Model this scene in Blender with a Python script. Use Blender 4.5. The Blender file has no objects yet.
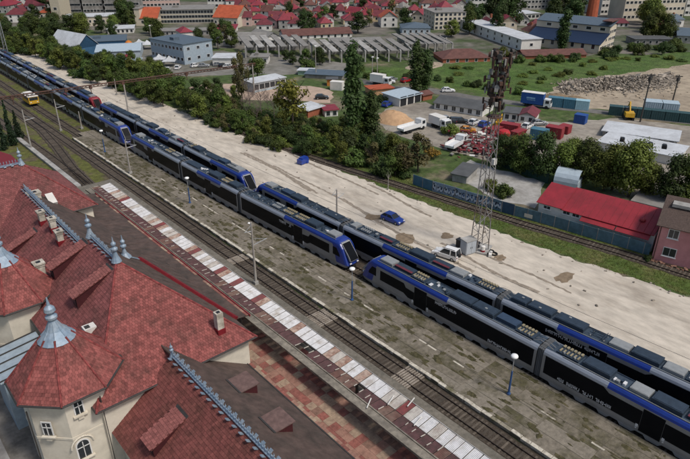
import bpy, bmesh, math, random
from mathutils import Vector, Matrix
R = math.radians
rnd = random.Random(7)
scene = bpy.context.scene
col = scene.collection

# ------------------------------------------------------------------ camera
CAM_H, FPX, PITCH, YAW = 47.0, 600.0, R(26.9), R(41.25)
cd = bpy.data.cameras.new('camera'); cam = bpy.data.objects.new('camera', cd); col.objects.link(cam)
cd.sensor_width = 36.0; cd.lens = FPX / 690.0 * 36.0; cd.clip_end = 6000.0; cd.clip_start = 0.5
cam.location = (0, 0, CAM_H); cam.rotation_euler = (R(90) - PITCH, 0, -YAW)
scene.camera = cam
# ------------------------------------------------------------------ sky, sun, exposure
SUN_EL, SUN_DIR = R(55), Vector((0.22, -0.97, 0)).normalized()     # direction towards the sun on the ground
w = bpy.data.worlds.new('World'); scene.world = w; w.use_nodes = True
nt = w.node_tree; sky = nt.nodes.new('ShaderNodeTexSky'); sky.sky_type = 'NISHITA'; sky.sun_disc = False
sky.sun_elevation = SUN_EL; sky.sun_rotation = math.atan2(SUN_DIR.x, SUN_DIR.y); sky.air_density = 1.2; sky.dust_density = 3.0
bg = nt.nodes['Background']; nt.links.new(sky.outputs[0], bg.inputs[0]); bg.inputs[1].default_value = 0.10
sl = bpy.data.lights.new('sun', 'SUN'); sun = bpy.data.objects.new('sun', sl); col.objects.link(sun)
sl.energy = 2.3; sl.angle = R(9); sl.color = (1.0, 0.95, 0.88)
sd = Vector((SUN_DIR.x * math.cos(SUN_EL), SUN_DIR.y * math.cos(SUN_EL), math.sin(SUN_EL)))
sun.rotation_euler = sd.to_track_quat('Z', 'Y').to_euler(); sun.location = (60, -40, 120)
vs = scene.view_settings; vs.view_transform = 'Standard'; vs.look = 'None'; vs.gamma = 1.0; vs.exposure = 0.15; vs.use_curve_mapping = False

# ------------------------------------------------------------------ survey: ground position of a point seen in the photograph
FW = Vector((math.sin(YAW) * math.cos(PITCH), math.cos(YAW) * math.cos(PITCH), -math.sin(PITCH)))
RT = Vector((math.cos(YAW), -math.sin(YAW), 0)); UP = RT.cross(FW)
EYE = Vector((0, 0, CAM_H))
def spot(px, py, z=0.0):
    r = FW * FPX + RT * (px - 345) - UP * (py - 229.5)
    return EYE + r * ((z - CAM_H) / r.z)
def proj(p):
    d = Vector(p) - EYE; q = d.dot(FW)
    return 345 + FPX * d.dot(RT) / q, 229.5 - FPX * d.dot(UP) / q
def mpp(p): return (Vector(p) - EYE).dot(FW) / FPX            # metres for one photograph pixel at that place
def v2(p): return Vector((p[0], p[1], 0))

# ------------------------------------------------------------------ materials
MATS = {}
def mat(name, c, rough=0.75, metal=0.0, var=0.25, scale=1.5, bump=0.0, bscale=12.0, c2=None, mixs=0.35, thr=None, attr=None, spec=0.3, detail=6, coat=0.0, stretch=None):
    """procedural surface: base colour c, broken by noise towards c2 (dirt, moss, wear), value variation var, bump"""
    if name in MATS: return MATS[name]
    m = bpy.data.materials.new(name); m.use_nodes = True; n = m.node_tree.nodes; L = m.node_tree.links
    b = n['Principled BSDF']; b.inputs['Roughness'].default_value = rough; b.inputs['Metallic'].default_value = metal
    b.inputs['Specular IOR Level'].default_value = spec; b.inputs['Coat Weight'].default_value = coat
    geo = n.new('ShaderNodeNewGeometry'); pos = geo.outputs['Position']
    if stretch:
        mp = n.new('ShaderNodeMapping'); mp.inputs['Scale'].default_value = stretch; L.new(pos, mp.inputs[0]); pos = mp.outputs[0]
    ns = n.new('ShaderNodeTexNoise'); ns.inputs['Scale'].default_value = scale; ns.inputs['Detail'].default_value = detail; ns.inputs['Roughness'].default_value = 0.62
    L.new(pos, ns.inputs['Vector'])
    rgb = n.new('ShaderNodeRGB'); rgb.outputs[0].default_value = (*c, 1); cur = rgb.outputs[0]
    if c2 is not None:
        n2 = n.new('ShaderNodeTexNoise'); n2.inputs['Scale'].default_value = mixs; n2.inputs['Detail'].default_value = 8; n2.inputs['Roughness'].default_value = 0.68
        L.new(pos, n2.inputs['Vector'])
        rp = n.new('ShaderNodeValToRGB'); t0, t1 = thr or (0.42, 0.62)
        rp.color_ramp.elements[0].position = t0; rp.color_ramp.elements[1].position = t1; L.new(n2.outputs['Fac'], rp.inputs[0])
        mx = n.new('ShaderNodeMix'); mx.data_type = 'RGBA'; L.new(rp.outputs[0], mx.inputs['Factor']); L.new(cur, mx.inputs['A']); mx.inputs['B'].default_value = (*c2, 1)
        cur = mx.outputs['Result']
    hs = n.new('ShaderNodeHueSaturation'); L.new(cur, hs.inputs['Color'])
    mr = n.new('ShaderNodeMapRange'); mr.inputs['From Min'].default_value = 0.3; mr.inputs['From Max'].default_value = 0.7
    mr.inputs['To Min'].default_value = 1 - var; mr.inputs['To Max'].default_value = 1 + var; L.new(ns.outputs['Fac'], mr.inputs['Value'])
    val = mr.outputs[0]
    if attr:
        at = n.new('ShaderNodeAttribute'); at.attribute_name = 'rv'
        m2 = n.new('ShaderNodeMapRange'); m2.inputs['To Min'].default_value = 1 - attr; m2.inputs['To Max'].default_value = 1 + attr; L.new(at.outputs['Fac'], m2.inputs['Value'])
        mu = n.new('ShaderNodeMath'); mu.operation = 'MULTIPLY'; L.new(val, mu.inputs[0]); L.new(m2.outputs[0], mu.inputs[1]); val = mu.outputs[0]
    L.new(val, hs.inputs['Value']); L.new(hs.outputs[0], b.inputs['Base Color'])
    if bump:
        n3 = n.new('ShaderNodeTexNoise'); n3.inputs['Scale'].default_value = bscale; n3.inputs['Detail'].default_value = 4; L.new(pos, n3.inputs['Vector'])
        bp = n.new('ShaderNodeBump'); bp.inputs['Strength'].default_value = bump; bp.inputs['Distance'].default_value = 0.1; L.new(n3.outputs['Fac'], bp.inputs['Height']); L.new(bp.outputs[0], b.inputs['Normal'])
    MATS[name] = m; return m
def leafmat(name, c, var=0.45):
    """foliage: colour differs from clump to clump (attribute rv) and between trees; light passes through the leaves"""
    m = bpy.data.materials.new(name); m.use_nodes = True; n = m.node_tree.nodes; L = m.node_tree.links
    b = n['Principled BSDF']; b.inputs['Roughness'].default_value = 0.6; b.inputs['Specular IOR Level'].default_value = 0.2
    at = n.new('ShaderNodeAttribute'); at.attribute_name = 'rv'; oi = n.new('ShaderNodeObjectInfo')
    mr = n.new('ShaderNodeMapRange'); mr.inputs['To Min'].default_value = 1 - var; mr.inputs['To Max'].default_value = 1 + var; L.new(at.outputs['Fac'], mr.inputs['Value'])
    m2 = n.new('ShaderNodeMapRange'); m2.inputs['To Min'].default_value = 0.7; m2.inputs['To Max'].default_value = 1.3; L.new(oi.outputs['Random'], m2.inputs['Value'])
    mu = n.new('ShaderNodeMath'); mu.operation = 'MULTIPLY'; L.new(mr.outputs[0], mu.inputs[0]); L.new(m2.outputs[0], mu.inputs[1])
    hs = n.new('ShaderNodeHueSaturation'); hs.inputs['Color'].default_value = (*c, 1); L.new(mu.outputs[0], hs.inputs['Value'])
    m3 = n.new('ShaderNodeMapRange'); m3.inputs['To Min'].default_value = 0.475; m3.inputs['To Max'].default_value = 0.52; L.new(oi.outputs['Random'], m3.inputs['Value']); L.new(m3.outputs[0], hs.inputs['Hue'])
    L.new(hs.outputs[0], b.inputs['Base Color'])
    tr = n.new('ShaderNodeBsdfTranslucent'); L.new(hs.outputs[0], tr.inputs['Color'])
    ms = n.new('ShaderNodeMixShader'); ms.inputs[0].default_value = 0.25; L.new(b.outputs[0], ms.inputs[1]); L.new(tr.outputs[0], ms.inputs[2])
    L.new(ms.outputs[0], n['Material Output'].inputs['Surface']); MATS[name] = m; return m

# ------------------------------------------------------------------ mesh builder and object helpers
ORG = {}
class MB:
    def __init__(s): s.v = []; s.f = []; s.m = []; s.rv = []
    def poly(s, pts, mi=0, rv=0.5):
        k = len(s.v); s.v += [tuple(p) for p in pts]; s.f.append(tuple(range(k, k + len(pts)))); s.m.append(mi); s.rv.append(rv)
    def raw(s, vs, fs, mi=0, rv=0.5):
        k = len(s.v); s.v += [tuple(p) for p in vs]
        for f in fs: s.f.append(tuple(i + k for i in f)); s.m.append(mi); s.rv.append(rv)
    def box(s, c, d, rz=0.0, mi=0, rv=0.5, M=None):
        hx, hy, hz = d[0] / 2, d[1] / 2, d[2] / 2; P = [(-hx, -hy, -hz), (hx, -hy, -hz), (hx, hy, -hz), (-hx, hy, -hz), (-hx, -hy, hz), (hx, -hy, hz), (hx, hy, hz), (-hx, hy, hz)]
        if M is None: M = Matrix.Rotation(rz, 3, 'Z')
        c = Vector(c); s.raw([M @ Vector(p) + c for p in P], [(0, 3, 2, 1), (4, 5, 6, 7), (0, 1, 5, 4), (1, 2, 6, 5), (2, 3, 7, 6), (3, 0, 4, 7)], mi, rv)
    def prism(s, pts, z0, z1, mi=0, top=None):
        n = len(pts); lo = [(p[0], p[1], z0) for p in pts]; hi = [(p[0], p[1], z1) for p in pts]
        ar = sum(pts[i][0] * pts[(i + 1) % n][1] - pts[(i + 1) % n][0] * pts[i][1] for i in range(n))
        if ar < 0: lo.reverse(); hi.reverse()
        s.raw(lo + hi, [tuple(range(n - 1, -1, -1))] + [(i, (i + 1) % n, n + (i + 1) % n, n + i) for i in range(n)], mi)
        s.poly(hi, mi if top is None else top)
    def slab(s, pts, t, mi=0, n=None, rv=0.5):
        """thick plate: polygon pts (counter-clockwise from its outer side) with thickness t behind"""
        P = [Vector(p) for p in pts]; N = n or (P[1] - P[0]).cross(P[2] - P[0]).normalized(); k = len(P)
        s.raw(P + [p - N * t for p in P], [tuple(range(k)), tuple(range(2 * k - 1, k - 1, -1))] + [(i, k + i, k + (i + 1) % k, (i + 1) % k) for i in range(k)], mi, rv)
    def tube(s, a, b, r0, r1=None, n=6, mi=0, cap=True):
        a, b = Vector(a), Vector(b); r1 = r0 if r1 is None else r1; d = (b - a)
        if d.length < 1e-6: return
        q = d.to_track_quat('Z', 'Y').to_matrix(); vs = []
        for p, r in ((a, r0), (b, r1)):
            for i in range(n): t = 2 * math.pi * i / n; vs.append(p + q @ Vector((math.cos(t) * r, math.sin(t) * r, 0)))
        fs = [(i, (i + 1) % n, n + (i + 1) % n, n + i) for i in range(n)]
        if cap: fs += [tuple(range(n - 1, -1, -1)), tuple(range(n, 2 * n))]
        s.raw(vs, fs, mi)
    def path(s, pts, r, n=5, mi=0):
        for a, b in zip(pts, pts[1:]): s.tube(a, b, r, r, n, mi)
    def lathe(s, c, prof, n=10, mi=0, ph=0.0):
        c = Vector(c); vs = []
        for r, z in prof:
            for i in range(n): t = 2 * math.pi * i / n + ph; vs.append(c + Vector((math.cos(t) * r, math.sin(t) * r, z)))
        fs = []
        for k in range(len(prof) - 1):
            for i in range(n): fs.append((k * n + i, k * n + (i + 1) % n, (k + 1) * n + (i + 1) % n, (k + 1) * n + i))
        fs += [tuple(range(n - 1, -1, -1)), tuple(range((len(prof) - 1) * n, len(prof) * n))]
        s.raw(vs, fs, mi)
    def mesh(s, name, mats, off=None, smooth=False, fix=False):
        me = bpy.data.meshes.new(name); vs = s.v
        if off is not None: vs = [(x - off[0], y - off[1], z - off[2]) for x, y, z in vs]
        me.from_pydata(vs, [], s.f)
        for m in (mats if isinstance(mats, (list, tuple)) else [mats]): me.materials.append(m)
        me.polygons.foreach_set('material_index', s.m)
        if any(r != 0.5 for r in s.rv):
            a = me.attributes.new('rv', 'FLOAT', 'FACE'); a.data.foreach_set('value', s.rv)
        if smooth: me.polygons.foreach_set('use_smooth', [True] * len(s.f))
        if fix:
            bm = bmesh.new(); bm.from_mesh(me); bmesh.ops.remove_doubles(bm, verts=bm.verts, dist=1e-4); bmesh.ops.recalc_face_normals(bm, faces=bm.faces); bm.to_mesh(me); bm.free()
        me.update(); return me
    def build(s, name, mats, parent=None, smooth=False, fix=False, local=False):
        """link as one object; points are world coordinates unless local"""
        off = None if (local or parent is None) else ORG.get(parent.name, (0, 0, 0))
        return put(name, s.mesh(name, mats, off, smooth, fix), parent, org=off)
def put(name, me, parent=None, loc=(0, 0, 0), rz=0.0, scale=None, org=None):
    o = bpy.data.objects.new(name, me); col.objects.link(o); o.location = loc; o.rotation_euler = (0, 0, rz)
    if scale: o.scale = scale
    if parent is not None: o.parent = parent
    if org is not None: ORG[o.name] = org
    return o
def tag(o, label=None, cat=None, group=None, kind=None):
    if label: o['label'] = label
    if cat: o['category'] = cat
    if group: o['group'] = group
    if kind: o['kind'] = kind
    return o
def thing(name, loc, label=None, cat=None, group=None, rz=0.0):
    e = bpy.data.objects.new(name, None); col.objects.link(e); e.location = loc; e.rotation_euler = (0, 0, rz); e.empty_display_size = 0.5
    ORG[e.name] = tuple(loc); return tag(e, label, cat, group)
def copy_tree(o, parent=None):
    c = o.copy(); col.objects.link(c)
    if parent: c.parent = parent
    for ch in list(o.children): copy_tree(ch, c)
    return c
def solo(mb, name, mats, base, label, cat, group=None, **k):
    """a thing that is one mesh, its origin at base"""
    me = mb.mesh(name, mats, base, **k); o = put(name, me, loc=base); ORG[o.name] = tuple(base); return tag(o, label, cat, group)
ORD = ['first', 'second', 'third', 'fourth', 'fifth', 'sixth', 'seventh', 'eighth', 'ninth', 'tenth', 'eleventh', 'twelfth', 'thirteenth', 'fourteenth', 'fifteenth', 'sixteenth', 'seventeenth', 'eighteenth', 'nineteenth', 'twentieth']
def ordn(i):
    if i < 20: return ORD[i]
    t = ['twenty', 'thirty', 'forty', 'fifty', 'sixty', 'seventy', 'eighty', 'ninety'][(i + 1) // 10 - 2]; u = (i + 1) % 10
    return (t[:-1] + 'ieth') if u == 0 else t + '-' + ORD[u - 1]
def number(objs, fmt, one=None, start='left'):
    """labels that count from the left of the view"""
    L = sorted(objs, key=lambda o: proj(o.location)[0])
    for i, o in enumerate(L): o['label'] = fmt.format(n='leftmost' if i == 0 else ('rightmost' if i == len(L) - 1 and i > 1 else ordn(i) + ' from left'))
def ragged(pts, step=1.5, amp=0.5, seed=1):
    """outline with uneven edges"""
    r = random.Random(seed); out = []; n = len(pts)
    for i in range(n):
        a, b = Vector(pts[i][:2]), Vector(pts[(i + 1) % n][:2]); k = max(1, int((b - a).length / step)); d = (b - a).normalized() if (b - a).length else Vector((1, 0)); nn = Vector((-d.y, d.x))
        for j in range(k): out.append(a + (b - a) * (j / k) + nn * r.uniform(-amp, amp))
    return out
def sheet(name, pts, z, m, kind='structure', amp=0.0, step=2.0, seed=1):
    P = ragged(pts, step, amp, seed) if amp else [Vector(p[:2]) for p in pts]
    n = len(P); ar = sum(P[i].x * P[(i + 1) % n].y - P[(i + 1) % n].x * P[i].y for i in range(n))
    if ar < 0: P.reverse()
    mb = MB(); mb.poly([(p.x, p.y, z) for p in P]); o = mb.build(name, m)
    bm = bmesh.new(); bm.from_mesh(o.data); bmesh.ops.triangulate(bm, faces=bm.faces); bm.to_mesh(o.data); bm.free()
    return tag(o, kind=kind)
def inside(p, poly):
    x, y = p[0], p[1]; c = False; n = len(poly)
    for i in range(n):
        x0, y0 = poly[i][0], poly[i][1]; x1, y1 = poly[(i + 1) % n][0], poly[(i + 1) % n][1]
        if (y0 > y) != (y1 > y) and x < (x1 - x0) * (y - y0) / (y1 - y0) + x0: c = not c
    return c
def lerp_table(t, y):
    for (a, x0), (b, x1) in zip(t, t[1:]):
        if a <= y <= b: return x0 + (x1 - x0) * (y - a) / (b - a)
    return t[0][1] if y < t[0][0] else t[-1][1]
# ================================================================== materials used all over
M_ground = mat('grass_ground', (0.055, 0.085, 0.022), 0.95, c2=(0.17, 0.14, 0.095), mixs=0.05, thr=(0.5, 0.62), var=0.45, scale=0.6, bump=0.6, bscale=3)
M_grass = mat('verge_grass', (0.065, 0.098, 0.02), 0.95, c2=(0.13, 0.12, 0.045), mixs=0.16, thr=(0.45, 0.65), var=0.45, scale=1.2, bump=0.8, bscale=6)
M_yardgrass = mat('yard_grass', (0.095, 0.10, 0.025), 0.95, c2=(0.10, 0.08, 0.05), mixs=0.22, thr=(0.47, 0.6), var=0.4, scale=0.8, bump=0.7, bscale=5)
M_lot = mat('lot_dirt', (0.50, 0.445, 0.37), 0.95, c2=(0.32, 0.275, 0.22), mixs=0.10, thr=(0.5, 0.72), var=0.22, scale=0.5, bump=0.5, bscale=4, stretch=(1.6, 0.55, 1))
M_tyre = mat('tyre_track_dirt', (0.25, 0.21, 0.165), 0.95, var=0.35, scale=1.5)
M_plat = mat('platform_concrete', (0.175, 0.152, 0.118), 0.92, c2=(0.085, 0.075, 0.045), mixs=0.32, thr=(0.47, 0.66), var=0.35, scale=1.8, bump=0.4, bscale=8)
M_plat1 = mat('edge_concrete', (0.165, 0.148, 0.12), 0.92, c2=(0.12, 0.11, 0.09), mixs=0.6, var=0.25, scale=2.5, bump=0.2)
M_moss = mat('moss', (0.05, 0.046, 0.02), 0.97, c2=(0.10, 0.085, 0.045), mixs=1.2, var=0.45, scale=2.5, bump=0.7, bscale=9)
M_ballast = mat('ballast', (0.062, 0.048, 0.036), 0.97, c2=(0.10, 0.082, 0.062), mixs=0.7, thr=(0.5, 0.68), var=0.5, scale=7, bump=1.0, bscale=14)
M_sleeper = mat('sleeper_concrete', (0.13, 0.11, 0.09), 0.9, var=0.3, scale=3)
M_rail = mat('rail_steel', (0.055, 0.04, 0.032), 0.55, 0.4, var=0.3, scale=3, spec=0.4)
M_kerb = mat('kerb_white', (0.50, 0.46, 0.38), 0.85, c2=(0.22, 0.19, 0.15), mixs=0.8, thr=(0.5, 0.66), var=0.25, scale=3)
M_asph = mat('asphalt', (0.115, 0.11, 0.105), 0.92, var=0.2, scale=0.4, c2=(0.16, 0.15, 0.135), mixs=0.1)
M_yard = mat('yard_paving', (0.30, 0.27, 0.225), 0.93, c2=(0.20, 0.175, 0.145), mixs=0.09, var=0.25, scale=0.5)
M_sand = mat('sandy_ground', (0.34, 0.28, 0.205), 0.95, c2=(0.23, 0.185, 0.135), mixs=0.06, thr=(0.45, 0.65), var=0.25, scale=0.4, bump=0.5, bscale=2)
M_field = mat('field_grass', (0.055, 0.10, 0.018), 0.95, c2=(0.08, 0.115, 0.03), mixs=0.07, var=0.4, scale=0.3, bump=0.9, bscale=1.5)
M_white = mat('white_plaster', (0.62, 0.60, 0.56), 0.85, var=0.12, scale=0.5)
M_cream = mat('cream_plaster', (0.60, 0.53, 0.42), 0.85, c2=(0.48, 0.42, 0.33), mixs=0.25, var=0.12, scale=0.5)
M_grey = mat('grey_concrete', (0.26, 0.25, 0.235), 0.9, c2=(0.17, 0.16, 0.15), mixs=0.3, var=0.2, scale=0.7)
M_lgrey = mat('pale_concrete', (0.36, 0.35, 0.33), 0.9, c2=(0.24, 0.23, 0.21), mixs=0.3, var=0.2, scale=0.7)
M_dark = mat('dark_paint', (0.02, 0.021, 0.024), 0.5, var=0.2)
M_glass = mat('window_glass', (0.025, 0.03, 0.035), 0.12, var=0.2, spec=0.6)
M_frame = mat('window_frame_white', (0.65, 0.64, 0.62), 0.6, var=0.08)
M_rust = mat('rusty_steel', (0.11, 0.055, 0.038), 0.85, c2=(0.07, 0.045, 0.04), mixs=1.0, var=0.3, scale=2)
M_pole = mat('pole_concrete', (0.36, 0.34, 0.31), 0.85, c2=(0.25, 0.22, 0.19), mixs=0.5, var=0.15, scale=1)
M_steel = mat('galvanised_steel', (0.36, 0.37, 0.38), 0.5, 0.5, var=0.2, scale=2)
M_bluepaint = mat('blue_lamp_paint', (0.03, 0.08, 0.21), 0.45, var=0.15, scale=3)
M_lampwhite = mat('lamp_globe', (0.8, 0.8, 0.78), 0.3, var=0.03)
M_zinc = mat('blue_grey_zinc', (0.20, 0.27, 0.345), 0.5, 0.15, c2=(0.28, 0.33, 0.38), mixs=0.8, var=0.2, scale=3, spec=0.5)

# ================================================================== ground and the railway formation
tag(sheet('ground', [(-900, -500), (2600, -500), (2600, 2600), (-900, 2600)], 0.0, M_ground), kind='structure')
def pxpoly(L): return [spot(*q) for q in L]

# near side of each train row, as x against y
ROW1 = [(-20, 52.7), (0, 52.6), (30, 52.2), (55, 51.7), (75, 50.7), (100, 50.0), (140, 49.8), (250, 50.4), (340, 51)]
ROW2 = [(-20, 59.4), (0, 59.0), (20, 57.9), (35, 57.1), (60, 55.8), (90, 55.2), (170, 54.8), (250, 54.8), (340, 55)]
def row1(y): return lerp_table(ROW1, y)
def row2(y): return lerp_table(ROW2, y)

sheet('yard_grass', [(24, 100), (62, 100), (62, 360), (20, 360)], 0.004, M_yardgrass, amp=0.4)
# long dirt lot behind the trains
far_edge = [(70, 330), (72.5, 240), (74.5, 170), (75.4, 138), (75.9, 126), (78.2, 105), (79.8, 67), (81.0, 40), (84.0, 21), (87, -10)]
lot_o = sheet('dirt_lot', [(row2(y) + 1.0, y) for y in (-15, 10, 30, 60, 90, 130, 170, 196)] + [(59.5, 215), (61, 262), (62, 330)] + far_edge, 0.008, M_lot, amp=0.45, step=1.2, seed=4)
r_ = random.Random(21)
for k in range(8):      # ruts left by lorries
    x0 = r_.uniform(66, 78); y0 = r_.uniform(20, 90); L_ = r_.uniform(18, 45); sl_ = -0.06 + r_.uniform(-0.03, 0.03); wv = r_.uniform(0.18, 0.4)
    a_ = [(x0 + sl_ * -t * L_ + 0.4 * math.sin(t * 5 + k), y0 + t * L_) for t in [i / 14 for i in range(15)]]
    sheet('tyre_track', [(x - wv, y) for x, y in a_] + [(x + wv, y) for x, y in reversed(a_)], 0.012 + 0.0012 * k, M_tyre, amp=0.16, step=0.6, seed=k + 50)
# grass verge between the lot and the fence
B_CURVE = [(-10, 93.5), (10, 91.6), (24, 89.9), (34, 88.8), (51, 85.9), (70, 83.4), (92, 80.1), (105, 78.9), (128, 77.4), (150, 77.0)]
FENCE = [(24, 93.0), (31.6, 91.9), (38.6, 90.6), (51, 89.5), (66, 85.9), (75, 84.9)]
sheet('grass_verge', [(x + 0.35, y) for y, x in [(-10, 87), (21, 84.0), (40, 81.0), (67, 79.8), (105, 78.2), (126, 75.9), (150, 75)]] + [(84, 150), (86, 110), (87, 76), (90.5, 52), (93, 32), (98, 10), (98, -10)], 0.016, M_grass, amp=0.3, step=1.0, seed=9)
# base layers under the trains
sheet('trackbed', [(row1(y) - 0.6, y) for y in range(-20, 345, 15)] + [(row2(y) + 3.6, y) for y in range(340, -25, -15)], 0.020, M_ballast, amp=0.2)

def rails(name, path, z=0.0, bed=True, sleep=True, dens=0.6, label=None, width=1.55):
    """a track: ballast strip, two rails and sleepers along a plan path"""
    t = thing(name, (path[0][0], path[0][1], 0), label, 'track')
    P = [Vector((x, y, 0)) for x, y in path]
    def side(i, d):
        a = P[max(0, i - 1)]; b = P[min(len(P) - 1, i + 1)]; q = (b - a).normalized(); return P[i] + Vector((q.y, -q.x, 0)) * d
    if bed:
        mb = MB(); rr = random.Random(5); pr = None
        dense = []
        for a, b in zip(P, P[1:]):
            k = max(1, int((b - a).length / 1.5)); dense += [a + (b - a) * (i / k) for i in range(k)]
        dense.append(P[-1])
        for i, p in enumerate(dense):
            q = (dense[min(i + 1, len(dense) - 1)] - dense[max(i - 1, 0)]).normalized(); n = Vector((q.y, -q.x, 0))
            e = [p - n * (width + rr.uniform(-.15, .25)), p - n * 1.25, p, p + n * 1.25, p + n * (width + rr.uniform(-.15, .25))]
            hz = [z + 0.024, z + 0.11 + rr.uniform(-.02, .02), z + 0.12 + rr.uniform(-.02, .02), z + 0.11 + rr.uniform(-.02, .02), z + 0.024]
            cur = [Vector((a.x, a.y, h)) for a, h in zip(e, hz)]
            if pr:
                for j in range(4): mb.poly([pr[j], pr[j + 1], cur[j + 1], cur[j]])
            pr = cur
        mb.build('ballast', M_ballast, t)
    for s in (-0.75, 0.75):
        mb = MB()
        for i in range(len(P) - 1):
            a, b = side(i, s), side(i + 1, s); d = (b - a).normalized(); n = Vector((d.y, -d.x, 0))
            for hw, z0, z1 in ((0.075, 0.10, 0.13), (0.012, 0.13, 0.24), (0.04, 0.24, 0.28)):
                mb.raw([a - n * hw + Vector((0, 0, z + z0)), a + n * hw + Vector((0, 0, z + z0)), b + n * hw + Vector((0, 0, z + z0)), b - n * hw + Vector((0, 0, z + z0)),
                        a - n * hw + Vector((0, 0, z + z1)), a + n * hw + Vector((0, 0, z + z1)), b + n * hw + Vector((0, 0, z + z1)), b - n * hw + Vector((0, 0, z + z1))],
                       [(0, 3, 2, 1), (4, 5, 6, 7), (0, 1, 5, 4), (1, 2, 6, 5), (2, 3, 7, 6), (3, 0, 4, 7)])
        mb.build('rail', M_rail, t)
    if sleep:
        mb = MB(); rr = random.Random(3)
        for a, b in zip(P, P[1:]):
            L = (b - a).length; k = int(L / dens); d = (b - a).normalized(); ang = math.atan2(d.y, d.x)
            for i in range(k):
                c = a + d * (i * dens + rr.uniform(-.03, .03)); mb.box((c.x, c.y, z + 0.085 + rr.uniform(-.012, .012)), (0.24, 2.5, 0.1), ang + rr.uniform(-.02, .02), 0, rr.random())
        tag(mb.build('sleepers', mat('sleeper_tint', (0.092, 0.075, 0.058), 0.9, var=0.3, scale=3, attr=0.35), t), kind='stuff')
    return t
rails('railway_track', [(41.3, -5), (41.3, 60), (41.3, 120), (41.3, 340)], label='rusty main line track beside the red and white canopy platform')
rails('railway_track', [(35.2, 118), (35.9, 130), (38.2, 148), (39.6, 163), (39.6, 200), (38.5, 340)], width=1.3, label='curving siding that branches off near the end of the canopy')
rails('railway_track', [(34.6, 118), (34.6, 140), (33.6, 180), (32, 340)], width=1.3, label='leftmost siding track in the grass beside the narrow far platform')
rails('railway_track', [(45.5, 150), (45.4, 185), (45.8, 240), (46, 340)], dens=0.65, width=1.3, label='siding track in the grass carrying the yellow rail vehicle')
rails('railway_track', [(x, y) for y, x in B_CURVE], dens=0.65, width=1.4, label='single grown-over track running along the blue fence')
for nm, fn in (('near', row1), ('far', row2)):
    rails('railway_track', [(fn(y) + 1.42, y) for y in [-18] + list(range(-5, 336, 10))], bed=False, sleep=(nm == 'near'), label='track under the %s row of blue and silver trains' % ('nearer' if nm == 'near' else 'farther'))

# ---------------------------------------------------------------- platforms
PZ = 0.5
p2 = [(42.95, y) for y in range(-10, 151, 10)]; p2r = [(row1(y) - 0.22, y) for y in range(150, -11, -10)]
mb = MB(); mb.prism(p2 + p2r, 0.0, PZ - 0.02); plat2 = tag(mb.build('island_platform', M_plat), kind='structure')
# surface slabs of the island platform: big poured panels with gaps, moss between
mb_slabs = {}
r_ = random.Random(31)
slab_mats = [M_plat, mat('platform_concrete_pale', (0.20, 0.175, 0.138), 0.92, c2=(0.10, 0.088, 0.055), mixs=0.4, thr=(0.5, 0.66), var=0.3, scale=2, bump=0.4, bscale=8), mat('platform_concrete_dull', (0.15, 0.13, 0.098), 0.94, c2=(0.075, 0.068, 0.036), mixs=0.45, thr=(0.4, 0.6), var=0.35, scale=2, bump=0.5, bscale=8)]
def piece_mesh(name, sx, sy, sz, m):
    mb = MB(); mb.box((0, 0, -sz / 2), (sx, sy, sz)); return mb.mesh(name, m)
SLAB2 = [piece_mesh('paving_panel', 1.0, 1.0, 0.06, m) for m in slab_mats]
y = 8.0
while y < 150:
    Ly = r_.uniform(3.6, 6.5); x = 43.42; xr = min(row1(y), row1(y + Ly)) - 0.3
    while x < xr - 0.4:
        wx = min(r_.choice([1.2, 1.9, 1.9]), xr - x)
        if r_.random() < 0.86:
            put('paving_panel', r_.choices(SLAB2, [4, 2, 2])[0], plat2, (x + wx / 2, y + Ly / 2, PZ + 0.012 + r_.uniform(-0.012, 0.012)), r_.uniform(-.006, .006), (wx - 0.05, Ly - 0.05, 1))
        x += wx
    y += Ly
# kerb stones along the island platform, each its own piece
kerb_me = [piece_mesh('kerb_stone', 0.46, 1.0, 0.3, m) for m in (M_kerb, mat('kerb_dirty', (0.27, 0.24, 0.19), 0.9, c2=(0.12, 0.11, 0.06), mixs=0.9, var=0.3, scale=3))]
y = 8.0
while y < 150:
    Ly = r_.uniform(1.0, 1.35)
    put('kerb_stone', kerb_me[0] if r_.random() < 0.84 else kerb_me[1], plat2, (43.17 + r_.uniform(-.03, .03), y + Ly / 2, PZ + 0.03 + r_.uniform(-.02, .02)), r_.uniform(-.02, .02), (1, Ly - 0.06, 1)); y += Ly
# broken white safety line
y = 8.0; line_me = piece_mesh('line_block', 0.22, 1.0, 0.05, M_kerb)
while y < 110:
    Ly = r_.uniform(0.8, 2.2)
    if r_.random() < 0.55: put('line_block', line_me, plat2, (47.25 + (0.6 if y < 25 else 0) + r_.uniform(-.04, .04), y + Ly / 2, PZ + 0.035), r_.uniform(-.02, .02), (1, Ly, 1))
    y += Ly + r_.uniform(0.05, 0.6)
# moss and weeds: low mats with depth
r_ = random.Random(77)
def moss_patch(cx, cy, rx, ry, z, name='moss', mt=None, h=0.05, parent=None, seed=0):
    rr = random.Random(seed); mb = MB(); n = 16; ring = []
    for i in range(n):
        t = 2 * math.pi * i / n; k = rr.uniform(0.6, 1.15); ring.append((cx + math.cos(t) * rx * k, cy + math.sin(t) * ry * k))
    top = [(cx + (x - cx) * 0.7, cy + (y - cy) * 0.7, z + h * rr.uniform(0.5, 1.2)) for x, y in ring]
    for i in range(n):
        j = (i + 1) % n; mb.poly([(ring[i][0], ring[i][1], z), (ring[j][0], ring[j][1], z), top[j], top[i]]); mb.poly([top[i], top[j], (cx, cy, z + h)])
    return mb
mb = MB()
for i in range(420):
    y = r_.uniform(10, 146); x = r_.uniform(43.6, row1(y) - 0.7); rx, ry = r_.uniform(0.08, 0.5), r_.uniform(0.15, 1.3)
    p = moss_patch(x, y, rx, ry, PZ + 0.004, h=0.045, seed=i); mb.raw(p.v, p.f)
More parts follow.
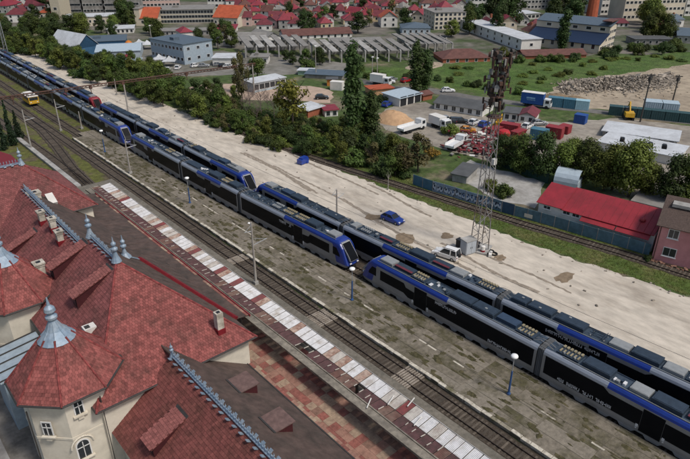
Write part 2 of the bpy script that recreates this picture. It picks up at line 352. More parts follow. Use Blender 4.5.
tag(mb.build('moss', M_moss), 'flat patches of moss over the island platform', 'moss', kind='stuff')

# station platform with square slabs
mb = MB(); mb.prism([(20, -10), (39.62, -10), (39.62, 118), (20, 118)], 0.0, PZ - 0.05); plat1 = tag(mb.build('station_platform', M_plat1), kind='structure')
mb = MB(); mb.prism([(36.3, -8), (39.60, -8), (39.60, 117), (36.3, 117)], PZ - 0.049, PZ + 0.01); mb.build('edge_strip', M_plat1, plat1)
slabm = [mat('paver_red', (0.26, 0.095, 0.075), 0.9, c2=(0.18, 0.075, 0.06), mixs=0.8, var=0.3, scale=3), mat('paver_pink', (0.31, 0.175, 0.13), 0.9, c2=(0.23, 0.12, 0.09), mixs=0.8, var=0.25, scale=3),
         mat('paver_beige', (0.34, 0.25, 0.175), 0.9, c2=(0.26, 0.18, 0.13), mixs=0.8, var=0.25, scale=3), mat('paver_brown', (0.2, 0.115, 0.085), 0.9, var=0.3, scale=3)]
SLAB1 = [piece_mesh('paver', 0.985, 0.985, 0.07, m) for m in slabm]
import mathutils.noise as mnoise
for i in range(9):
    for j in range(50):
        x, y = 26.3 + i * 1.0, 20 + j * 1.0
        n_ = mnoise.noise(Vector((x * 0.33, y * 0.28, 1.3)))
        k = r_.choices([0, 1, 2, 3], [1.0 - n_, 1.0, 0.85 + 2.2 * max(0, n_), 0.35])[0]
        if x < 26.9 and y > 52: continue
        px_, py_ = proj((x, y, PZ))
        if py_ > 475 or px_ < 140: continue
        put('paver', SLAB1[k], plat1, (x + 0.5, y + 0.5, PZ + 0.02 + r_.uniform(-.008, .008)), r_.uniform(-.008, .008))
# boarded crossings over the main track
wood = mat('crossing_boards', (0.30, 0.26, 0.215), 0.9, c2=(0.2, 0.165, 0.13), mixs=1.2, var=0.3, scale=5)
def crossing(px, py, L, label):
    c = spot(px, py, 0.28); t = thing('track_crossing', (41.3, c.y, 0.12), label, 'crossing', 'boarded track crossings')
    n = int(L / 0.34)
    for i in range(n):
        for x0, x1 in ((-1.5, -0.82), (-0.66, 0.66), (0.82, 1.5)):
            mb = MB(); mb.box((41.3 + (x0 + x1) / 2 + r_.uniform(-.04, .04), c.y - L / 2 + i * 0.34, 0.24 + r_.uniform(-.01, .01)), (x1 - x0, 0.2, 0.1), r_.uniform(-.02, .02)); mb.build('board', wood, t)
crossing(408, 374, 3.0, 'wooden boards across the main track nearest the bottom of the photo')
crossing(318, 318, 3.2, 'wooden boards across the main track, middle one of three')
crossing(243, 256, 2.2, 'wooden boards across the main track, farthest one past the pole')
# narrow far platform left of the sidings
mb = MB(); mb.prism([(32.7, 118.4), (33.55, 118.4), (33.4, 165), (32.4, 165)], 0, 0.5); mb.prism([(32.66, 118.6), (33.6, 118.6), (33.44, 164.7), (32.36, 164.7)], 0.5, 0.56)
tag(mb.build('narrow_platform', M_lgrey), kind='structure')
# ================================================================== station building
M_tile = mat('clay_tile', (0.195, 0.066, 0.062), 0.8, c2=(0.115, 0.05, 0.044), mixs=0.3, thr=(0.46, 0.7), var=0.22, scale=1.5, attr=0.22, spec=0.25)
M_tile2 = mat('clay_tile_bright', (0.225, 0.070, 0.062), 0.8, c2=(0.125, 0.05, 0.042), mixs=0.42, thr=(0.48, 0.7), var=0.25, scale=1.5, attr=0.28, spec=0.25)
M_tile3 = mat('clay_tile_rusty', (0.18, 0.058, 0.05), 0.82, c2=(0.115, 0.045, 0.035), mixs=0.3, thr=(0.45, 0.68), var=0.25, scale=1.5, attr=0.22, spec=0.25)
M_tile4 = mat('clay_tile_dormer', (0.235, 0.085, 0.075), 0.8, var=0.22, scale=1.5, attr=0.2)
M_brown2 = mat('brown_dormer_sheet', (0.135, 0.085, 0.075), 0.75, var=0.3, scale=2)
M_under = mat('tile_underlay', (0.10, 0.03, 0.026), 0.9, var=0.2)
M_brown = mat('brown_sheet_roof', (0.088, 0.06, 0.05), 0.75, c2=(0.05, 0.04, 0.033), mixs=0.35, thr=(0.45, 0.7), var=0.3, scale=1.2, bump=0.15, bscale=5)
M_maroon = mat('maroon_metal', (0.17, 0.012, 0.018), 0.6, var=0.2, scale=2)
M_chim = mat('chimney_plaster', (0.50, 0.46, 0.39), 0.9, c2=(0.30, 0.27, 0.22), mixs=0.9, var=0.2, scale=2)
M_ridge = mat('ridge_cap', (0.20, 0.045, 0.042), 0.8, var=0.3, scale=2, attr=0.3)
M_wall = mat('station_plaster', (0.60, 0.55, 0.455), 0.88, c2=(0.47, 0.41, 0.32), mixs=0.35, thr=(0.5, 0.75), var=0.12, scale=0.8)
M_gut = mat('gutter_dark', (0.045, 0.042, 0.04), 0.6, var=0.2)
st = thing('station_building', (18.8, 66, 0), 'old railway station with red tiled hip roofs, octagonal towers and blue iron cresting', 'building')
rt_ = random.Random(11)
def hit(px, py, p0, n):
    r = FW * FPX + RT * (px - 345) - UP * (py - 229.5); n = Vector(n); return EYE + r * ((Vector(p0) - EYE).dot(n) / r.dot(n))
def tiled(poly, m, parent, name='roof_slope', tw=0.30, th=0.34, under=None, eave=(0, 1)):
    """roof plane with real tiles: poly counter-clockwise from outside, edge eave is the eave"""
    P = [Vector(p) for p in poly]; a, b = P[eave[0]], P[eave[1]]; u = (b - a).normalized(); N = (P[1] - P[0]).cross(P[2] - P[0]).normalized(); v = N.cross(u).normalized()
    mb = MB(); mb.slab(P, 0.12); base = mb.build(name, under or M_under, parent)
    uv = [((p - a).dot(u), (p - a).dot(v)) for p in P]; U0, U1 = min(q[0] for q in uv), max(q[0] for q in uv); V1 = max(q[1] for q in uv)
    mb = MB(); row = 0; vv = -0.03
    while vv < V1:
        uu = U0 + (tw / 2 if row % 2 else 0) - tw
        while uu < U1:
            if inside((uu + tw / 2, vv + th / 2), uv):
                j = rt_.uniform(-.008, .008); rv = rt_.random(); g = tw * 0.46
                c0 = a + u * (uu + tw / 2); lo, hi = vv - 0.05, vv + th; h0, h1 = 0.05 + j, 0.012
                q = [c0 + u * -g + v * lo + N * h0, c0 + u * g + v * lo + N * h0, c0 + u * g + v * hi + N * h1, c0 + u * -g + v * hi + N * h1, c0 + u * -g + v * lo, c0 + u * g + v * lo]
                mb.raw(q, [(0, 1, 2, 3), (4, 5, 1, 0), (5, 2, 1), (4, 0, 3)], 0, rv)
            uu += tw
        vv += th; row += 1
    o = mb.build('roof_tiles', m, base); tag(o, kind='stuff'); return base
def caps(a, b, parent, m=None, r=0.13, step=0.38, name='ridge_tiles'):
    a, b = Vector(a), Vector(b); d = b - a; n = max(1, int(d.length / step)); mb = MB()
    for i in range(n):
        p, q = a + d * (i / n), a + d * ((i + 1.12) / n); mb.tube(p + Vector((0, 0, 0.03)), q + Vector((0, 0, 0.05)), r, r * 0.86, 6)
        for k in range(8): mb.rv[-1 - k] = (i * 37 % 11) / 10
    return tag(mb.build(name, m or M_ridge, parent), kind='stuff')
def gutter(a, b, parent, r=0.1):
    mb = MB(); mb.tube(a, b, r, r, 6); return mb.build('gutter', M_gut, parent)
def cresting(a, b, parent, tabs=-1):
    """blue-grey iron cresting on a ridge: cap, pickets with tips, hanging tabs"""
    a, b = Vector(a), Vector(b); d = (b - a); L = d.length; d.normalize(); n = Vector((d.y, -d.x, 0)); rz = math.atan2(d.y, d.x); mb = MB()
    c = (a + b) / 2; mb.box((c.x, c.y, c.z + 0.16), (L, 0.34, 0.12), rz); mb.box((c.x, c.y, c.z + 0.36), (L, 0.06, 0.05), rz)
    k = int(L / 0.42)
    for i in range(k + 1):
        p = a + d * (L * i / k); mb.box((p.x, p.y, p.z + 0.42), (0.06, 0.05, 0.5), rz); mb.lathe((p.x, p.y, p.z + 0.62), [(0.03, 0), (0.085, 0.07), (0.05, 0.14), (0.01, 0.34)], 5)
    k = int(L / 1.05)
    for i in range(k + 1):
        p = a + d * (L * i / k)
        for s in (-1, 1):
            q = p + n * (0.34 * s); mb.box((q.x, q.y, q.z + 0.0), (0.34, 0.5, 0.08), M=Matrix.Rotation(rz, 3, 'Z') @ Matrix.Rotation(-s * 0.65, 3, 'X'))
    return mb.build('cresting', M_zinc, parent)
def finial(c, parent, s=1.0, skirt=0.55):
    mb = MB(); mb.lathe(c, [(skirt * s, -0.15 * s), (0.3 * s, 0.45 * s), (0.17 * s, 0.95 * s), (0.16 * s, 1.05 * s), (0.36 * s, 1.25 * s), (0.36 * s, 1.42 * s), (0.15 * s, 1.58 * s), (0.15 * s, 1.66 * s), (0.27 * s, 1.82 * s), (0.27 * s, 1.98 * s), (0.1 * s, 2.2 * s), (0.03 * s, 2.75 * s)], 10)
    return mb.build('finial', M_zinc, parent, smooth=False)

ZE, ZR, XL, XR, XC = 7.5, 14.2, 10.05, 27.4, 18.8
YN, YA, YB = 45.6, 59.4, 66.8          # near eave, ridge from .. to
NL, NR, A1, B1 = (XL, YN, ZE), (XR, YN, ZE), (XC, YA, ZR), (XC, YB, ZR)
FL, FR = (XL, YB, ZE), (XR, YB, ZE)
tiled([NL, NR, A1], M_tile2, st, 'roof_hip')                         # near hip
tiled([FL, NL, A1, B1], M_tile, st)                                  # slope towards the town
mb = MB(); mb.slab([NR, FR, B1, A1], 0.12); br = mb.build('roof_slope', M_brown, st)      # brown slope towards the platform
mb = MB()                                                            # standing seams of the brown slope
for i in range(14):
    y = YN + 1 + i * (YB - YN - 1.4) / 13; f = min(1.0, (y - YN) / (YA - YN)); zt = ZE + (ZR - ZE) * f; xt = XR - (XR - XC) * f
    mb.tube((XR, y, ZE + 0.02), (xt, y, zt + 0.02), 0.025, 0.025, 4)
mb.build('seams', M_brown, br)
caps(A1, NL, st); caps(A1, NR, st)
cresting(Vector(A1) + Vector((0, 0.5, 0)), B1, st); finial((XC, YA, ZR + 0.1), st, 1.05); finial((XC, YB + 0.2, ZR + 0.1), st, 1.05)
gutter(NL, NR, st); gutter((XL, YN, ZE), (XL, YB, ZE), st)
n_r = (Vector(FR) - Vector(NR)).cross(Vector(A1) - Vector(NR)).normalized()
f2 = hit(125, 256, NR, n_r); finial(f2, st, 1.0, 0.75)
q1, q2 = hit(139, 259, NR, n_r), hit(236, 319, NR, n_r)
mb = MB(); d_ = (q2 - q1).normalized(); s_ = n_r.cross(d_)
mb.slab([q1 - s_ * 0.28 + n_r * 0.3, q2 - s_ * 0.28 + n_r * 0.3, q2 + s_ * 0.28 + n_r * 0.3, q1 + s_ * 0.28 + n_r * 0.3], 0.5); mb.build('flashing', M_maroon, st)
mb = MB(); mb.slab([f2 + s_ * 0.9 + n_r * 0.1, f2 - s_ * 0.5 + n_r * 0.1, q1 - s_ * 0.4 + n_r * 0.12 + d_ * 0.3, q1 + s_ * 0.5 + n_r * 0.12 + d_ * 0.2], 0.08); mb.build('flashing', M_zinc, st)
# walls
mb = MB(); mb.prism([(XL + 0.7, YN + 0.7), (XR - 0.7, YN + 0.7), (XR - 0.7, YB - 0.1), (XL + 0.7, YB - 0.1)], 0, ZE - 0.14); wall = mb.build('wall', M_wall, st)
mb = MB(); mb.poly([(XC, YB + 0.05, ZR - 0.3), (XR - 1, YB + 0.05, ZE - 0.1), (XL + 1, YB + 0.05, ZE - 0.1)]); mb.poly([(XL + 1, YB, ZE - 0.1), (XR - 1, YB, ZE - 0.1), (XC, YB, ZR - 0.3)]); mb.build('gable_wall', M_brown, st)

# near wing
WR, WE, WY0 = 9.2, 4.0, 8.0; WXL, WXR = 11.2, 26.25
tiled([(WXL, YN + 1, WE), (WXL, 22, WE), (XC - 0.6, 22, WR), (XC - 0.6, YN + 1, WR)], M_tile3, st)
WX = XC - 0.6
mb = MB(); mb.slab([(WXR, WY0, WE), (WXR, YN + 5, WE), (WX, YN + 5, WR), (WX, WY0, WR)], 0.12); brw = mb.build('roof_slope', M_brown, st)
mb = MB(); mb.slab([(WXL, 22, WE), (WXL, WY0, WE), (WX, WY0, WR), (WX, 22, WR)], 0.12); mb.build('roof_slope', M_tile3, st)
cresting((WX, WY0, WR), (WX, YN + 0.6, WR), st); finial((WX, YN + 0.9, WR), st, 0.6)
mb = MB(); mb.prism([(WXL + 0.6, WY0 + 0.3), (WXR - 0.6, WY0 + 0.3), (WXR - 0.6, YN + 0.69), (WXL + 0.6, YN + 0.69)], 0, WE - 0.15); mb.build('wall', M_wall, st)
# low parapet of slabs along the gutter
mb = MB(); mb.tube((WXR + 0.08, WY0, WE - 0.05), (WXR + 0.08, YN + 4.6, WE - 0.05), 0.11); mb.build('gutter', M_gut, st)
coping = [piece_mesh('coping_stone', 0.34, 0.92, 0.12, m) for m in slabm[:3]]
for i in range(36): put('coping_stone', coping[rt_.choice([0, 1, 1, 2])], st, (WXR + 0.42 - 18.8, 16 + i * 0.96 - 66, WE - 0.12), rt_.uniform(-.01, .01))
# middle wing, lower ridge
MR, ME = 11.3, 5.2
mid = [(XL, 92.6, ME), (XL, YB, ME), (XC, YB, MR), (XC, 97, MR)]
tiled(mid, M_tile, st)
mb = MB(); mb.slab([(27.2, YB, 5.1), (27.2, 92, 5.1), (XC, 97.0, MR), (XC, YB, MR)], 0.12); mb.build('roof_slope', M_brown, st)
mb = MB(); mb.prism([(XL + 0.7, YB), (26.4, YB), (26.4, 91.4), (XL + 0.7, 91.4)], 0, ME - 0.2); mb.build('wall', M_wall, st)
cresting((XC, YB + 0.6, MR), (XC, 95.0, MR), st)
# lean-to roof along the platform, brown sheets with a red fascia
mb = MB(); mb.slab([(31.2, 53.4, 4.45), (31.2, 103, 4.45), (26.9, 103, 5.3), (26.9, 53.4, 5.3)], 0.1); lt = mb.build('lean_to_roof', M_brown, st)
mb = MB(); mb.box((31.28, 78.2, 4.42), (0.14, 49.8, 0.3)); mb.build('fascia', M_maroon, lt)
fasc = [piece_mesh('fascia_tile', 0.3, 0.95, 0.05, m) for m in slabm[:3]]
for i in range(51):
    if rt_.random() < 0.85: put('fascia_tile', fasc[rt_.choice([0, 0, 1, 2])], lt, (31.0, 53.9 + i * 0.97, 4.54), 0)
for o in lt.children:
    if o.name.startswith('fascia_tile'): o.location = (o.location.x - 18.8, o.location.y - 66, o.location.z)
mb = MB()
for i in range(24): mb.tube((31.1, 54.5 + i * 2.05, 4.48), (26.9, 54.5 + i * 2.05, 5.33), 0.028, 0.028, 4)
mb.build('seams', M_brown, lt)
mb = MB(); mb.box((26.6, 78, 2.4), (0.3, 49, 4.8)); mb.build('wall', M_wall, st)
for i in range(9): mb = MB(); mb.box((30.9, 55 + i * 5.8, 2.45), (0.2, 0.2, 3.9)); mb.build('post', M_gut, st)
# far pavilion, ridge across
PE, PR, PY, PYR = 7.5, 13.5, 90.8, 100.4
tiled([(6, PY, PE), (27.6, PY, PE), (20.3, PYR, PR), (6, PYR, PR)], M_tile, st)
tiled([(27.6, PY, PE), (27.6, 2 * PYR - PY, PE), (20.3, PYR, PR)], M_tile, st, 'roof_hip')
tiled([(27.6, 2 * PYR - PY, PE), (6, 2 * PYR - PY, PE), (6, PYR, PR), (20.3, PYR, PR)], M_tile, st)
caps((20.3, PYR, PR), (27.6, PY, PE), st); cresting((6, PYR, PR), (20.0, PYR, PR), st); finial((20.3, PYR, PR), st, 1.0); gutter((6, PY, PE), (27.6, PY, PE), st)
mb = MB(); mb.prism([(6.3, PY + 0.7), (26.9, PY + 0.7), (26.9, 109.4), (6.3, 109.4)], 0, PE - 0.13); mb.build('wall', M_wall, st)
# farthest wing
mb = MB(); mb.slab([(24.5, 109, 6.5), (24.5, 128, 6.5), (17, 128, 11.5), (17, 109, 11.5)], 0.12); mb.slab([(9.5, 128, 6.5), (9.5, 109, 6.5), (17, 109, 11.5), (17, 128, 11.5)], 0.12); mb.build('roof_slope', M_maroon, st)
mb = MB(); mb.prism([(10, 109.5), (24, 109.5), (24, 127.5), (10, 127.5)], 0, 6.4); mb.prism([(10.2, 127.2), (23.8, 127.2), (17, 127.3)], 6.4, 6.5); mb.build('wall', M_wall, st)

# octagonal towers
def tower(cx, cy, ze=9.5, windows=True):
    Rr = 5.15; ph = R(22.5); vs = [(cx + Rr * math.cos(ph + k * math.pi / 4), cy + Rr * math.sin(ph + k * math.pi / 4)) for k in range(8)]
    rc, zc = 1.25, ze + 4.35; cs = [(cx + rc * math.cos(ph + k * math.pi / 4), cy + rc * math.sin(ph + k * math.pi / 4)) for k in range(8)]
    mb = MB(); w_ = [(cx + 4.35 * math.cos(ph + k * math.pi / 4), cy + 4.35 * math.sin(ph + k * math.pi / 4)) for k in range(8)]
    mb.prism(w_, 0, ze - 0.1)
    w2 = [(cx + 4.55 * math.cos(ph + k * math.pi / 4), cy + 4.55 * math.sin(ph + k * math.pi / 4)) for k in range(8)]
    mb.prism(w2, ze - 0.55, ze - 0.12); mb.prism([(cx + (x - cx) * 1.012, cy + (y - cy) * 1.012) for x, y in w_], 4.9, 5.15)
    tw_ = mb.build('tower_wall', M_wall, st)
    for k in range(8):
        a, b = vs[k], vs[(k + 1) % 8]; c, d = cs[(k + 1) % 8], cs[k]
        tiled([(*a, ze), (*b, ze), (*c, zc), (*d, zc)], M_tile2, st, 'tower_roof', 0.27, 0.32)
        caps((*d, zc), (*a, ze + 0.02), st, r=0.11, name='hip_tiles'); gutter((*a, ze), (*b, ze), st, 0.11)
    mb = MB(); mb.lathe((cx, cy, 0), [(rc + 0.42, zc - 0.38), (0.78, zc + 0.55), (0.42, zc + 1.3), (0.3, zc + 1.55), (0.52, zc + 1.75), (0.52, zc + 1.95), (0.26, zc + 2.15), (0.26, zc + 2.2), (0.5, zc + 2.5), (0.44, zc + 2.8), (0.16, zc + 3.1), (0.05, zc + 3.9)], 16, 0, ph)
    for k in range(8):      # pointed lappets and seams of the zinc cap
        t = ph + k * math.pi / 4; p = Vector((cx + math.cos(t) * (rc + 0.35), cy + math.sin(t) * (rc + 0.35), zc - 0.3)); q = Vector((cx + math.cos(t) * 0.3, cy + math.sin(t) * 0.3, zc + 1.5))
        mid_ = Vector((cx + math.cos(t) * 0.79, cy + math.sin(t) * 0.79, zc + 0.56)); mb.path([p + Vector((math.cos(t) * .12, math.sin(t) * .12, -.25)), p, mid_, q], 0.035, 4)
    mb.build('tower_cap', M_zinc, st)
    return tw_
tw1 = tower(9.5, 50.75); tower(9.6, 69.0)
# windows in the near tower: arched one below, small one above, both with hood mouldings
def arch_window(c, n, wdt, h, parent, arch=True):
    c = Vector(c); n = Vector(n).normalized(); u = Vector((-n.y, n.x, 0)); z = Vector((0, 0, 1))
    def prof(w_, hh, k=8):
        P = [(-w_ / 2, 0), (w_ / 2, 0)]
        if arch: P += [(w_ / 2 * math.cos(math.pi * i / k), hh - w_ / 2 + w_ / 2 * math.sin(math.pi * i / k)) for i in range(k + 1)]
        else: P += [(w_ / 2, hh), (-w_ / 2, hh)]
        return P
    def plate(P, d, t, m, name, par):
        mb = MB(); mb.slab([c + u * a + z * b + n * d for a, b in P], t); return mb.build(name, m, par)
    f = plate(prof(wdt + 0.16, h + 0.08), 0.05, 0.06, M_frame, 'window', parent); plate(prof(wdt - 0.08, h - 0.06), 0.062, 0.02, M_glass, 'pane', f)
    mb = MB(); mb.box(c + n * 0.08 + z * (h * 0.45), (0.07, 0.05, h * 0.9), math.atan2(u.y, u.x)); mb.box(c + n * 0.08 + z * (h * 0.62), (wdt, 0.05, 0.07), math.atan2(u.y, u.x)); mb.build('mullion', M_frame, f)
    mb = MB(); mb.box(c + n * 0.14 + z * -0.14, (wdt + 0.5, 0.28, 0.14), math.atan2(u.y, u.x)); mb.build('sill', M_wall, f)
    if arch:
        mb = MB(); pts = [c + u * ((wdt / 2 + 0.42) * math.cos(math.pi * i / 10)) + z * (h - wdt / 2 + (wdt / 2 + 0.42) * math.sin(math.pi * i / 10)) + n * 0.06 for i in range(11)]; mb.path(pts, 0.1, 5); mb.build('hood_moulding', M_wall, f)
    else:
        mb = MB(); mb.box(c + n * 0.1 + z * -0.42, (0.5, 0.2, 0.3), math.atan2(u.y, u.x)); mb.build('console', M_wall, f)
fy = 50.75 - 4.35 * math.cos(R(22.5)); n0 = (0, -1, 0)
w1 = hit(80, 413, (9.5, fy, 0), n0); arch_window((w1.x, fy, w1.z), n0, 0.75, 1.4, st, False)
w2_ = hit(86, 456, (9.5, fy, 0), n0); arch_window((w2_.x, fy, w2_.z), n0, 1.15, 2.1, st, True)
for k, zz in ((0, 5.6), (0, 1.6)): pass
arch_window((6.3, 50.75 - 4.35 * 0.924 + 1.2, 5.7), (-0.707, -0.707, 0), 0.8, 1.5, st, False)
# drain pipes
for x, y in ((5.2, 48.7), (10.85, 46.35)): mb = MB(); mb.tube((x, y, 0.1), (x, y, 8.6), 0.07); mb.build('drain_pipe', M_gut, st)
# dormers on a slope falling towards -x
def dormer(px, py, plane_pt, nrm, L=4.2, Wd=1.5, m=M_tile4, pitch=0.40, d=-1, drop=0.62):
    c = hit(px, py, plane_pt, nrm); s = abs(nrm.x / nrm.z); t0 = c + Vector((-d * L / 2, 0, s * L / 2)); lo = c + Vector((d * L / 2, 0, -s * L / 2)); h = (s - pitch) * L
    a0, a1 = t0 + Vector((0, -Wd / 2, 0.06)), t0 + Vector((0, Wd / 2, 0.06)); b0, b1 = lo + Vector((0, -Wd / 2, h + 0.06)), lo + Vector((0, Wd / 2, h + 0.06))
    ov = Vector((d * 0.25, 0, -pitch * 0.25)); sd_ = Vector((0, 0.12, 0))
    poly = [b1 + ov + sd_, b0 + ov - sd_, a0 - sd_, a1 + sd_] if d < 0 else [b0 + ov - sd_, b1 + ov + sd_, a1 + sd_, a0 - sd_]
    if m is M_brown2: mb = MB(); mb.slab(poly, 0.1); rf = mb.build('dormer', m, st)
    else: rf = tiled(poly, m, st, 'dormer', 0.28, 0.3)
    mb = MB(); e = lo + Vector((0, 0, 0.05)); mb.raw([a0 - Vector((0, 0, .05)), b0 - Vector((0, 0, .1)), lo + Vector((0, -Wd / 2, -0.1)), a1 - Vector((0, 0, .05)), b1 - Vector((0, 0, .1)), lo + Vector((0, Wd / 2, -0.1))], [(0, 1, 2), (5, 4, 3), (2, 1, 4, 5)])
    mb.build('dormer_cheek', mat('cheek_maroon_shaded', (0.055, 0.012, 0.014), 0.7, var=0.2), rf, fix=True)  # maroon cheeks, their shade painted in as a darker colour
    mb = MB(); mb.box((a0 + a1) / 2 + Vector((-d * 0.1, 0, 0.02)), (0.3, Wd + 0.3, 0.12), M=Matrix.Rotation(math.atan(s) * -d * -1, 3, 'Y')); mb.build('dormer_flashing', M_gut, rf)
    mb = MB(); q = (b0 + lo + Vector((0, -Wd / 2, 0))) / 2; mb.box(q + Vector((d * 0.03, Wd / 2, -0.05)), (0.06, Wd * 0.62, h * 0.5)); mb.build('dormer_window', M_glass, rf)
nl = (Vector(NL) - Vector(FL)).cross(Vector(A1) - Vector(FL)).normalized(); nm_ = (Vector(mid[1]) - Vector(mid[0])).cross(Vector(mid[2]) - Vector(mid[0])).normalized()
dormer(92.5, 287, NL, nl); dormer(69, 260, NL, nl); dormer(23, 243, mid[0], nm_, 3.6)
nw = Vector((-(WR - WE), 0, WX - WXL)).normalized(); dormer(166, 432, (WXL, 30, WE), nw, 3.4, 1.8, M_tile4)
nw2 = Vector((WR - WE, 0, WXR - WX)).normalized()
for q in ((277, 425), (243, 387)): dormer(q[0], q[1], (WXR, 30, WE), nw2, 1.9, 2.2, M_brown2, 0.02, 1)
# chimneys
def chimney(px, py, pt, n, h, sx=0.8, sy=0.8, cap=True):
    c = hit(px, py, pt, n); mb = MB(); mb.box(c + Vector((0, 0, h / 2 - 0.4)), (sx, sy, h + 0.8)); o = mb.build('chimney', M_chim, st)
    mb = MB(); mb.box(c + Vector((0, 0, 0.1)), (sx + 0.16, sy + 0.16, 0.7)); mb.build('flashing', M_maroon, o)
    if cap:
        mb = MB(); mb.box(c + Vector((0, 0, h + 0.08)), (sx + 0.3, sy + 0.3, 0.16)); mb.box(c + Vector((0, 0, h - 0.2)), (sx + 0.15, sy + 0.15, 0.12)); mb.build('cap', M_chim, o)
    mb = MB(); mb.box(c + Vector((0, 0, h + (0.17 if cap else 0.01))), (sx * 0.5, sy * 0.5, 0.06)); mb.build('flue', M_dark, o)
chimney(220, 331, NL, (Vector(NR) - Vector(NL)).cross(Vector(A1) - Vector(NL)).normalized(), 2.4, 0.75, 0.75, False)
chimney(43, 281, NL, nl, 2.4, 0.95, 0.95)
npz = Vector((0, -(PR - PE), PYR - PY)).normalized(); chimney(37, 207, (6, PY, PE), npz, 2.3, 1.6, 1.3)
for q in ((43, 223), (54, 230), (61, 243)): chimney(q[0], q[1], mid[0], nm_, 1.7, 0.75, 0.75)
c_ = hit(52, 203, (6, PY, PE), npz); mb = MB(); mb.box(c_ + Vector((0, 0, 0.5)), (1.1, 2.2, 0.9), M=Matrix.Rotation(R(25), 3, 'X')); mb.build('roof_hatch', M_white, st)
c_ = hit(90, 331, NL, nl); mb = MB(); mb.box(c_ + Vector((0, 0, 0.3)), (1.2, 1.0, 0.6), R(0)); o = mb.build('roof_vent_box', M_white, st)
mb = MB(); mb.box(c_ + Vector((-0.2, 0, 0.61)), (0.5, 0.6, 0.04)); mb.build('grille', M_gut, o)
# porch of glass and pale blue metal between the towers
M_porch = mat('porch_metal', (0.27, 0.34, 0.40), 0.5, 0.2, var=0.15)
pr = thing('entrance_porch', (7.2, 60, 0), 'pale blue metal and glass porch squeezed between the two station towers', 'porch')
mb = MB(); mb.box((7.3, 60.1, 3.2), (4.6, 5.6, 6.4)); mb.build('body', M_porch, pr)
mb = MB(); mb.slab([(4.7, 57, 6.55), (9.9, 57, 7.1), (9.9, 63.2, 7.1), (4.7, 63.2, 6.55)], 0.12); rf = mb.build('roof', mat('porch_glass', (0.30, 0.36, 0.40), 0.2, var=0.15, spec=0.6), pr)
for i in range(5): mb = MB(); mb.box((7.3, 57.2 + i * 1.45, 6.9), (5.2, 0.1, 0.12), M=Matrix.Rotation(-0.105, 3, 'Y')); mb.build('glazing_bar', M_gut, rf)
# forecourt on the town side
sheet('forecourt', [(-30, -10), (10.5, -10), (10.5, 100), (-30, 100)], 0.012, mat('forecourt_paving', (0.17, 0.155, 0.135), 0.9, c2=(0.09, 0.082, 0.07), mixs=0.35, thr=(0.45, 0.65), var=0.3, scale=1))
for x, y, sx, sy in ((2.4, 58, 1.6, 10), (1.0, 50, 0.5, 14)):
    mb = MB(); mb.prism([(x - sx / 2, y - sy / 2), (x + sx / 2, y - sy / 2), (x + sx / 2, y + sy / 2), (x - sx / 2, y + sy / 2)], 0.0, 0.14); tag(mb.build('forecourt_kerb', M_grey), kind='structure')

# ---------------------------------------------------------------- platform canopy of red and white sheets
CZ = 2.9; CO, CM, CI = 36.25, 34.35, 32.45      # height, outer edge, spine, inner edge
can = thing('platform_canopy', (CM, 65, PZ), 'long platform canopy roofed with a patchwork of white and dark red corrugated sheets', 'canopy')
cm = [mat('sheet_white', (0.50, 0.50, 0.51), 0.5, c2=(0.30, 0.27, 0.24), mixs=0.7, thr=(0.5, 0.7), var=0.16, scale=2), mat('sheet_red', (0.17, 0.03, 0.032), 0.6, c2=(0.11, 0.03, 0.03), mixs=0.8, var=0.25, scale=2),
      mat('sheet_rusty', (0.36, 0.28, 0.23), 0.7, c2=(0.22, 0.12, 0.09), mixs=1.2, thr=(0.42, 0.6), var=0.3, scale=3), mat('sheet_purple', (0.085, 0.04, 0.042), 0.75, c2=(0.06, 0.035, 0.033), mixs=0.8, var=0.3, scale=2),
      mat('sheet_brown', (0.11, 0.055, 0.045), 0.75, c2=(0.15, 0.10, 0.08), mixs=0.7, var=0.3, scale=2)]
def corrugated(name, L, Wd, m, n=7):
    """sheet lying along x from 0 to L, Wd wide along y, with real corrugations"""
    mb = MB(); pr = None; k = n * 4
    for i in range(k + 1):
        y = -Wd / 2 + Wd * i / k; z = 0.028 * math.cos(2 * math.pi * i / 4); c = [(0, y, z), (L, y, z)]
        if pr: mb.raw([pr[0], pr[1], c[1], c[0], (pr[0][0], pr[0][1], pr[0][2] - .012), (pr[1][0], pr[1][1], pr[1][2] - .012), (c[1][0], c[1][1], c[1][2] - .012), (c[0][0], c[0][1], c[0][2] - .012)], [(0, 1, 2, 3), (7, 6, 5, 4), (0, 4, 5, 1), (3, 2, 6, 7)])
        pr = c
    return mb.mesh(name, m)
OUT = [corrugated('outer_sheet', 1.95, 0.99, m) for m in cm[:3] + [mat('sheet_offwhite', (0.40, 0.375, 0.345), 0.6, c2=(0.25, 0.2, 0.17), mixs=0.9, thr=(0.48, 0.68), var=0.2, scale=2)]]; INN = [corrugated('inner_sheet', 1.75, 1.0, m) for m in cm[3:]]
ch_ = random.Random(5); i = 0; y = 18.0; seq = []
while y < 109:
    px_ = proj((CO, y, CZ))[0]
    p_white = 0.62 if px_ < 430 else 0.75
    k = ch_.choices([0, 1, 2, 3], [p_white, 0.24, 0.16, 0.4])[0]; run = ch_.choice([1, 1, 2, 3]) if k == 0 else 1
    for _ in range(run):
        o = put('outer_sheet', OUT[k], can, (0.02, y - 65 + ch_.uniform(-.02, .02), CZ + 0.02 - PZ + ch_.uniform(-.012, .012)), ch_.uniform(-.008, .008)); o.rotation_euler = (0, -0.09, ch_.uniform(-.008, .008))
        if ch_.random() < 0.94:
            o = put('inner_sheet', INN[0 if ch_.random() < 0.75 else 1], can, (-0.04, y - 65, CZ - PZ + ch_.uniform(-.012, .012)), 0); o.rotation_euler = (0, -0.10, math.pi + ch_.uniform(-.01, .01))
        seq.append(y); y += 1.07
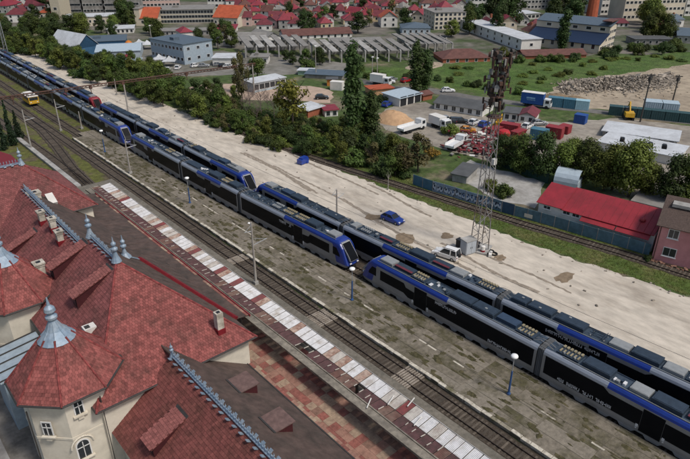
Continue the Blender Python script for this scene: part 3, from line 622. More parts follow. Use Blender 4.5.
batten = MB(); batten.box((-0.55, 0, 0.09), (1.1, 0.07, 0.06)); bme = batten.mesh('batten', mat('batten_pale', (0.48, 0.44, 0.38), 0.8, var=0.2, scale=3))
for yy in seq:
    if ch_.random() < 0.72: o = put('batten', bme, can, (ch_.uniform(-.7, -.05), yy + 0.53 - 65, CZ + 0.03 - PZ), ch_.uniform(-.1, .1)); o.rotation_euler = (0, 0.10, ch_.uniform(-.1, .1)); o.scale = (ch_.uniform(.4, .8), 1, 1)
mb = MB(); mb.box((CI - 0.3, 63.5, CZ + 0.02), (1.1, 92, 0.22)); mb.box((CI + 0.2, 63.5, CZ + 0.16), (0.14, 92, 0.14)); mb.box((CI - 0.8, 63.5, CZ + 0.16), (0.14, 92, 0.14)); mb.build('gutter_beam', mat('gutter_beige', (0.23, 0.205, 0.165), 0.85, c2=(0.13, 0.115, 0.095), mixs=0.6, var=0.3, scale=2), can)
mb = MB(); mb.box((CM, 63.5, CZ - 0.14), (0.2, 92, 0.18)); mb.build('spine_beam', M_gut, can)
mb = MB(); mb.box((CO + 0.06, 63.5, CZ + 0.16), (0.08, 92, 0.2)); mb.build('fascia', M_lgrey, can)
for i in range(16):
    y = 19.5 + i * 5.9; mb = MB(); mb.box((CM, y, PZ + (CZ - PZ - 0.2) / 2), (0.22, 0.22, CZ - PZ - 0.2)); mb.build('post', M_gut, can)
    mb = MB(); mb.box(((CO + CI) / 2, y, CZ - 0.17), (3.7, 0.12, 0.12)); mb.build('cross_beam', M_gut, can)
for q in ((391, 400), (411, 402), (369, 403), (418, 421)):      # loose white laths left on the roof
    c_ = spot(*q, CZ + 0.3); mb = MB(); mb.box(c_, (1.5, 0.1, 0.07), R(rnd.uniform(10, 40))); mb.build('loose_lath', M_white, can)
# ================================================================== trains
M_silver = mat('train_silver', (0.26, 0.258, 0.255), 0.45, 0.1, c2=(0.20, 0.195, 0.185), mixs=0.5, var=0.08, scale=1, spec=0.5)
M_shoulder = mat('train_shoulder_silver', (0.30, 0.325, 0.365), 0.35, 0.3, var=0.06, scale=1, spec=0.5)
M_tblue = mat('train_blue', (0.008, 0.03, 0.21), 0.32, 0.0, var=0.12, scale=1, spec=0.5, coat=0.3)
M_tblack = mat('train_black_glass', (0.006, 0.007, 0.009), 0.25, 0.0, var=0.1, spec=0.08)
M_troof = mat('train_roof', (0.048, 0.07, 0.098), 0.6, 0.1, c2=(0.035, 0.048, 0.065), mixs=0.6, var=0.2, scale=2)
M_tdark = mat('train_underframe', (0.012, 0.012, 0.013), 0.8, var=0.3)
M_unit = mat('roof_unit_grey', (0.27, 0.28, 0.28), 0.55, 0.2, var=0.12, scale=2)
M_unitd = mat('roof_unit_dark', (0.032, 0.048, 0.07), 0.55, 0.2, var=0.2, scale=2)
M_unitr = mat('roof_unit_red', (0.12, 0.025, 0.035), 0.6, var=0.2)
M_unitb = mat('roof_unit_blue', (0.03, 0.05, 0.085), 0.5, var=0.2)
M_brass = mat('resistor_ochre', (0.25, 0.21, 0.13), 0.6, var=0.2)
M_wmark = mat('white_marking', (0.6, 0.6, 0.6), 0.5, var=0.1)
M_redpaint = mat('loco_red', (0.22, 0.02, 0.03), 0.45, var=0.15)
HW = 1.42
SEC = [(HW - 0.05, 0.45), (HW, 0.9), (HW, 3.35), (HW - 0.02, 3.72), (HW - 0.10, 3.98), (HW - 0.28, 4.2), (HW - 0.5, 4.3), (0.0, 4.36)]
def fy_front(z):
    for (a, y0), (b, y1) in zip([(0.4, 0.55), (1.0, 0.12), (1.7, 0.0), (2.4, 0.5), (4.0, 1.95), (4.36, 2.6)], [(1.0, 0.12), (1.7, 0.0), (2.4, 0.5), (4.0, 1.95), (4.36, 2.6), (9, 2.6)]):
        if a <= z <= b: return y0 + (y1 - y0) * (z - a) / (b - a)
    return 0.55
def carriage(train, y0, y1, rowf, cab, seed, blue, doors, texts=(), nose='blue'):
    """one car between y0 < y1 on its track; cab: 'near' (low y), 'far' (high y) or None; blue: list of fractions of blue shoulder measured from the cab (or near) end"""
    L = y1 - y0; xa, xb = rowf(y0) + HW, rowf(y1) + HW; ang = -math.atan2(xb - xa, y1 - y0); rr = random.Random(seed)
    def S(s): return L - s if cab == 'far' else s          # s counts from the cab end
    full = list(reversed([(-x, z) for x, z in SEC])) ; ring = [(x, z) for x, z in SEC] + full[1:]       # right bottom -> top -> left bottom
    n = len(ring); mb = MB(); stations = []
    cuts = sorted(set([0.0, L] + [f * L for ab in blue for f in ab] + [4.0]))
    if cab:
        for d, k in ((0.0, 0.70), (0.12, 0.84), (0.45, 0.93), (1.2, 0.985), (2.4, 1.0)): stations.append((d, k, True))
        stations += [(c, 1.0, False) for c in cuts if c >= 4.0]
    else: stations = [(c, 1.0, False) for c in cuts]
    prev = None; rings = []
    for s, k, fr in stations:
        cur = [(x * (k if fr else 1), S(s + (fy_front(z) * max(0, 1 - s / 6.0) if fr else 0)), z) for x, z in ring]; rings.append((s, cur))
        if prev:
            ps, pc = prev; m_ = (ps + s) / 2; isb = any(a * L - 1e-3 <= m_ <= b * L + 1e-3 for a, b in blue)
            for i in range(n - 1):
                zc = (ring[i][1] + ring[i + 1][1]) / 2
                mi = (2 if zc > 4.3 else ((1 if isb else 3) if zc > 3.7 else 0))
                if nose == 'blue' and cab and fr and s < 2.5: mi = 1 if zc > 1.0 else 0
                if nose == 'red' and cab and fr: mi = 4
                mb.poly([pc[i], pc[i + 1], cur[i + 1], cur[i]], mi)
        prev = (s, cur)
    mb.poly(rings[0][1], 1 if nose == 'blue' and cab else (4 if nose == 'red' and cab else 5)); mb.poly(list(reversed(rings[-1][1])), 5)
    body = put('carriage', mb.mesh('carriage', [M_silver, M_tblue, M_troof, M_shoulder, M_redpaint, M_tdark], fix=True), train, (xa - train.location.x, y0 - train.location.y, 0.28 - train.location.z), ang)
    def part(mb, name, m): return mb.build(name, m, body, local=True)
    # black glazing, lower edge scallops and doors on both flanks
    def flank(poly, sx, off, t, name, m):
        mb = MB(); P = [Vector((sx * (HW + off), S(s), z)) for s, z in poly]; nn = Vector((sx, 0, 0)); mb.slab(P, t, n=nn); mb.mesh; return put(name, mb.mesh(name, m, fix=True), body)
    ds = doors
    for sx in (-1, 1):
        segs = []
        if cab:
            flank([(1.75, 2.0), (3.3, 2.0), (3.3, 3.3), (2.5, 3.3), (1.9, 2.5)], sx, 0.006, 0.03, 'cab_window', M_tblack)
            flank([(4.1, 1.75), (8.6, 1.75), (9.4, 1.35), (ds[0] - 1.1, 1.35), (ds[0] - 1.1, 2.65), (9.0, 2.75), (8.6, 3.3), (4.1, 3.3)], sx, 0.006, 0.03, 'window_band', M_tblack)
            start = ds[0] + 1.1
        else: start = 0.35
        edges = [start] + [d for d in ds[(1 if cab else 0):]] + [L - 0.35]
        for a, b in zip(edges, edges[1:]):
            a2 = a if a == edges[0] else a + 1.1; b2 = b if b == edges[-1] else b - 1.1
            # the band climbs to the shoulder where the shoulder is silver
            m_ = [a2]; st_ = [q * L for ab in blue for q in ab if a2 < q * L < b2]; pts_top = []
            xs = [a2] + st_ + [b2]
            for u, v in zip(xs, xs[1:]):
                isb = any(p * L - .1 <= (u + v) / 2 <= q * L + .1 for p, q in blue); h = 3.22 if isb else 3.66; pts_top += [(u + (0.0 if u == a2 else 0.35), h), (v - (0.0 if v == b2 else 0.35), h)]
            flank([(a2, 1.3), (b2, 1.3)] + list(reversed(pts_top)), sx, 0.006, 0.03, 'window_band', M_tblack)
        for d in ds:
            o = flank([(d - 1.08, 0.72), (d + 1.08, 0.72), (d + 1.08, 3.58), (d - 1.08, 3.58)], sx, 0.009, 0.03, 'door', M_tblack)
            for e in (-1.0, 1.0):
                mb = MB(); mb.box((sx * (HW + 0.014), S(d + e * 1.32), 1.25), (0.012, 0.26, 0.36)); mb.box((sx * (HW + 0.014), S(d + e * 1.36), 0.92), (0.012, 0.16, 0.14)); put('door_marking', mb.mesh('door_marking', M_wmark), body)
        nsc = int(L / 2.6)
        mb = MB()
        for i in range(nsc):         # scalloped skirt
            a = (2.4 if cab else 0.3) + i * (L - (2.8 if cab else 0.6)) / nsc; b = a + (L - (2.8 if cab else 0.6)) / nsc * rr.choice([0.55, 0.62, 0.7])
            P = [Vector((sx * (HW - 0.02), S(s), z)) for s, z in ((a, 0.5), (b, 0.5), (b - 0.35, 0.12), (a + 0.35, 0.12))]; mb.slab(P, 0.05, n=Vector((sx, 0, 0)))
        put('skirt', mb.mesh('skirt', M_silver, fix=True), body)['kind'] = 'stuff'
        for (s, z, ln, hh) in texts:  # lettering too small to read: strokes of uneven letters
            mb = MB(); s_ = s; q = random.Random(int(s * 10))
            while s_ < s + ln:
                lw = q.uniform(0.14, 0.2)
                if q.random() < 0.95:
                    mb.box((sx * (HW + 0.045), S(s_), z), (0.012, 0.05, hh)); mb.box((sx * (HW + 0.045), S(s_ + lw * 0.45), z + q.choice([-.4, 0, .4]) * hh), (0.012, lw, hh * 0.22))
                    if q.random() < 0.6: mb.box((sx * (HW + 0.045), S(s_ + lw * 0.8), z), (0.012, 0.05, hh * q.choice([1, .6])))
                s_ += lw + 0.09
            put('lettering', mb.mesh('lettering', M_wmark), body)['kind'] = 'stuff'
    # windscreen with its pale frame
    if cab:
        def fp(x, z, o): return (x, S(fy_front(z) - o), z)
        for nm, w0, w1, za, zb, o, m in (('windscreen_frame', 0.84, 0.82, 1.6, 4.02, 0.04, M_unit if nose != 'red' else M_redpaint), ('windscreen', 0.77, 0.75, 1.7, 3.93, 0.06, M_tblack)):
            mb = MB(); P = []
            for i in range(7): z = za + (zb - za) * i / 6; P.append(z)
            for a, b in zip(P, P[1:]):
                mb.poly([fp(-w0, a, o), fp(w0, a, o), fp(w1, b, o), fp(-w1, b, o)])
            for a, b in zip(P, P[1:]):
                for sg in (-1, 1): mb.poly([fp(sg * w0, a, o), fp(sg * w1, b, o), fp(sg * w1, b, -0.3), fp(sg * w0, a, -0.3)])
            mb.poly([fp(-w1, zb, o), fp(w1, zb, o), fp(w1, zb, -0.3), fp(-w1, zb, -0.3)]); mb.poly([fp(w0, za, o), fp(-w0, za, o), fp(-w0, za, -0.3), fp(w0, za, -0.3)])
            part(mb, nm, m)
        for sg in (-1, 1): mb = MB(); mb.box((sg * 0.72, S(fy_front(1.2) - 0.02), 1.2), (0.34, 0.1, 0.16)); part(mb, 'headlight', M_lampwhite)
        mb = MB(); mb.box((0, S(0.25), 0.6), (0.5, 0.6, 0.3)); part(mb, 'coupler', M_tdark)
    # underframe and bogies
    mb = MB(); mb.box((0, L / 2, 0.42), (2.2, L - 1.5, 0.4)); part(mb, 'underframe', M_tdark)
    for bs in (3.4, L - 3.4):
        mb = MB(); mb.box((0, bs, 0.4), (2.0, 2.9, 0.28))
        for e in (-1.2, 1.2):
            for sg in (-0.75, 0.75): mb.tube((sg - 0.06, bs + e, 0.42), (sg + 0.06, bs + e, 0.42), 0.42, 0.42, 10)
        part(mb, 'bogie', M_tdark)
    # roof: side ducts, equipment
    for sg in (-1, 1): mb = MB(); mb.box((sg * 0.98, L / 2 + (0 if not cab else (1 if cab == 'near' else -1)), 4.34), (0.06, L - 4.2, 0.1)); part(mb, 'roof_duct', M_unit if sg < 0 else M_unitd)
    s = 3.4 if cab else 0.9
    def unit(kind, s, ln):
        c = S(s + ln / 2); mb = MB()
        if kind == 'ac': mb.box((0, c, 4.5), (1.5, ln, 0.34)); mb.box((0, c, 4.68), (1.34, ln - 0.2, 0.05)); part(mb, 'roof_unit', M_unit)
        elif kind in ('dark', 'flat'):
            hh = 0.5 if kind == 'dark' else 0.2; mb.box((0, c, 4.32 + hh / 2), (1.62, ln, hh)); mb.box((0, c, 4.34 + hh), (1.42, ln - 0.3, 0.06)); o = part(mb, 'roof_unit', M_unitd)
            if rr.random() < 0.5: mb = MB(); mb.box((rr.uniform(-.4, .4), c + rr.uniform(-.3, .3) * ln, 4.38 + hh), (0.25, 0.3, 0.1)); part(mb, 'roof_fitting', M_unit)
        elif kind == 'blue': mb.box((0.1, c, 4.55), (1.3, ln, 0.5)); part(mb, 'roof_unit', M_unitb)
        elif kind == 'red': mb.box((0.12, c, 4.5), (1.2, ln, 0.3)); part(mb, 'roof_unit', M_unitd); mb = MB(); mb.box((-0.35, c, 4.67), (0.42, ln - 0.1, 0.06)); part(mb, 'roof_panel', M_unitr)
        elif kind == 'res':
            mb.box((0, c, 4.42), (1.6, ln, 0.2)); part(mb, 'roof_unit', M_unitd); mb = MB(); k = int(ln / 0.42)
            for i in range(k): mb.box((0.5, S(s + 0.2 + i * 0.42), 4.6), (0.42, 0.24, 0.18)); mb.box((-0.3, S(s + 0.2 + i * 0.42), 4.58), (0.6, 0.16, 0.12))
            part(mb, 'resistor_bank', M_brass if rr.random() < 0.7 else M_unit)
            for i in range(2): mb = MB(); mb.lathe((-0.6, S(s + 0.5 + i * ln * 0.5), 4.5), [(0.1, 0), (0.14, 0.1), (0.1, 0.22)], 7); part(mb, 'insulator', M_unit)
        elif kind == 'panto':
            for e in (-0.6, 0.6): mb.tube((-0.55, c + e, 4.42), (0.55, c + e, 4.42), 0.04)
            for sg in (-0.4, 0.4): mb.path([(sg, c - 0.6, 4.45), (sg * 0.6, c + 1.0, 4.62), (sg * 0.5, c - 0.7, 4.72)], 0.035, 5)
            mb.tube((-0.8, c - 0.7, 4.74), (0.8, c - 0.7, 4.74), 0.04); mb.tube((-0.8, c - 0.95, 4.74), (0.8, c - 0.95, 4.74), 0.04); part(mb, 'pantograph', M_unitd)
            for e in (-0.8, 0.8):
                for sg in (-0.5, 0.5): mb = MB(); mb.lathe((sg, c + e, 4.32), [(0.07, 0), (0.11, 0.06), (0.07, 0.14)], 6); part(mb, 'insulator', M_unit)
        elif kind == 'small':
            for i in range(4): mb = MB(); mb.box((rr.uniform(-.55, .55), S(s + ln * (i + 0.5) / 4), 4.44), (rr.uniform(.25, .6), rr.uniform(.2, .38), rr.uniform(.14, .3))); part(mb, 'roof_fitting', rr.choice([M_unit, M_unitd, M_unitd, M_wmark]))
    first = True
    while s < L - 2.2:
        k = 'ac' if (first and cab) else rr.choice(['dark', 'flat', 'res', 'res', 'ac', 'red', 'small', 'res', 'dark', 'blue', 'small', 'panto']); first = False
        ln = {'dark': 3.4, 'flat': 4.2, 'res': 2.6, 'ac': 2.0, 'red': 2.8, 'small': 1.6, 'blue': 2.6, 'panto': 2.6}[k] * rr.uniform(0.85, 1.15); ln = min(ln, L - 1.0 - s)
        unit(k, s, ln); s += ln + rr.uniform(0.15, 0.5)
    mb = MB()      # cable run
    mb.path([(0.85 + 0.05 * math.sin(i), 1.2 + i * (L - 2.4) / 12 if not cab else S(3.4 + i * (L - 4.6) / 12), 4.4) for i in range(13)], 0.035, 4); part(mb, 'cable', M_unitd)
    return body
def gangway(train, y, rowf):
    x = rowf(y) + HW; mb = MB(); mb.box((x, y, 2.55), (2.5, 0.9, 3.7)); mb.box((x, y - 0.2, 2.55), (2.62, 0.1, 3.85)); mb.box((x, y + 0.2, 2.55), (2.62, 0.1, 3.85)); mb.box((x, y, 2.55), (2.66, 0.12, 3.9))
    mb.build('gangway', mat('gangway_rubber', (0.10, 0.105, 0.11), 0.7, var=0.2), train)
    mb = MB()
    for sx in (-0.8, -0.3, 0.5): mb.path([(x + sx, y - 1.2, 4.75), (x + sx * 1.1, y - 0.5, 5.05), (x + sx * 0.9, y + 0.5, 5.05), (x + sx, y + 1.3, 4.75)], 0.05, 5)
    mb.build('jumper_cables', mat('cable_grey', (0.18, 0.18, 0.18), 0.6), train)
def make_train(label, ys, rowf, near_cab=False, far_cab=False, seed=0, nose='blue', texts=None):
    t = thing('passenger_train', (rowf((ys[0] + ys[-1]) / 2) + HW, (ys[0] + ys[-1]) / 2, 0), label, 'train', 'blue and silver trains stabled in two rows')
    n = len(ys) - 1
    for i in range(n):
        cab = 'near' if (i == 0 and near_cab) else ('far' if (i == n - 1 and far_cab) else None); a, b = ys[i], ys[i + 1]
        if i: a += 0.4
        if i < n - 1: b -= 0.4
        L = b - a; blue = [(0.0, 0.55)] if cab else [(0.28, 0.70)]; doors = [11.6] if cab else [L * 0.5]
        if cab and L < 18: doors = [10.8]
        carriage(t, a, b, rowf, cab, seed * 10 + i, blue, doors, (texts or {}).get(i, ()), nose)
        if i: gangway(t, ys[i], rowf)
    return t
# y of the car ends, taken from the photograph
make_train('blue-nosed train in the near row at bottom right, facing away beside the platform lamps', [-22, 0.5, 26.2, 55.6], row1, far_cab=True, seed=1, texts={2: ((14.2, 2.98, 3.3, 0.42), (22.6, 1.6, 3.2, 0.4)), 1: ((16.6, 1.62, 6.4, 0.42),)})
make_train('middle train of the near row with its blue and silver nose pointing right', [58.2, 86.3, 107.5, 133.0], row1, near_cab=True, far_cab=True, seed=2, texts={0: ((13.4, 2.98, 3.0, 0.42),)})
make_train('farthest train of the near row, running out at the left edge', [135.6, 162, 186, 210, 234, 258, 282], row1, near_cab=True, seed=3)
make_train('train at the right of the far row, beside the dirt lot and the white car', [-20, 9, 35.5, 64.6, 89.4], row2, far_cab=True, seed=4, texts={1: ((12.6, 3.0, 6.6, 0.42),)})
make_train('train of the far row with a white-framed windscreen, ending beside the dirt lot', [91.2, 116, 140, 164.0], row2, near_cab=True, far_cab=True, seed=5)
make_train('farthest train of the far row with a dark red nose', [166.4, 190, 214, 238, 262, 286], row2, near_cab=True, seed=6, nose='red')
# yellow fronted service rail vehicle on the siding
def rail_truck():
    c = spot(35, 107); x, y = 45.4, c.y; t = thing('rail_service_vehicle', (x, y, 0), 'yellow-fronted rail vehicle with a white roof standing on the grassy siding', 'rail vehicle')
    ye = mat('service_yellow', (0.55, 0.32, 0.03), 0.5, var=0.15)
    mb = MB(); mb.box((x, y + 3.2, 1.95), (2.7, 6.4, 2.0)); mb.build('body', ye, t)
    mb = MB(); mb.slab([(x - 1.42, y - 0.1, 3.05), (x + 1.42, y - 0.1, 3.05), (x + 1.42, y + 6.5, 3.05), (x - 1.42, y + 6.5, 3.05)], 0.12); mb.box((x, y + 3.2, 3.2), (2.1, 6, 0.3)); mb.build('roof', M_white, t)
    mb = MB(); mb.box((x, y - 0.02, 2.35), (2.3, 0.06, 0.8)); mb.build('windscreen', M_glass, t)
    for s in (-1, 1): mb = MB(); mb.box((x + s * 0.9, y - 0.04, 1.4), (0.3, 0.08, 0.2)); mb.build('headlight', M_lampwhite, t); mb = MB(); mb.box((x + s * 1.36, y + 2.6, 2.35), (0.05, 4, 0.7)); mb.build('side_window', M_glass, t)
    for e in (1.4, 5.0):
        mb = MB()
        for s in (-0.75, 0.75): mb.tube((x + s - .06, y + e, 0.68), (x + s + .06, y + e, 0.68), 0.4, 0.4, 12)
        mb.box((x, y + e, 0.7), (1.6, 0.2, 0.2)); mb.build('wheelset', M_tdark, t)
    mb = MB(); mb.box((x, y + 3.2, 0.9), (2.5, 6.2, 0.3)); mb.build('underframe', M_tdark, t)
rail_truck()
# ================================================================== vegetation kit
GREENS = {'dark': (0.042, 0.066, 0.018), 'mid': (0.07, 0.10, 0.022), 'light': (0.12, 0.15, 0.03), 'yellow': (0.17, 0.165, 0.028), 'olive': (0.10, 0.09, 0.035), 'pine': (0.018, 0.034, 0.014), 'autumn': (0.22, 0.13, 0.025)}
LEAF = {k: leafmat('leaf_' + k, c) for k, c in GREENS.items()}
M_bark = mat('bark', (0.075, 0.06, 0.048), 0.95, var=0.3, scale=3)
M_palebark = mat('pale_bark', (0.26, 0.24, 0.21), 0.9, var=0.3, scale=3)
def leafquad(mb, p, nrm, s, rv, r):
    n = nrm.normalized(); u = n.orthogonal().normalized(); a = r.uniform(0, 6.28); v = n.cross(u); u, v = u * math.cos(a) + v * math.sin(a), v * math.cos(a) - u * math.sin(a)
    mb.poly([p - u * s - v * s * 0.55, p + u * s * 0.2 - v * s * 0.75, p + u * s + v * s * 0.1, p + u * s * 0.1 + v * s * 0.7, p - u * s * 0.7 + v * s * 0.5], 0, rv)
def crown_mesh(name, seed, h, wd, base=0.12, lobes=14, leaves=1500, ls=0.3, shape='round', key='mid'):
    r = random.Random(seed); mb = MB(); L = []
    for i in range(lobes):
        if shape == 'round':
            t = r.uniform(0, 6.28); f = i / lobes; zz = h * (base + (1 - base) * r.uniform(0.12, 0.92)); k = math.sin(math.pi * min(0.98, max(0.08, (zz / h - base) / (1 - base) * 0.86 + 0.12))); rad = wd / 2 * k * r.uniform(0.25, 0.8)
            c = Vector((math.cos(t) * rad, math.sin(t) * rad, zz)); lr = wd * r.uniform(0.13, 0.24)
        elif shape == 'poplar':
            f = (i + 0.5) / lobes; zz = h * (0.1 + 0.86 * f); k = min(1, 0.55 + 1.2 * f) * (1 - f) ** 0.36; t = r.uniform(0, 6.28); c = Vector((math.cos(t) * wd * 0.22 * k, math.sin(t) * wd * 0.22 * k, zz)); lr = wd * (0.16 + 0.28 * k) * r.uniform(0.7, 1.1)
        elif shape == 'cone':
            f = (i + 0.5) / lobes; zz = h * (0.06 + 0.9 * f); t = r.uniform(0, 6.28); k = (1 - f); c = Vector((math.cos(t) * wd * 0.2 * k, math.sin(t) * wd * 0.2 * k, zz)); lr = wd * (0.08 + 0.34 * k)
        else:
            t = r.uniform(0, 6.28); rad = wd / 2 * math.sqrt(r.random()) * 0.75; c = Vector((math.cos(t) * rad, math.sin(t) * rad, h * r.uniform(0.15, 0.75) * (1 - 0.5 * rad / wd * 2))); lr = wd * r.uniform(0.14, 0.26)
        L.append((c, lr, r.random()))
    tot = sum(q[1] ** 2 for q in L)
    for c, lr, lv in L:
        k = max(8, int(leaves * lr * lr / tot)); st_ = 1.35 if shape in ('poplar', 'cone') else 0.85
        for _ in range(k):
            d = Vector((r.gauss(0, 1), r.gauss(0, 1), r.gauss(0, 1))).normalized(); rad = lr * (r.random() ** 0.38) * r.uniform(0.75, 1.15)
            p = c + Vector((d.x * rad, d.y * rad, d.z * rad * st_))
            if p.z < 0.05: continue
            leafquad(mb, p, d + Vector((0, 0, 0.45)) + Vector((r.uniform(-.5, .5), r.uniform(-.5, .5), r.uniform(-.3, .5))), ls * r.uniform(0.6, 1.35), min(1, max(0, 0.5 * lv + 0.5 * r.random())), r)
    return mb.mesh(name, LEAF[key])
def trunk_mesh(name, seed, h, wd, r0, limbs=8, m=None, twigs=False, top=0.75):
    r = random.Random(seed); mb = MB(); p = Vector((0, 0, -0.1)); n = 5; pts = [p]
    for i in range(n): p = p + Vector((r.uniform(-.12, .12) * wd * .2, r.uniform(-.12, .12) * wd * .2, h * top / n)); pts.append(p)
    for i in range(n): mb.tube(pts[i], pts[i + 1], r0 * (1 - i / n * 0.8), r0 * (1 - (i + 1) / n * 0.8), 6)
    for i in range(limbs):
        f = r.uniform(0.3, 0.98); k = min(n - 1, int(f * n)); a = pts[k].lerp(pts[k + 1], f * n - k); t = r.uniform(0, 6.28); ln = wd * r.uniform(0.25, 0.48); b = a + Vector((math.cos(t) * ln, math.sin(t) * ln, ln * r.uniform(0.5, 1.3)))
        mb.tube(a, b, r0 * 0.35, r0 * 0.12, 5)
        if twigs:
            for j in range(7):
                q = a.lerp(b, r.uniform(0.3, 1)); e = q + Vector((r.uniform(-1, 1), r.uniform(-1, 1), r.uniform(0.3, 1.4))) * wd * 0.16; mb.tube(q, e, r0 * 0.12, r0 * 0.05, 4, cap=False)
                for _ in range(3): e2 = q.lerp(e, r.uniform(.4, 1)); mb.tube(e2, e2 + Vector((r.uniform(-1, 1), r.uniform(-1, 1), r.uniform(0.1, 1.2))) * wd * 0.09, r0 * 0.055, r0 * 0.03, 3, cap=False)
    return mb.mesh(name, m or M_bark)
TREES = {}
def kind(key, crowns, trunks): TREES[key] = (crowns, trunks)
tr_r = [trunk_mesh('trunk', 40 + i, 8, 6, 0.2, 9) for i in range(2)]
for g in ('dark', 'mid', 'light'):
    kind('round_' + g, [crown_mesh('crown', 10 + i + hash_ * 7, 8, 6.4, 0.08, 24, 3000, 0.2, 'round', g) for hash_, i in ((len(g), 0), (len(g), 1), (len(g), 2))], tr_r)
    kind('bush_' + g, [crown_mesh('crown', 60 + i + len(g) * 5, 4, 5.2, 0.0, 14, 1700, 0.19, 'bush', g) for i in range(2)], [trunk_mesh('trunk', 70, 3, 3, 0.1, 6)])
kind('round_yellow', [crown_mesh('crown', 91, 9, 7.5, 0.18, 20, 1500, 0.24, 'round', 'yellow')], [trunk_mesh('trunk', 92, 9, 7.5, 0.25, 12)])
kind('round_olive', [crown_mesh('crown', 93, 9, 6, 0.2, 16, 1200, 0.24, 'round', 'olive'), crown_mesh('crown', 94, 8, 6, 0.15, 15, 1100, 0.24, 'round', 'olive')], [trunk_mesh('trunk', 95, 9, 6, 0.2, 12)])
kind('poplar', [crown_mesh('crown', 100 + i, 20, 5.2, 0.0, 26, 3800, 0.3, 'poplar', 'dark') for i in range(2)], [trunk_mesh('trunk', 101, 20, 2, 0.3, 8, top=0.9)])
kind('cypress', [crown_mesh('crown', 103, 12, 3.2, 0.0, 16, 2000, 0.22, 'cone', 'pine')], [trunk_mesh('trunk', 104, 12, 1, 0.2, 3)])
kind('autumn', [crown_mesh('crown', 105, 4, 5, 0.0, 10, 700, 0.22, 'bush', 'autumn')], [trunk_mesh('trunk', 106, 3, 3, 0.1, 6)])
kind('big_dark', [crown_mesh('crown', 110 + i, 10, 9, 0.06, 36, 6500, 0.2, 'round', ('mid', 'dark', 'light')[i]) for i in range(3)], [trunk_mesh('trunk', 113, 10, 9, 0.3, 14)])
BARE = [trunk_mesh('branches', 120 + i, 8, 6, 0.14, 22, mat('bare_twigs', (0.17, 0.13, 0.115), 0.95, var=0.2), True, 0.85) for i in range(2)]
tv = random.Random(99)
def tree(key, p, h, wd=None, name=None, label=None, group=None, cat='tree'):
    crowns, trunks = TREES[key]; ref = {'bush': 4.0, 'poplar': 20.0, 'cypress': 12.0, 'autumn': 4.0, 'big': 10.0}.get(key.split('_')[0], 9.0 if key in ('round_yellow', 'round_olive') else 8.0)
    rw = {'bush': 5.2, 'poplar': 5.2, 'cypress': 3.2, 'autumn': 5.0, 'big': 9.0}.get(key.split('_')[0], 6.4); s = h / ref; sx = (wd / rw) if wd else s * tv.uniform(0.9, 1.15)
    t = thing(name or {'bush': 'bush', 'poplar': 'poplar_tree', 'cypress': 'conifer_tree', 'autumn': 'bush'}.get(key.split('_')[0], 'leafy_tree'), (p[0], p[1], 0), label, cat, group, tv.uniform(0, 6.28)); t.scale = (sx, sx, s)
    put('trunk', tv.choice(trunks), t); put('crown', tv.choice(crowns), t); return t
def bare(p, h, label=None, group=None):
    t = thing('bare_tree', (p[0], p[1], 0), label, 'tree', group, tv.uniform(0, 6.28)); s = h / 8; t.scale = (s, s, s); put('branches', tv.choice(BARE), t); return t
def scatter(poly, spacing, seed, jit=0.9):
    r = random.Random(seed); P = [Vector((q[0], q[1], 0)) for q in poly]; x0, x1 = min(p.x for p in P), max(p.x for p in P); y0, y1 = min(p.y for p in P), max(p.y for p in P); out = []; y = y0; k = 0
    while y < y1:
        x = x0 + (spacing / 2 if k % 2 else 0)
        while x < x1:
            q = Vector((x + r.uniform(-.5, .5) * spacing * jit, y + r.uniform(-.5, .5) * spacing * jit, 0))
            if inside(q, P): out.append(q)
            x += spacing
        y += spacing * 0.87; k += 1
    return out
def hpx(px, py, h): return h * mpp(spot(px, py)) / 0.9          # metres for a height of h photograph pixels standing at px, py

# ---- grass blades: tufts joined into one mass
def tufts(name, pts, hmin, hmax, m, label, seed=0, per=3):
    r = random.Random(seed); mb = MB()
    for p in pts:
        for _ in range(per):
            t = r.uniform(0, 6.28); h = r.uniform(hmin, hmax); w_ = h * 0.16; q = Vector((p[0] + r.uniform(-.2, .2), p[1] + r.uniform(-.2, .2), p[2] if len(p) > 2 else 0.01)); d = Vector((math.cos(t), math.sin(t), 0)) * w_; l = Vector((r.uniform(-.4, .4), r.uniform(-.4, .4), 1)) * h
            mb.poly([q - d, q + d, q + l], 0, r.random())
    return tag(mb.build(name, m), label, 'grass', kind='stuff')
r_ = random.Random(202); pts = []
vp = [(x + 0.1, y) for y, x in [(0, 85.6), (21, 84.0), (40, 81.0), (67, 79.8), (105, 78.2), (126, 75.9)]] + [(84, 126), (86, 92), (87, 76), (90.5, 52), (93, 32), (96, 8)]
while len(pts) < 14000:
    y = r_.uniform(5, 128); x = r_.uniform(75, 96)
    if inside((x, y), vp) and abs(x - lerp_table(B_CURVE, y)) > 1.1: pts.append((x, y, 0.016))
tufts('verge_grass_blades', pts, 0.08, 0.22, LEAF['light'], 'green grass growing on the verge beside the single track', 1)
pts = []
for i in range(5200):
    y = r_.uniform(100, 320); x = r_.uniform(30, 50 if y > 150 else 42.5)
    if any(abs(x - c) < 1.3 for c in (41.3,)): continue
    if y < 118.5 and x < 40: continue
    pts.append((x, y, 0.01))
for i in range(900):
    y = r_.uniform(15, 145); x = r_.choice([42.7, 42.75, 39.75, 43.45, row1(y) - 0.5]) + r_.uniform(-.12, .12); pts.append((x, y, 0.06 if x < 42.9 else PZ))
tufts('yard_weeds', pts, 0.06, 0.2, LEAF['olive'], 'weeds and rough grass among the sidings and platform edges', 2)

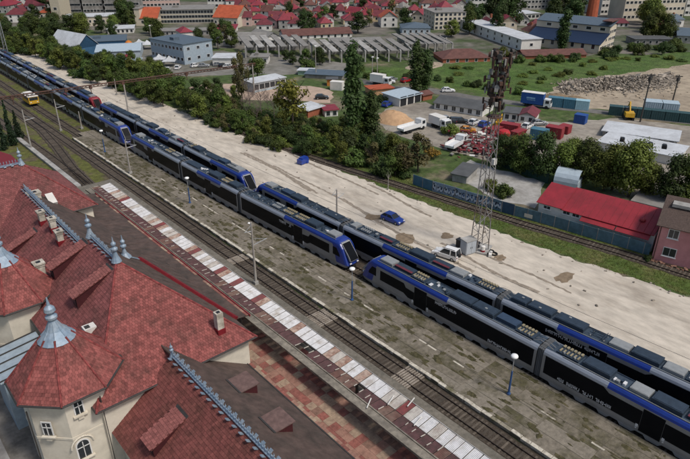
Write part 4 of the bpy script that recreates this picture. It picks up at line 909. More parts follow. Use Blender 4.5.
# ---- tree belt left of the dirt lot
belt = pxpoly([(10, 53), (40, 60), (70, 75), (100, 90), (128, 99), (160, 110), (200, 123), (245, 140), (290, 155), (330, 162), (350, 168), (412, 184), (408, 162), (350, 132), (300, 130), (262, 112), (238, 98), (180, 78), (120, 68), (80, 60), (52, 52), (0, 40), (0, 56)])
B_ = []
h_ok = lambda x: x > 150
for q in scatter(belt, 4.3, 5):
    px_, py_ = proj(q)
    if 55 < px_ < 120 and py_ > 84 and tv.random() < 0.5: continue
    if (172 < px_ < 240 and py_ < 97): continue
    low = 236 < px_ < 308 and py_ < 127
    k = tv.choices(['round_dark', 'round_mid', 'round_light', 'bush_dark', 'bush_mid', 'bush_light'], [2.4, 4, 3, 2, 2.4, 2])[0]
    if tv.random() < 0.12 and h_ok(px_): k = 'round_olive'
    if 130 < px_ < 185: k = tv.choice(['round_mid', 'round_mid', 'round_light', 'bush_mid'])
    h = tv.uniform(4.6, 7.8) * (0.6 if k.startswith('bush') else 1)
    if 225 < px_ < 345: h *= 0.75
    if low:
        if py_ < 104: continue
        k = tv.choice(['bush_dark', 'bush_dark', 'bush_mid']); h = tv.uniform(1.5, 2.8)
    B_.append((tree(k, q, h, group='trees and bushes of the belt beside the dirt lot'), k))
for front in (0, 1):
    for k in set(x[1] for x in B_):
        L_ = [o for o, kk in B_ if kk == k]; L_.sort(key=lambda o: proj(o.location)[1]); half = len(L_) // 2; L_ = L_[half:] if front else L_[:half]
        sh, cl = k.split('_')
        number(L_, '{n}, of the %s %s in the %s of the lot-side belt' % ({'dark': 'dark', 'mid': 'mid-green', 'light': 'bright', 'olive': 'olive'}[cl], 'bushes' if sh == 'bush' else 'trees', 'front half' if front else 'back half'))
thk = {}
for q in scatter(pxpoly([(225, 112), (262, 112), (300, 118), (345, 128), (375, 136), (405, 150), (416, 166), (412, 181), (345, 166), (290, 153), (235, 137), (200, 122)]), 3.9, 71):
    k = tv.choices(['bush_dark', 'bush_mid', 'bush_light', 'round_olive'], [4, 4, 1.5, 1])[0]; thk.setdefault(k, []).append(tree(k, q, tv.uniform(1.8, 3.6) if k != 'round_olive' else tv.uniform(3, 4.6), group='low thicket between the dirt lot and the sandy yard', cat='bush'))
for k, v in thk.items(): number(v, '{n}, of the %s bushes in the low thicket behind the lot' % {'bush_dark': 'dark', 'bush_mid': 'mid-green', 'bush_light': 'light', 'round_olive': 'olive'}[k])
# ---- single trees
tree('poplar', spot(353, 142), 24, 5.6, label='tall dark poplar left of centre, highest of the pair behind the verge')
tree('poplar', spot(371, 141), 12.5, 4.6, label='shorter poplar right beside the tall poplar')
tree('poplar', spot(363, 138), 9, 4.2, label='lowest poplar squeezed between the tall poplar and the white garage')
tree('poplar', spot(416, 93), 16.5, 5.6, label='tall poplar behind the open white garage')
tree('poplar', spot(425, 92), 13.5, 5.0, label='slightly lower poplar right of the one behind the open garage')
tree('poplar', spot(561, 51), 17, 6.5, label='lone poplar in front of the blue roofed hall')
tree('round_yellow', spot(293, 128), hpx(293, 128, 46), 8.5, label='yellow-green tree beside the sandy yard and white garages')
tree('round_olive', spot(243, 104), hpx(243, 104, 52), 5.0, label='tall thin olive tree at the left end of the white garages')
tree('round_olive', spot(238, 92), hpx(238, 92, 34), 5.5, label='olive tree just behind the tall thin one at the garages')
tree('round_mid', spot(258, 80), hpx(258, 80, 20), 8.5, label='round green tree behind the white garage row')
tree('round_olive', spot(418, 172), hpx(418, 172, 36), 6.5, label='olive tree leaning over the first blue fence panels')
tree('round_olive', spot(402, 175), hpx(402, 175, 30), 6.0, label='small olive tree left of the blue fence')
tree('autumn', spot(432, 158), 3.2, 4.6, label='yellow and orange bush in front of the vehicle yard')
tree('bush_light', spot(450, 134), 3.8, 5.0, label='light green bush in the vehicle yard near the grey roofed house')
tree('bush_mid', spot(504, 196), 3.6, 4.4, label='green bush behind the fence just right of the mast', )
tree('bush_light', spot(490, 190), 3.0, 3.4, label='small light bush seen through the mast above the fence')
tree('bush_dark', spot(382, 103), 3.4, 4.6, label='dark bush beside the open white garage')
tree('bush_light', spot(323, 112), 3.0, 4.0, label='light bush by the maroon shed of the sandy yard')
for i, q in enumerate(((262, 118), (275, 122), (284, 114), (250, 112))): bare(spot(*q), tv.uniform(6.6, 8.0), ('first', 'second', 'third', 'fourth')[i] and {0: 'bare reddish tree below the left end of the white garages', 1: 'bare reddish tree left of the yellow-green tree', 2: 'bare tree partly behind the yellow-green tree', 3: 'smallest bare tree nearest the tall olive tree'}[i])
mb = MB(); b_ = spot(388, 190); mb.tube(b_, b_ + Vector((0, 0, 3.2)), 0.1, 0.05, 6)
for e in ((-.5, .2, 1.0), (.45, -.2, 1.2), (.1, .3, 1.3)): mb.tube(b_ + Vector((0, 0, 2.4)), b_ + Vector((e[0], e[1], 2.5 + e[2])), 0.05, 0.02, 5)
solo(mb, 'bare_sapling', M_palebark, b_, 'thin pale bare sapling on the grass verge left of the mast', 'tree')
rt = []
for (px, py, h, wd) in ((500, 168, 27, 6.5), (520, 174, 31, 7), (540, 179, 38, 7.5), (560, 182, 32, 7), (582, 186, 37, 7.5), (604, 190, 33, 7.5), (628, 197, 46, 8.5), (612, 190, 38, 7.5), (648, 198, 28, 6.5), (672, 204, 40, 8), (692, 207, 46, 9), (590, 176, 26, 6.5), (512, 163, 22, 6), (570, 172, 27, 6.5)):
    rt.append(tree('big_dark', spot(px, py), hpx(px, py, h * 1.15), wd, group='big trees behind the red roofed house'))
number(rt, 'large dark leafy tree behind the red roofed house, {n}')
for i, (px, py, h) in enumerate(((6, 150, 40), (14, 146, 44), (20, 139, 28))): tree('cypress', spot(px, py), hpx(px, py, h), 2.3, label=('dark conifer at the left edge above the station roof', 'taller dark conifer beside the one at the left edge', 'short dark conifer nearest the sidings')[i])

# ================================================================== poles, lamps, gantry, mast
def lamp(p, h, label):
    t = thing('platform_lamp', p, label, 'lamp', 'blue platform lamps'); x, y, z = p
    mb = MB(); mb.tube((x, y, z), (x, y, z + h * 0.62), 0.13, 0.1, 8); mb.lathe((x, y, z), [(0.24, 0), (0.24, 0.12), (0.14, 0.3)], 8); mb.build('post', M_bluepaint, t)
    mb = MB(); mb.tube((x, y, z + h * 0.62), (x, y, z + h - 0.15), 0.06, 0.05, 7); mb.build('stem', M_steel, t)
    mb = MB(); mb.lathe((x, y, z + h), [(0.1, -0.22), (0.34, -0.12), (0.42, 0.02), (0.36, 0.16), (0.12, 0.24)], 12); mb.build('lamp_head', M_lampwhite, t, smooth=True)
for px, py, ty, lb in ((352, 300, 269, 'blue lamp post in front of the gap between the two near trains'), (508.5, 394, 356, 'blue lamp post nearest the bottom right, in front of the train'), (190, 203, 178, 'blue lamp post on the platform left of the concrete pole'), (105, 152, 133, 'farthest blue lamp post near the end of the island platform')):
    b = spot(px, py, PZ); lamp(b, {0: 5.0}.get(0) * (1.05 if px > 500 else 1), lb)
def pole(px, py, h, label, arms=(), top=0.11, lattice=False, z=0.0, lampside=None):
    b = spot(px, py, z); t = thing('catenary_pole', b, label, 'pole', 'catenary poles of the railway')
    mb = MB(); mb.tube(b, b + Vector((0, 0, h)), 0.2, top, 8); mb.build('shaft', M_pole, t)
    mb = MB(); mb.box(b + Vector((0, 0, 0.25)), (0.6, 0.6, 0.5)); mb.build('footing', M_lgrey, t)
    for zz, dx, up in arms:
        mb = MB(); mb.tube(b + Vector((0, 0, zz)), b + Vector((dx, 0, zz + up)), 0.05); mb.tube(b + Vector((0, 0, zz + 1.0)), b + Vector((dx * 0.9, 0, zz + up + 0.05)), 0.03); mb.lathe(b + Vector((dx * 0.3, 0, zz + up * 0.3 - 0.1)), [(0.05, 0), (0.12, 0.08), (0.05, 0.2)], 6); mb.build('bracket_arm', M_steel, t)
    if lampside: mb = MB(); mb.tube(b + Vector((0, 0, h - .6)), b + Vector((0, lampside, h - 0.3)), 0.03); mb.lathe(b + Vector((0, lampside, h - 0.35)), [(0.06, -.1), (0.2, 0), (0.05, 0.12)], 8); mb.build('lamp', M_lampwhite, t)
    return t
pole(256, 284, 10.0, 'tall concrete catenary pole standing beside the main track at the canopy', ((6.4, 2.4, 0.3), (8.6, -1.2, 0.2)), z=PZ, lampside=0.6)
pole(130.6, 173.6, 7.4, 'concrete pole on the island platform near the second train nose', ((5.6, 2.2, 0.2),), z=PZ)
pole(61, 131, 8.2, 'concrete pole in the grass right of the yellow rail vehicle', ((6.0, 2.2, 0.2),))
pole(31.7, 149.5, 9.5, 'concrete pole by the narrow platform near the dark conifers', ((7.0, 2.2, 0.2),))
pole(82, 129, 4.6, 'short pole between the sidings and the near row of trains')
pole(337, 234, 8.2, 'pole with cross arms standing between the two train rows at centre', ((6.5, 1.6, 0.6), (7.4, -1.0, 0.1)))
pole(173, 155, 6.0, 'pole with a crossbar standing between the rows behind the second train', ((5.2, 1.2, 0.0), (5.2, -1.2, 0.0)))
pole(117, 95, 5.0, 'short pale pole on the waste ground left of the dirt lot')
b_ = spot(7, 55); t = thing('lattice_pole', b_, 'slim lattice mast beside the far end of the trains', 'pole')
for sx, sy in ((-1, -1), (1, -1), (1, 1), (-1, 1)): mb = MB(); mb.tube(b_ + Vector((sx * .6, sy * .6, 0)), b_ + Vector((sx * .15, sy * .15, 22)), 0.08); mb.build('leg', M_steel, t)
mb = MB()
for i in range(14):
    z0, z1 = i * 22 / 14, (i + 1) * 22 / 14; a0, a1 = .6 - .45 * z0 / 22, .6 - .45 * z1 / 22; mb.tube(b_ + Vector((-a0, -a0, z0)), b_ + Vector((a1, -a1, z1)), 0.04, n=4); mb.tube(b_ + Vector((a0, -a0, z0)), b_ + Vector((a1, a1, z1)), 0.04, n=4)
mb.build('bracing', M_steel, t)
# rusty catenary gantry across the yard
gy = 163.0; gz = 9.2; t = thing('catenary_gantry', (40, gy, 0), 'long rusty catenary gantry spanning the sidings and trains', 'gantry')
def gpt(x): return Vector((x, gy + (50 - x) * 0.10, gz))
mb = MB()
for o in ((0, 0.22, 0.3), (0, -0.22, 0.3), (0, 0, -0.25)): mb.tube(gpt(20) + Vector(o), gpt(102) + Vector(o), 0.11, n=5)
for i in range(82): a, b = gpt(20 + i), gpt(21 + i); mb.tube(a + Vector((0, 0.22 if i % 2 else -0.22, 0.3)), b + Vector((0, 0, -0.25)), 0.05, n=4); mb.tube(a + Vector((0, 0, -0.25)), b + Vector((0, -0.22 if i % 2 else 0.22, 0.3)), 0.05, n=4)
tag(mb.build('beam', M_rust, t), kind='stuff')
for x in (35, 47.5, 53.6, 62, 80): mb = MB(); p = gpt(x); mb.tube(p, p + Vector((0, 0, -1.6)), 0.1, n=6); mb.box(p + Vector((0, 0, -0.2)), (0.7, 0.5, 0.9)); mb.lathe(p + Vector((0, 0, -1.9)), [(0.06, 0), (0.16, 0.12), (0.06, 0.3)], 6); mb.build('hanger', M_rust, t)
for x in (28.0, 62.2, 101): mb = MB(); p = gpt(x); mb.tube((p.x, p.y, 0), p, 0.24, 0.2, 8); mb.build('support_post', M_pole, t)
# overhead wires
def wire(pts, label, r=0.022):
    t = MB(); t.path(pts, r, 4); return solo(t, 'overhead_wire', M_gut, pts[0], label, 'wire', 'overhead wires')
wire([(41.3 + 0.15 * math.sin(i), 20 + i * 22, 6.6 if i % 2 else 6.45) for i in range(14)], 'contact wire over the main track')
wire([(row2(y) + 1.4, y, 6.7) for y in range(-10, 330, 20)], 'contact wire over the far row of trains')
M_maststeel = mat('mast_steel', (0.30, 0.295, 0.29), 0.55, 0.4, c2=(0.12, 0.085, 0.07), mixs=0.6, var=0.25, scale=2)
# lattice radio mast
mb0 = spot(479, 249); MH = 31.5
t = thing('radio_mast', mb0, 'tall lattice radio mast with a rusty antenna cluster on top, standing in the dirt lot', 'mast')
def mh(z): return 1.25 * (1 - z / MH) + 0.42 * (z / MH)
mroll = R(20); cs_ = [Vector((math.cos(mroll + k * math.pi / 2) * 1.2, math.sin(mroll + k * math.pi / 2) * 1.2, 0)) for k in range(4)]
for k in range(4): mb = MB(); mb.tube(mb0 + cs_[k] * mh(0), mb0 + cs_[k] * mh(MH) + Vector((0, 0, MH)), 0.085, 0.06, 6); mb.build('leg', M_maststeel, t)
mb = MB(); n_ = 18
for i in range(n_):
    z0, z1 = MH * i / n_, MH * (i + 1) / n_
    for k in range(4):
        a, b = cs_[k], cs_[(k + 1) % 4]; s0, s1 = mh(z0), mh(z1); p = lambda v, s, z: mb0 + v * s + Vector((0, 0, z))
        mb.tube(p(a, s0, z0), p(b, s1, z1), 0.05, n=4, cap=False) if i % 2 else mb.tube(p(b, s0, z0), p(a, s1, z1), 0.05, n=4, cap=False)
tag(mb.build('bracing', M_maststeel, t), kind='stuff')
rr_ = random.Random(8)
for i in range(110):      # rusty antenna panels, drums and brackets at the head
    z = rr_.uniform(23.0, 31.3); a = rr_.uniform(0, 6.28); rad = rr_.uniform(0.4, 1.25) * (1.35 if z > 29.8 else 1); c = mb0 + Vector((math.cos(a) * rad, math.sin(a) * rad, z)); mb = MB(); k = i % 4
    if k == 0: mb.box(c, (0.32, 0.2, 1.5), a)
    elif k == 1: q = Vector((math.cos(a), math.sin(a), 0)); mb.tube(c, c + q * 0.4, 0.42, 0.36, 12)
    elif k == 2: mb.box(c, (0.6, 0.45, 0.5), a)
    else: mb.tube(c, c + Vector((math.cos(a) * .9, math.sin(a) * .9, 0.1)), 0.06); mb.box(c + Vector((math.cos(a) * .9, math.sin(a) * .9, 0.1)), (0.2, 0.2, 0.9), a)
    mb.build('antenna', (M_rust, M_rust, mat('antenna_brown', (0.07, 0.045, 0.035), 0.8, var=0.3), M_gut, M_lgrey)[i % 5], t)
mb = MB()
for zz in (22, 25, 28, 30.5): mb.tube(mb0 + Vector((0, 0, zz)), mb0 + Vector((0, 0, zz + 0.12)), 1.55 if zz > 30 else 1.15, n=8)
mb.build('head_platform', M_rust, t)
sh = tree('bush_light', (mb0.x + 0.3, mb0.y, 0), 1.8, 1.9, label='small green bush growing on top of the radio mast', cat='bush'); sh.location.z = 30.6
mb = MB(); mb.box(mb0 + Vector((0, 0, 0.15)), (3.4, 3.4, 0.3), mroll); mb.build('footing', M_lgrey, t)
c_ = mb0 + Vector((-1.6, 0.2, 15)); mb = MB(); mb.box(c_ + Vector((1.9, -0.9, 0.2)), (0.7, 0.5, 0.9)); mb.build('equipment_box', M_white, t)
# cabinet and things round its base
b_ = spot(467.5, 252.5); t = thing('equipment_cabinet', b_, 'grey-white equipment cabinet at the foot of the radio mast', 'cabinet', rz=R(-12))
mb = MB(); mb.box((0, 0, 1.25), (2.0, 1.5, 2.3)); mb.build('body', mat('cabinet_grey', (0.42, 0.44, 0.46), 0.5, var=0.1), t, local=True)
mb = MB(); mb.box((0, 0, 2.46), (2.2, 1.7, 0.12)); mb.build('roof', M_lgrey, t, local=True); mb = MB(); mb.box((0, 0, 0.05), (2.1, 1.6, 0.2)); mb.build('plinth', M_grey, t, local=True)
for x in (-0.5, 0.5): mb = MB(); mb.box((x, -0.77, 1.25), (0.85, 0.05, 2.0)); o = mb.build('door', mat('cabinet_door', (0.36, 0.39, 0.42), 0.45, var=0.1), t, local=True); mb = MB(); mb.box((x * 0.3, -0.81, 1.25), (0.05, 0.05, 0.3)); mb.build('handle', M_dark, o, local=True)
for px, py, s, cname, m, lb in ((459, 247, (1.0, 0.9, 1.5), 'waste_bin', M_dark, 'black bin left of the equipment cabinet'), (476.5, 249, (0.8, 0.8, 1.3), 'waste_bin', M_dark, 'black bin between the cabinet and the mast leg')):
    b = spot(px, py); mb = MB(); mb.prism([(b.x - s[0] / 2 * .85, b.y - s[1] / 2 * .85), (b.x + s[0] / 2 * .85, b.y - s[1] / 2 * .85), (b.x + s[0] / 2 * .85, b.y + s[1] / 2 * .85), (b.x - s[0] / 2 * .85, b.y + s[1] / 2 * .85)], 0.1, s[2] * .9); mb.box(b + Vector((0, 0, s[2] * .95)), (s[0], s[1], s[2] * .1)); mb.box(b + Vector((0, 0, 0.08)), (s[0] * .7, s[1] * .7, 0.16)); solo(mb, cname, m, b, lb, 'bin')
b = spot(482.5, 253); t = thing('fuel_drum', b, 'red and white drum at the right foot of the mast', 'drum'); mb = MB(); mb.lathe(b, [(0.36, 0), (0.36, 0.62)], 12); mb.build('lower_half', M_redpaint, t); mb = MB(); mb.lathe(b, [(0.35, 0.62), (0.38, 0.66), (0.35, 0.7), (0.35, 1.25), (0.2, 1.3)], 12); mb.build('upper_half', M_white, t)
M_tyreb = mat('tyre_rubber', (0.015, 0.015, 0.015), 0.8, var=0.2)
def tyre(b, label, r=0.42, tilt=0):
    mb = MB(); n = 14; m = 6
    vs = [];
    for i in range(n):
        for j in range(m):
            a, q = 2 * math.pi * i / n, 2 * math.pi * j / m; rad = r + 0.13 * math.cos(q); vs.append(Vector((math.cos(a) * rad, math.sin(a) * rad, 0.14 + 0.13 * math.sin(q))))
    Mx = Matrix.Rotation(tilt, 3, 'X'); mb.raw([Mx @ v + b for v in vs], [(i * m + j, ((i + 1) % n) * m + j, ((i + 1) % n) * m + (j + 1) % m, i * m + (j + 1) % m) for i in range(n) for j in range(m)]); return solo(mb, 'old_tyre', M_tyreb, b, label, 'tyre', 'old tyres beside the mast', smooth=True)
tyre(spot(487, 253), 'old black tyre lying just right of the red and white drum'); tyre(spot(494, 254.5), 'rightmost old tyre of those beside the mast', 0.48); tyre(spot(491, 252), 'old tyre lying behind the other two beside the mast')
b = spot(490, 256); mb = MB(); mb.box(b + Vector((0, 0, 0.3)), (1.1, 0.5, 0.45), 0.6); mb.box(b + Vector((0.3, 0.1, 0.6)), (0.4, 0.35, 0.25), 0.2); solo(mb, 'white_sacks', M_white, b, 'white sacks lying between the tyres and the drum', 'sack')

# ================================================================== cars
WHEEL = None
def car_mesh_parts(Lc=4.2, Wc=1.75, Hc=1.5, suv=False):
    """side profile lofted across the width; x forward"""
    h = Hc; x = Lc / 2
    lower = [(-x, 0.35), (-x, 0.62), (-x + .05, 0.9), (x - 0.9, 0.92), (x - 0.1, 0.72), (x, 0.5), (x, 0.3)]
    mb = MB(); prof = [(-x, 0.32), (-x - .02, 0.6), (-x + .06, 0.92), (-x + 0.5, 0.98), (x - 1.3, 0.96), (x - 0.35, 0.80), (x - .02, 0.62), (x, 0.32)]
    ks = [(-Wc / 2, 0.93), (-Wc / 2 * 0.96, 1.0), (Wc / 2 * 0.96, 1.0), (Wc / 2, 0.93)]
    P = []
    for y, k in ks: P.append([Vector((px * (0.985 if abs(y) > Wc / 2 * .97 else 1), y, 0.32 + (pz - 0.32) * k)) for px, pz in prof])
    n = len(prof)
    for a, b in zip(P, P[1:]):
        for i in range(n - 1): mb.poly([a[i], a[i + 1], b[i + 1], b[i]])
        mb.poly([a[n - 1], a[0], b[0], b[n - 1]])
    mb.poly(P[0]); mb.poly(list(reversed(P[-1])))
    # roof
    r0, r1 = (-x + (0.3 if suv else 0.75)), x - 2.05; rw = Wc / 2 * 0.78
    mb.box(((r0 + r1) / 2, 0, h - 0.03), (r1 - r0, rw * 2, 0.07))
    for s in (-1, 1):                # pillars
        for (xa, xb) in ((-x + 0.1, r0), (x - 1.25, r1), ((r0 + r1) / 2 - .1, (r0 + r1) / 2 - .1), (r0 * .6 + .1, r0 * .6 + .1)): mb.tube((xa, s * Wc / 2 * .93, 0.93), (xb, s * rw, h - 0.03), 0.05, n=5)
    body = mb
    gl = MB(); a = [(-x + 0.12, 0.95), (r0 + .03, h - 0.06), (r1 - .03, h - 0.06), (x - 1.28, 0.95)]
    L_ = [Vector((px, -(Wc / 2 * .93 if pz < 1.2 else rw) * 0.985, pz)) for px, pz in a]; R_ = [Vector((v.x, -v.y, v.z)) for v in L_]
    gl.poly(L_); gl.poly(list(reversed(R_)))
    for i in range(3): gl.poly([L_[i], L_[i + 1], R_[i + 1], R_[i]])
    return body, gl
def car(name, p, rz, paint, label, cat='car', suv=False, Lc=4.2, Hc=1.5, group=None, Wc=1.75):
    t = thing(name, (p[0], p[1], 0.0), label, cat, group, rz); body, gl = car_mesh_parts(Lc, Wc, Hc, suv)
    body.build('body', paint, t, local=True, fix=True); gl.build('windows', M_glass, t, local=True, fix=True)
    for s in (-1, 1):
        for xx in (Lc / 2 - 0.8, -Lc / 2 + 0.78):
            mb = MB(); mb.tube((xx, s * (Wc / 2 - 0.2), 0.32), (xx, s * (Wc / 2 + 0.01), 0.32), 0.32, 0.31, 14); o = mb.build('wheel', M_tyreb, t, local=True); mb = MB(); mb.tube((xx, s * (Wc / 2), 0.32), (xx, s * (Wc / 2 + 0.025), 0.32), 0.19, 0.17, 10); mb.build('rim', M_steel, o, local=True)
        mb = MB(); mb.box((Lc / 2 - 0.12, s * Wc / 2 * .72, 0.66), (0.22, 0.34, 0.14)); mb.build('headlight', M_lampwhite, t, local=True)
        mb = MB(); mb.box((-Lc / 2 + 0.02, s * Wc / 2 * .8, 0.75), (0.08, 0.22, 0.26)); mb.build('tail_light', M_redpaint, t, local=True)
        mb = MB(); mb.box((Lc / 2 - 1.45, s * (Wc / 2 + 0.08), 0.98), (0.14, 0.2, 0.13)); mb.build('mirror', paint, t, local=True)
    mb = MB(); mb.box((Lc / 2, 0, 0.45), (0.06, 1.0, 0.16)); mb.build('grille', M_dark, t, local=True)
    return t
M_carblue = mat('car_blue', (0.015, 0.05, 0.30), 0.3, 0.1, var=0.08, coat=0.5, spec=0.5)
M_carwhite = mat('car_white', (0.68, 0.68, 0.67), 0.35, var=0.05, coat=0.3)
M_carblack = mat('car_black', (0.015, 0.016, 0.018), 0.3, var=0.1, coat=0.4); M_carsilver = mat('car_silver', (0.33, 0.34, 0.35), 0.35, 0.4, var=0.05); M_carred = mat('car_red', (0.32, 0.015, 0.02), 0.35, var=0.1)
a, b = spot(383.1, 220.4), spot(396.0, 225.6); c_ = (a + b) / 2; d_ = b - a; perp = Vector((-d_.y, d_.x, 0)).normalized(); c_ = c_ + perp * 0.85
car('parked_car', c_, math.atan2(d_.y, d_.x), M_carblue, 'blue hatchback parked alone on the dirt lot', Lc=4.3, Hc=1.52)
a, b = spot(436, 256.5), spot(451, 261.5); d_ = a - b; c_ = (a + b) / 2 + Vector((d_.y, -d_.x, 0)).normalized() * 0.9
t = car('parked_car', c_, math.atan2(d_.y, d_.x), M_carwhite, 'white off-road car parked by the equipment cabinet and mast', suv=True, Lc=4.4, Hc=1.85, Wc=1.85)
mb = MB(); mb.tube((-2.22, 0, 1.0), (-2.42, 0, 1.0), 0.36, 0.34, 14); mb.build('spare_wheel', M_tyreb, t, local=True)
for s in (-1, 1): mb = MB(); mb.box((-0.6, s * 0.6, 1.9), (2.2, 0.06, 0.06)); mb.build('roof_rail', M_dark, t, local=True)
mb = MB(); b_ = spot(303, 163.5)
mb.box(b_ + Vector((0, 0, 0.7)), (2.4, 1.4, 1.0), 0.2); mb.box(b_ + Vector((0.2, 0.1, 1.3)), (1.8, 1.1, 0.35), 0.2)
mb.tube(b_ + Vector((-.8, -.7, 0.3)), b_ + Vector((-.8, .7, .3)), 0.3); mb.tube(b_ + Vector((.8, -.7, .3)), b_ + Vector((.8, .7, .3)), 0.3); solo(mb, 'small_skip', M_unitb if False else M_carblue, b_, 'small bright blue skip at the edge of the dirt lot under the trees', 'skip')
# dark wet patch and stones on the lot
for i, (px, py, rx, ry) in enumerate(((405, 238, 2.0, 1.1), (373, 217, 1.6, 0.8), (447, 236, 1.3, 0.7), (565, 277, 2.2, 0.6), (500, 258, 1.2, 0.5))):
    c_ = spot(px, py); n = 14; P = [(c_.x + math.cos(6.283 * k / n) * rx * r_.uniform(.6, 1.1), c_.y + math.sin(6.283 * k / n) * ry * 2 * r_.uniform(.6, 1.1)) for k in range(n)]
    sheet('dirt_patch', P, 0.027 + i * 0.002, mat('stained_dirt', (0.20, 0.15, 0.10), 0.95, var=0.35, scale=1.2), amp=0.2, step=0.5, seed=i)
mb = MB(); rs = random.Random(12)
for i in range(420):
    y = rs.uniform(8, 190); x = rs.choice([rs.uniform(row2(y) + 4, row2(y) + 9), rs.uniform(62, 80), lerp_table([(0, 86), (21, 84), (40, 81), (67, 79.8), (105, 78.2), (126, 75.9), (200, 73.5)], y) + rs.uniform(-1.2, .4)]); s = rs.uniform(0.06, 0.26); mb.box((x, y, s * 0.3), (s * rs.uniform(1, 2.2), s, s * .8), rs.uniform(0, 3), 0, rs.random())
tag(mb.build('lot_stones', mat('stone_debris', (0.25, 0.22, 0.18), 0.95, var=0.3, scale=3, attr=0.5)), 'loose stones and debris scattered over the dirt lot', 'stones', kind='stuff')

# ================================================================== blue fence with graffiti, red roofed house, pink house
fm = {'teal': mat('fence_teal', (0.05, 0.12, 0.17), 0.7, var=0.2, scale=1), 'blue': mat('fence_bluegrey', (0.10, 0.16, 0.21), 0.75, c2=(0.07, 0.12, 0.16), mixs=0.6, var=0.2, scale=1), 'pale': mat('fence_pale', (0.21, 0.27, 0.33), 0.75, c2=(0.12, 0.18, 0.25), mixs=1.0, var=0.2, scale=1), 'navy': mat('fence_navy', (0.03, 0.065, 0.11), 0.6, var=0.2), 'sheet': mat('fence_sheet', (0.085, 0.15, 0.185), 0.7, c2=(0.06, 0.11, 0.13), mixs=0.5, var=0.2)}
fpx = [(413, 184.5), (429, 190.5), (438, 193), (455, 198), (470, 203), (489, 208), (505, 213.5), (520, 217.5), (545, 224.5), (570, 232), (598, 240.5), (622, 247.5), (649, 256)]
FP = [spot(*q) for q in fpx]
fe = thing('boundary_fence', FP[6], 'long blue-grey panel fence covered partly with graffiti along the single track', 'fence')
def fpoint(px):
    for (x0, _), (x1, _), a, b in zip(fpx, fpx[1:], FP, FP[1:]):
        if x0 <= px <= x1 + 1e-6:
            return a.lerp(b, (px - x0) / (x1 - x0))
def fcol(px): return 'teal' if px < 431 else ('pale' if px < 474 else ('blue' if px < 505 else ('navy' if px < 520 else 'sheet')))
tot = []
px = 413.0
while px < 648.5:
    a = fpoint(px); q = px + 0.5
    while q < 648.9 and (fpoint(q) - a).length < 2.45: q += 0.25
    b = fpoint(min(q, 648.9)); d = b - a; c = (a + b) / 2; k = fcol((px + q) / 2); hgt = 2.15 if px < 505 else 2.0
    mb = MB(); rz = math.atan2(d.y, d.x); mb.box(c + Vector((0, 0, hgt / 2 + 0.05)), (d.length - 0.1, 0.07, hgt), rz); pan = mb.build('fence_panel', fm[k], fe)
    mb = MB(); mb.box(a + Vector((0, 0, hgt / 2 + 0.05)), (0.12, 0.14, hgt + 0.12), rz); mb.build('fence_post', M_grey, fe)
    tot.append((pan, c, d.normalized(), (px + q) / 2)); px = q
gfm = [mat('graffiti_dark', (0.02, 0.03, 0.05), 0.7, var=0.1), mat('graffiti_pale', (0.42, 0.47, 0.52), 0.7, var=0.15), mat('graffiti_blue', (0.05, 0.10, 0.20), 0.7, var=0.15)]
rg = random.Random(17)
for pan, c, d, pxm in tot:
    if not (431 < pxm < 500): continue
    nn = Vector((d.y, -d.x, 0)); nn = nn if nn.dot(EYE - c) > 0 else -nn
    for j in range(3):
        cc = c + d * (-0.8 + j * 0.8 + rg.uniform(-.1, .1)) + Vector((0, 0, rg.uniform(0.9, 1.25)))
        for lay, (ro, m) in enumerate(((0.60, gfm[0]), (0.52, gfm[1]), (0.26, gfm[2] if rg.random() < .6 else gfm[0]))):
            n = 14; ph = rg.uniform(0, 6); el = rg.uniform(0.75, 1.05); P = []
            for i in range(n):
                t_ = 6.283 * i / n; k = ro * (1 + 0.18 * math.sin(3 * t_ + ph) + rg.uniform(-.06, .06)); P.append(cc + d * (k * 0.72 * math.cos(t_)) + Vector((0, 0, k * 1.15 * el * math.sin(t_) + (0.1 * lay if lay == 2 else 0))) + nn * (0.045 + 0.006 * lay + 0.002 * j))
            mb = MB(); mb.slab(P, 0.005, n=nn); mb.build('graffiti', m, pan)
c_ = fpoint(528); mb = MB(); nn = Vector((FP[7] - FP[8])); nn = Vector((nn.y, -nn.x, 0)).normalized(); nn = nn if nn.dot(EYE - c_) > 0 else -nn
mb.box(c_ + nn * 0.06 + Vector((0, 0, 0.75)), (1.5, 0.03, 0.7), math.atan2((FP[8] - FP[7]).y, (FP[8] - FP[7]).x)); mb.build('notice_board', M_cream, fe)

def frame2(a, b):
    e = (b - a); L = e.length; e = e.normalized(); n = Vector((-e.y, e.x, 0)); n = n if n.dot(a - Vector((0, 0, 0))) > 0 else -n; return e, n, L
M_redroof = mat('red_sheet_roof', (0.27, 0.022, 0.03), 0.5, c2=(0.2, 0.02, 0.025), mixs=0.3, var=0.12, scale=1, spec=0.4)
def gable_roof(mb, a, e, n, L, D, z0, rise, ov=0.35, ridge=0.5, t=0.1):
    """two sloping plates over a rectangle: ridge along e"""
    p = lambda u, v, z: a + e * u + n * v + Vector((0, 0, z)); k = ridge * D; s = rise / k; s2 = rise / (D - k)
    up = lambda P: P if (Vector(P[1]) - Vector(P[0])).cross(Vector(P[2]) - Vector(P[0])).z > 0 else list(reversed(P))
    mb.slab(up([p(-ov, -ov, z0 - s * ov), p(L + ov, -ov, z0 - s * ov), p(L + ov, k, z0 + rise), p(-ov, k, z0 + rise)]), t)
    mb.slab(up([p(L + ov, D + ov, z0 - s2 * ov), p(-ov, D + ov, z0 - s2 * ov), p(-ov, k, z0 + rise), p(L + ov, k, z0 + rise)]), t)
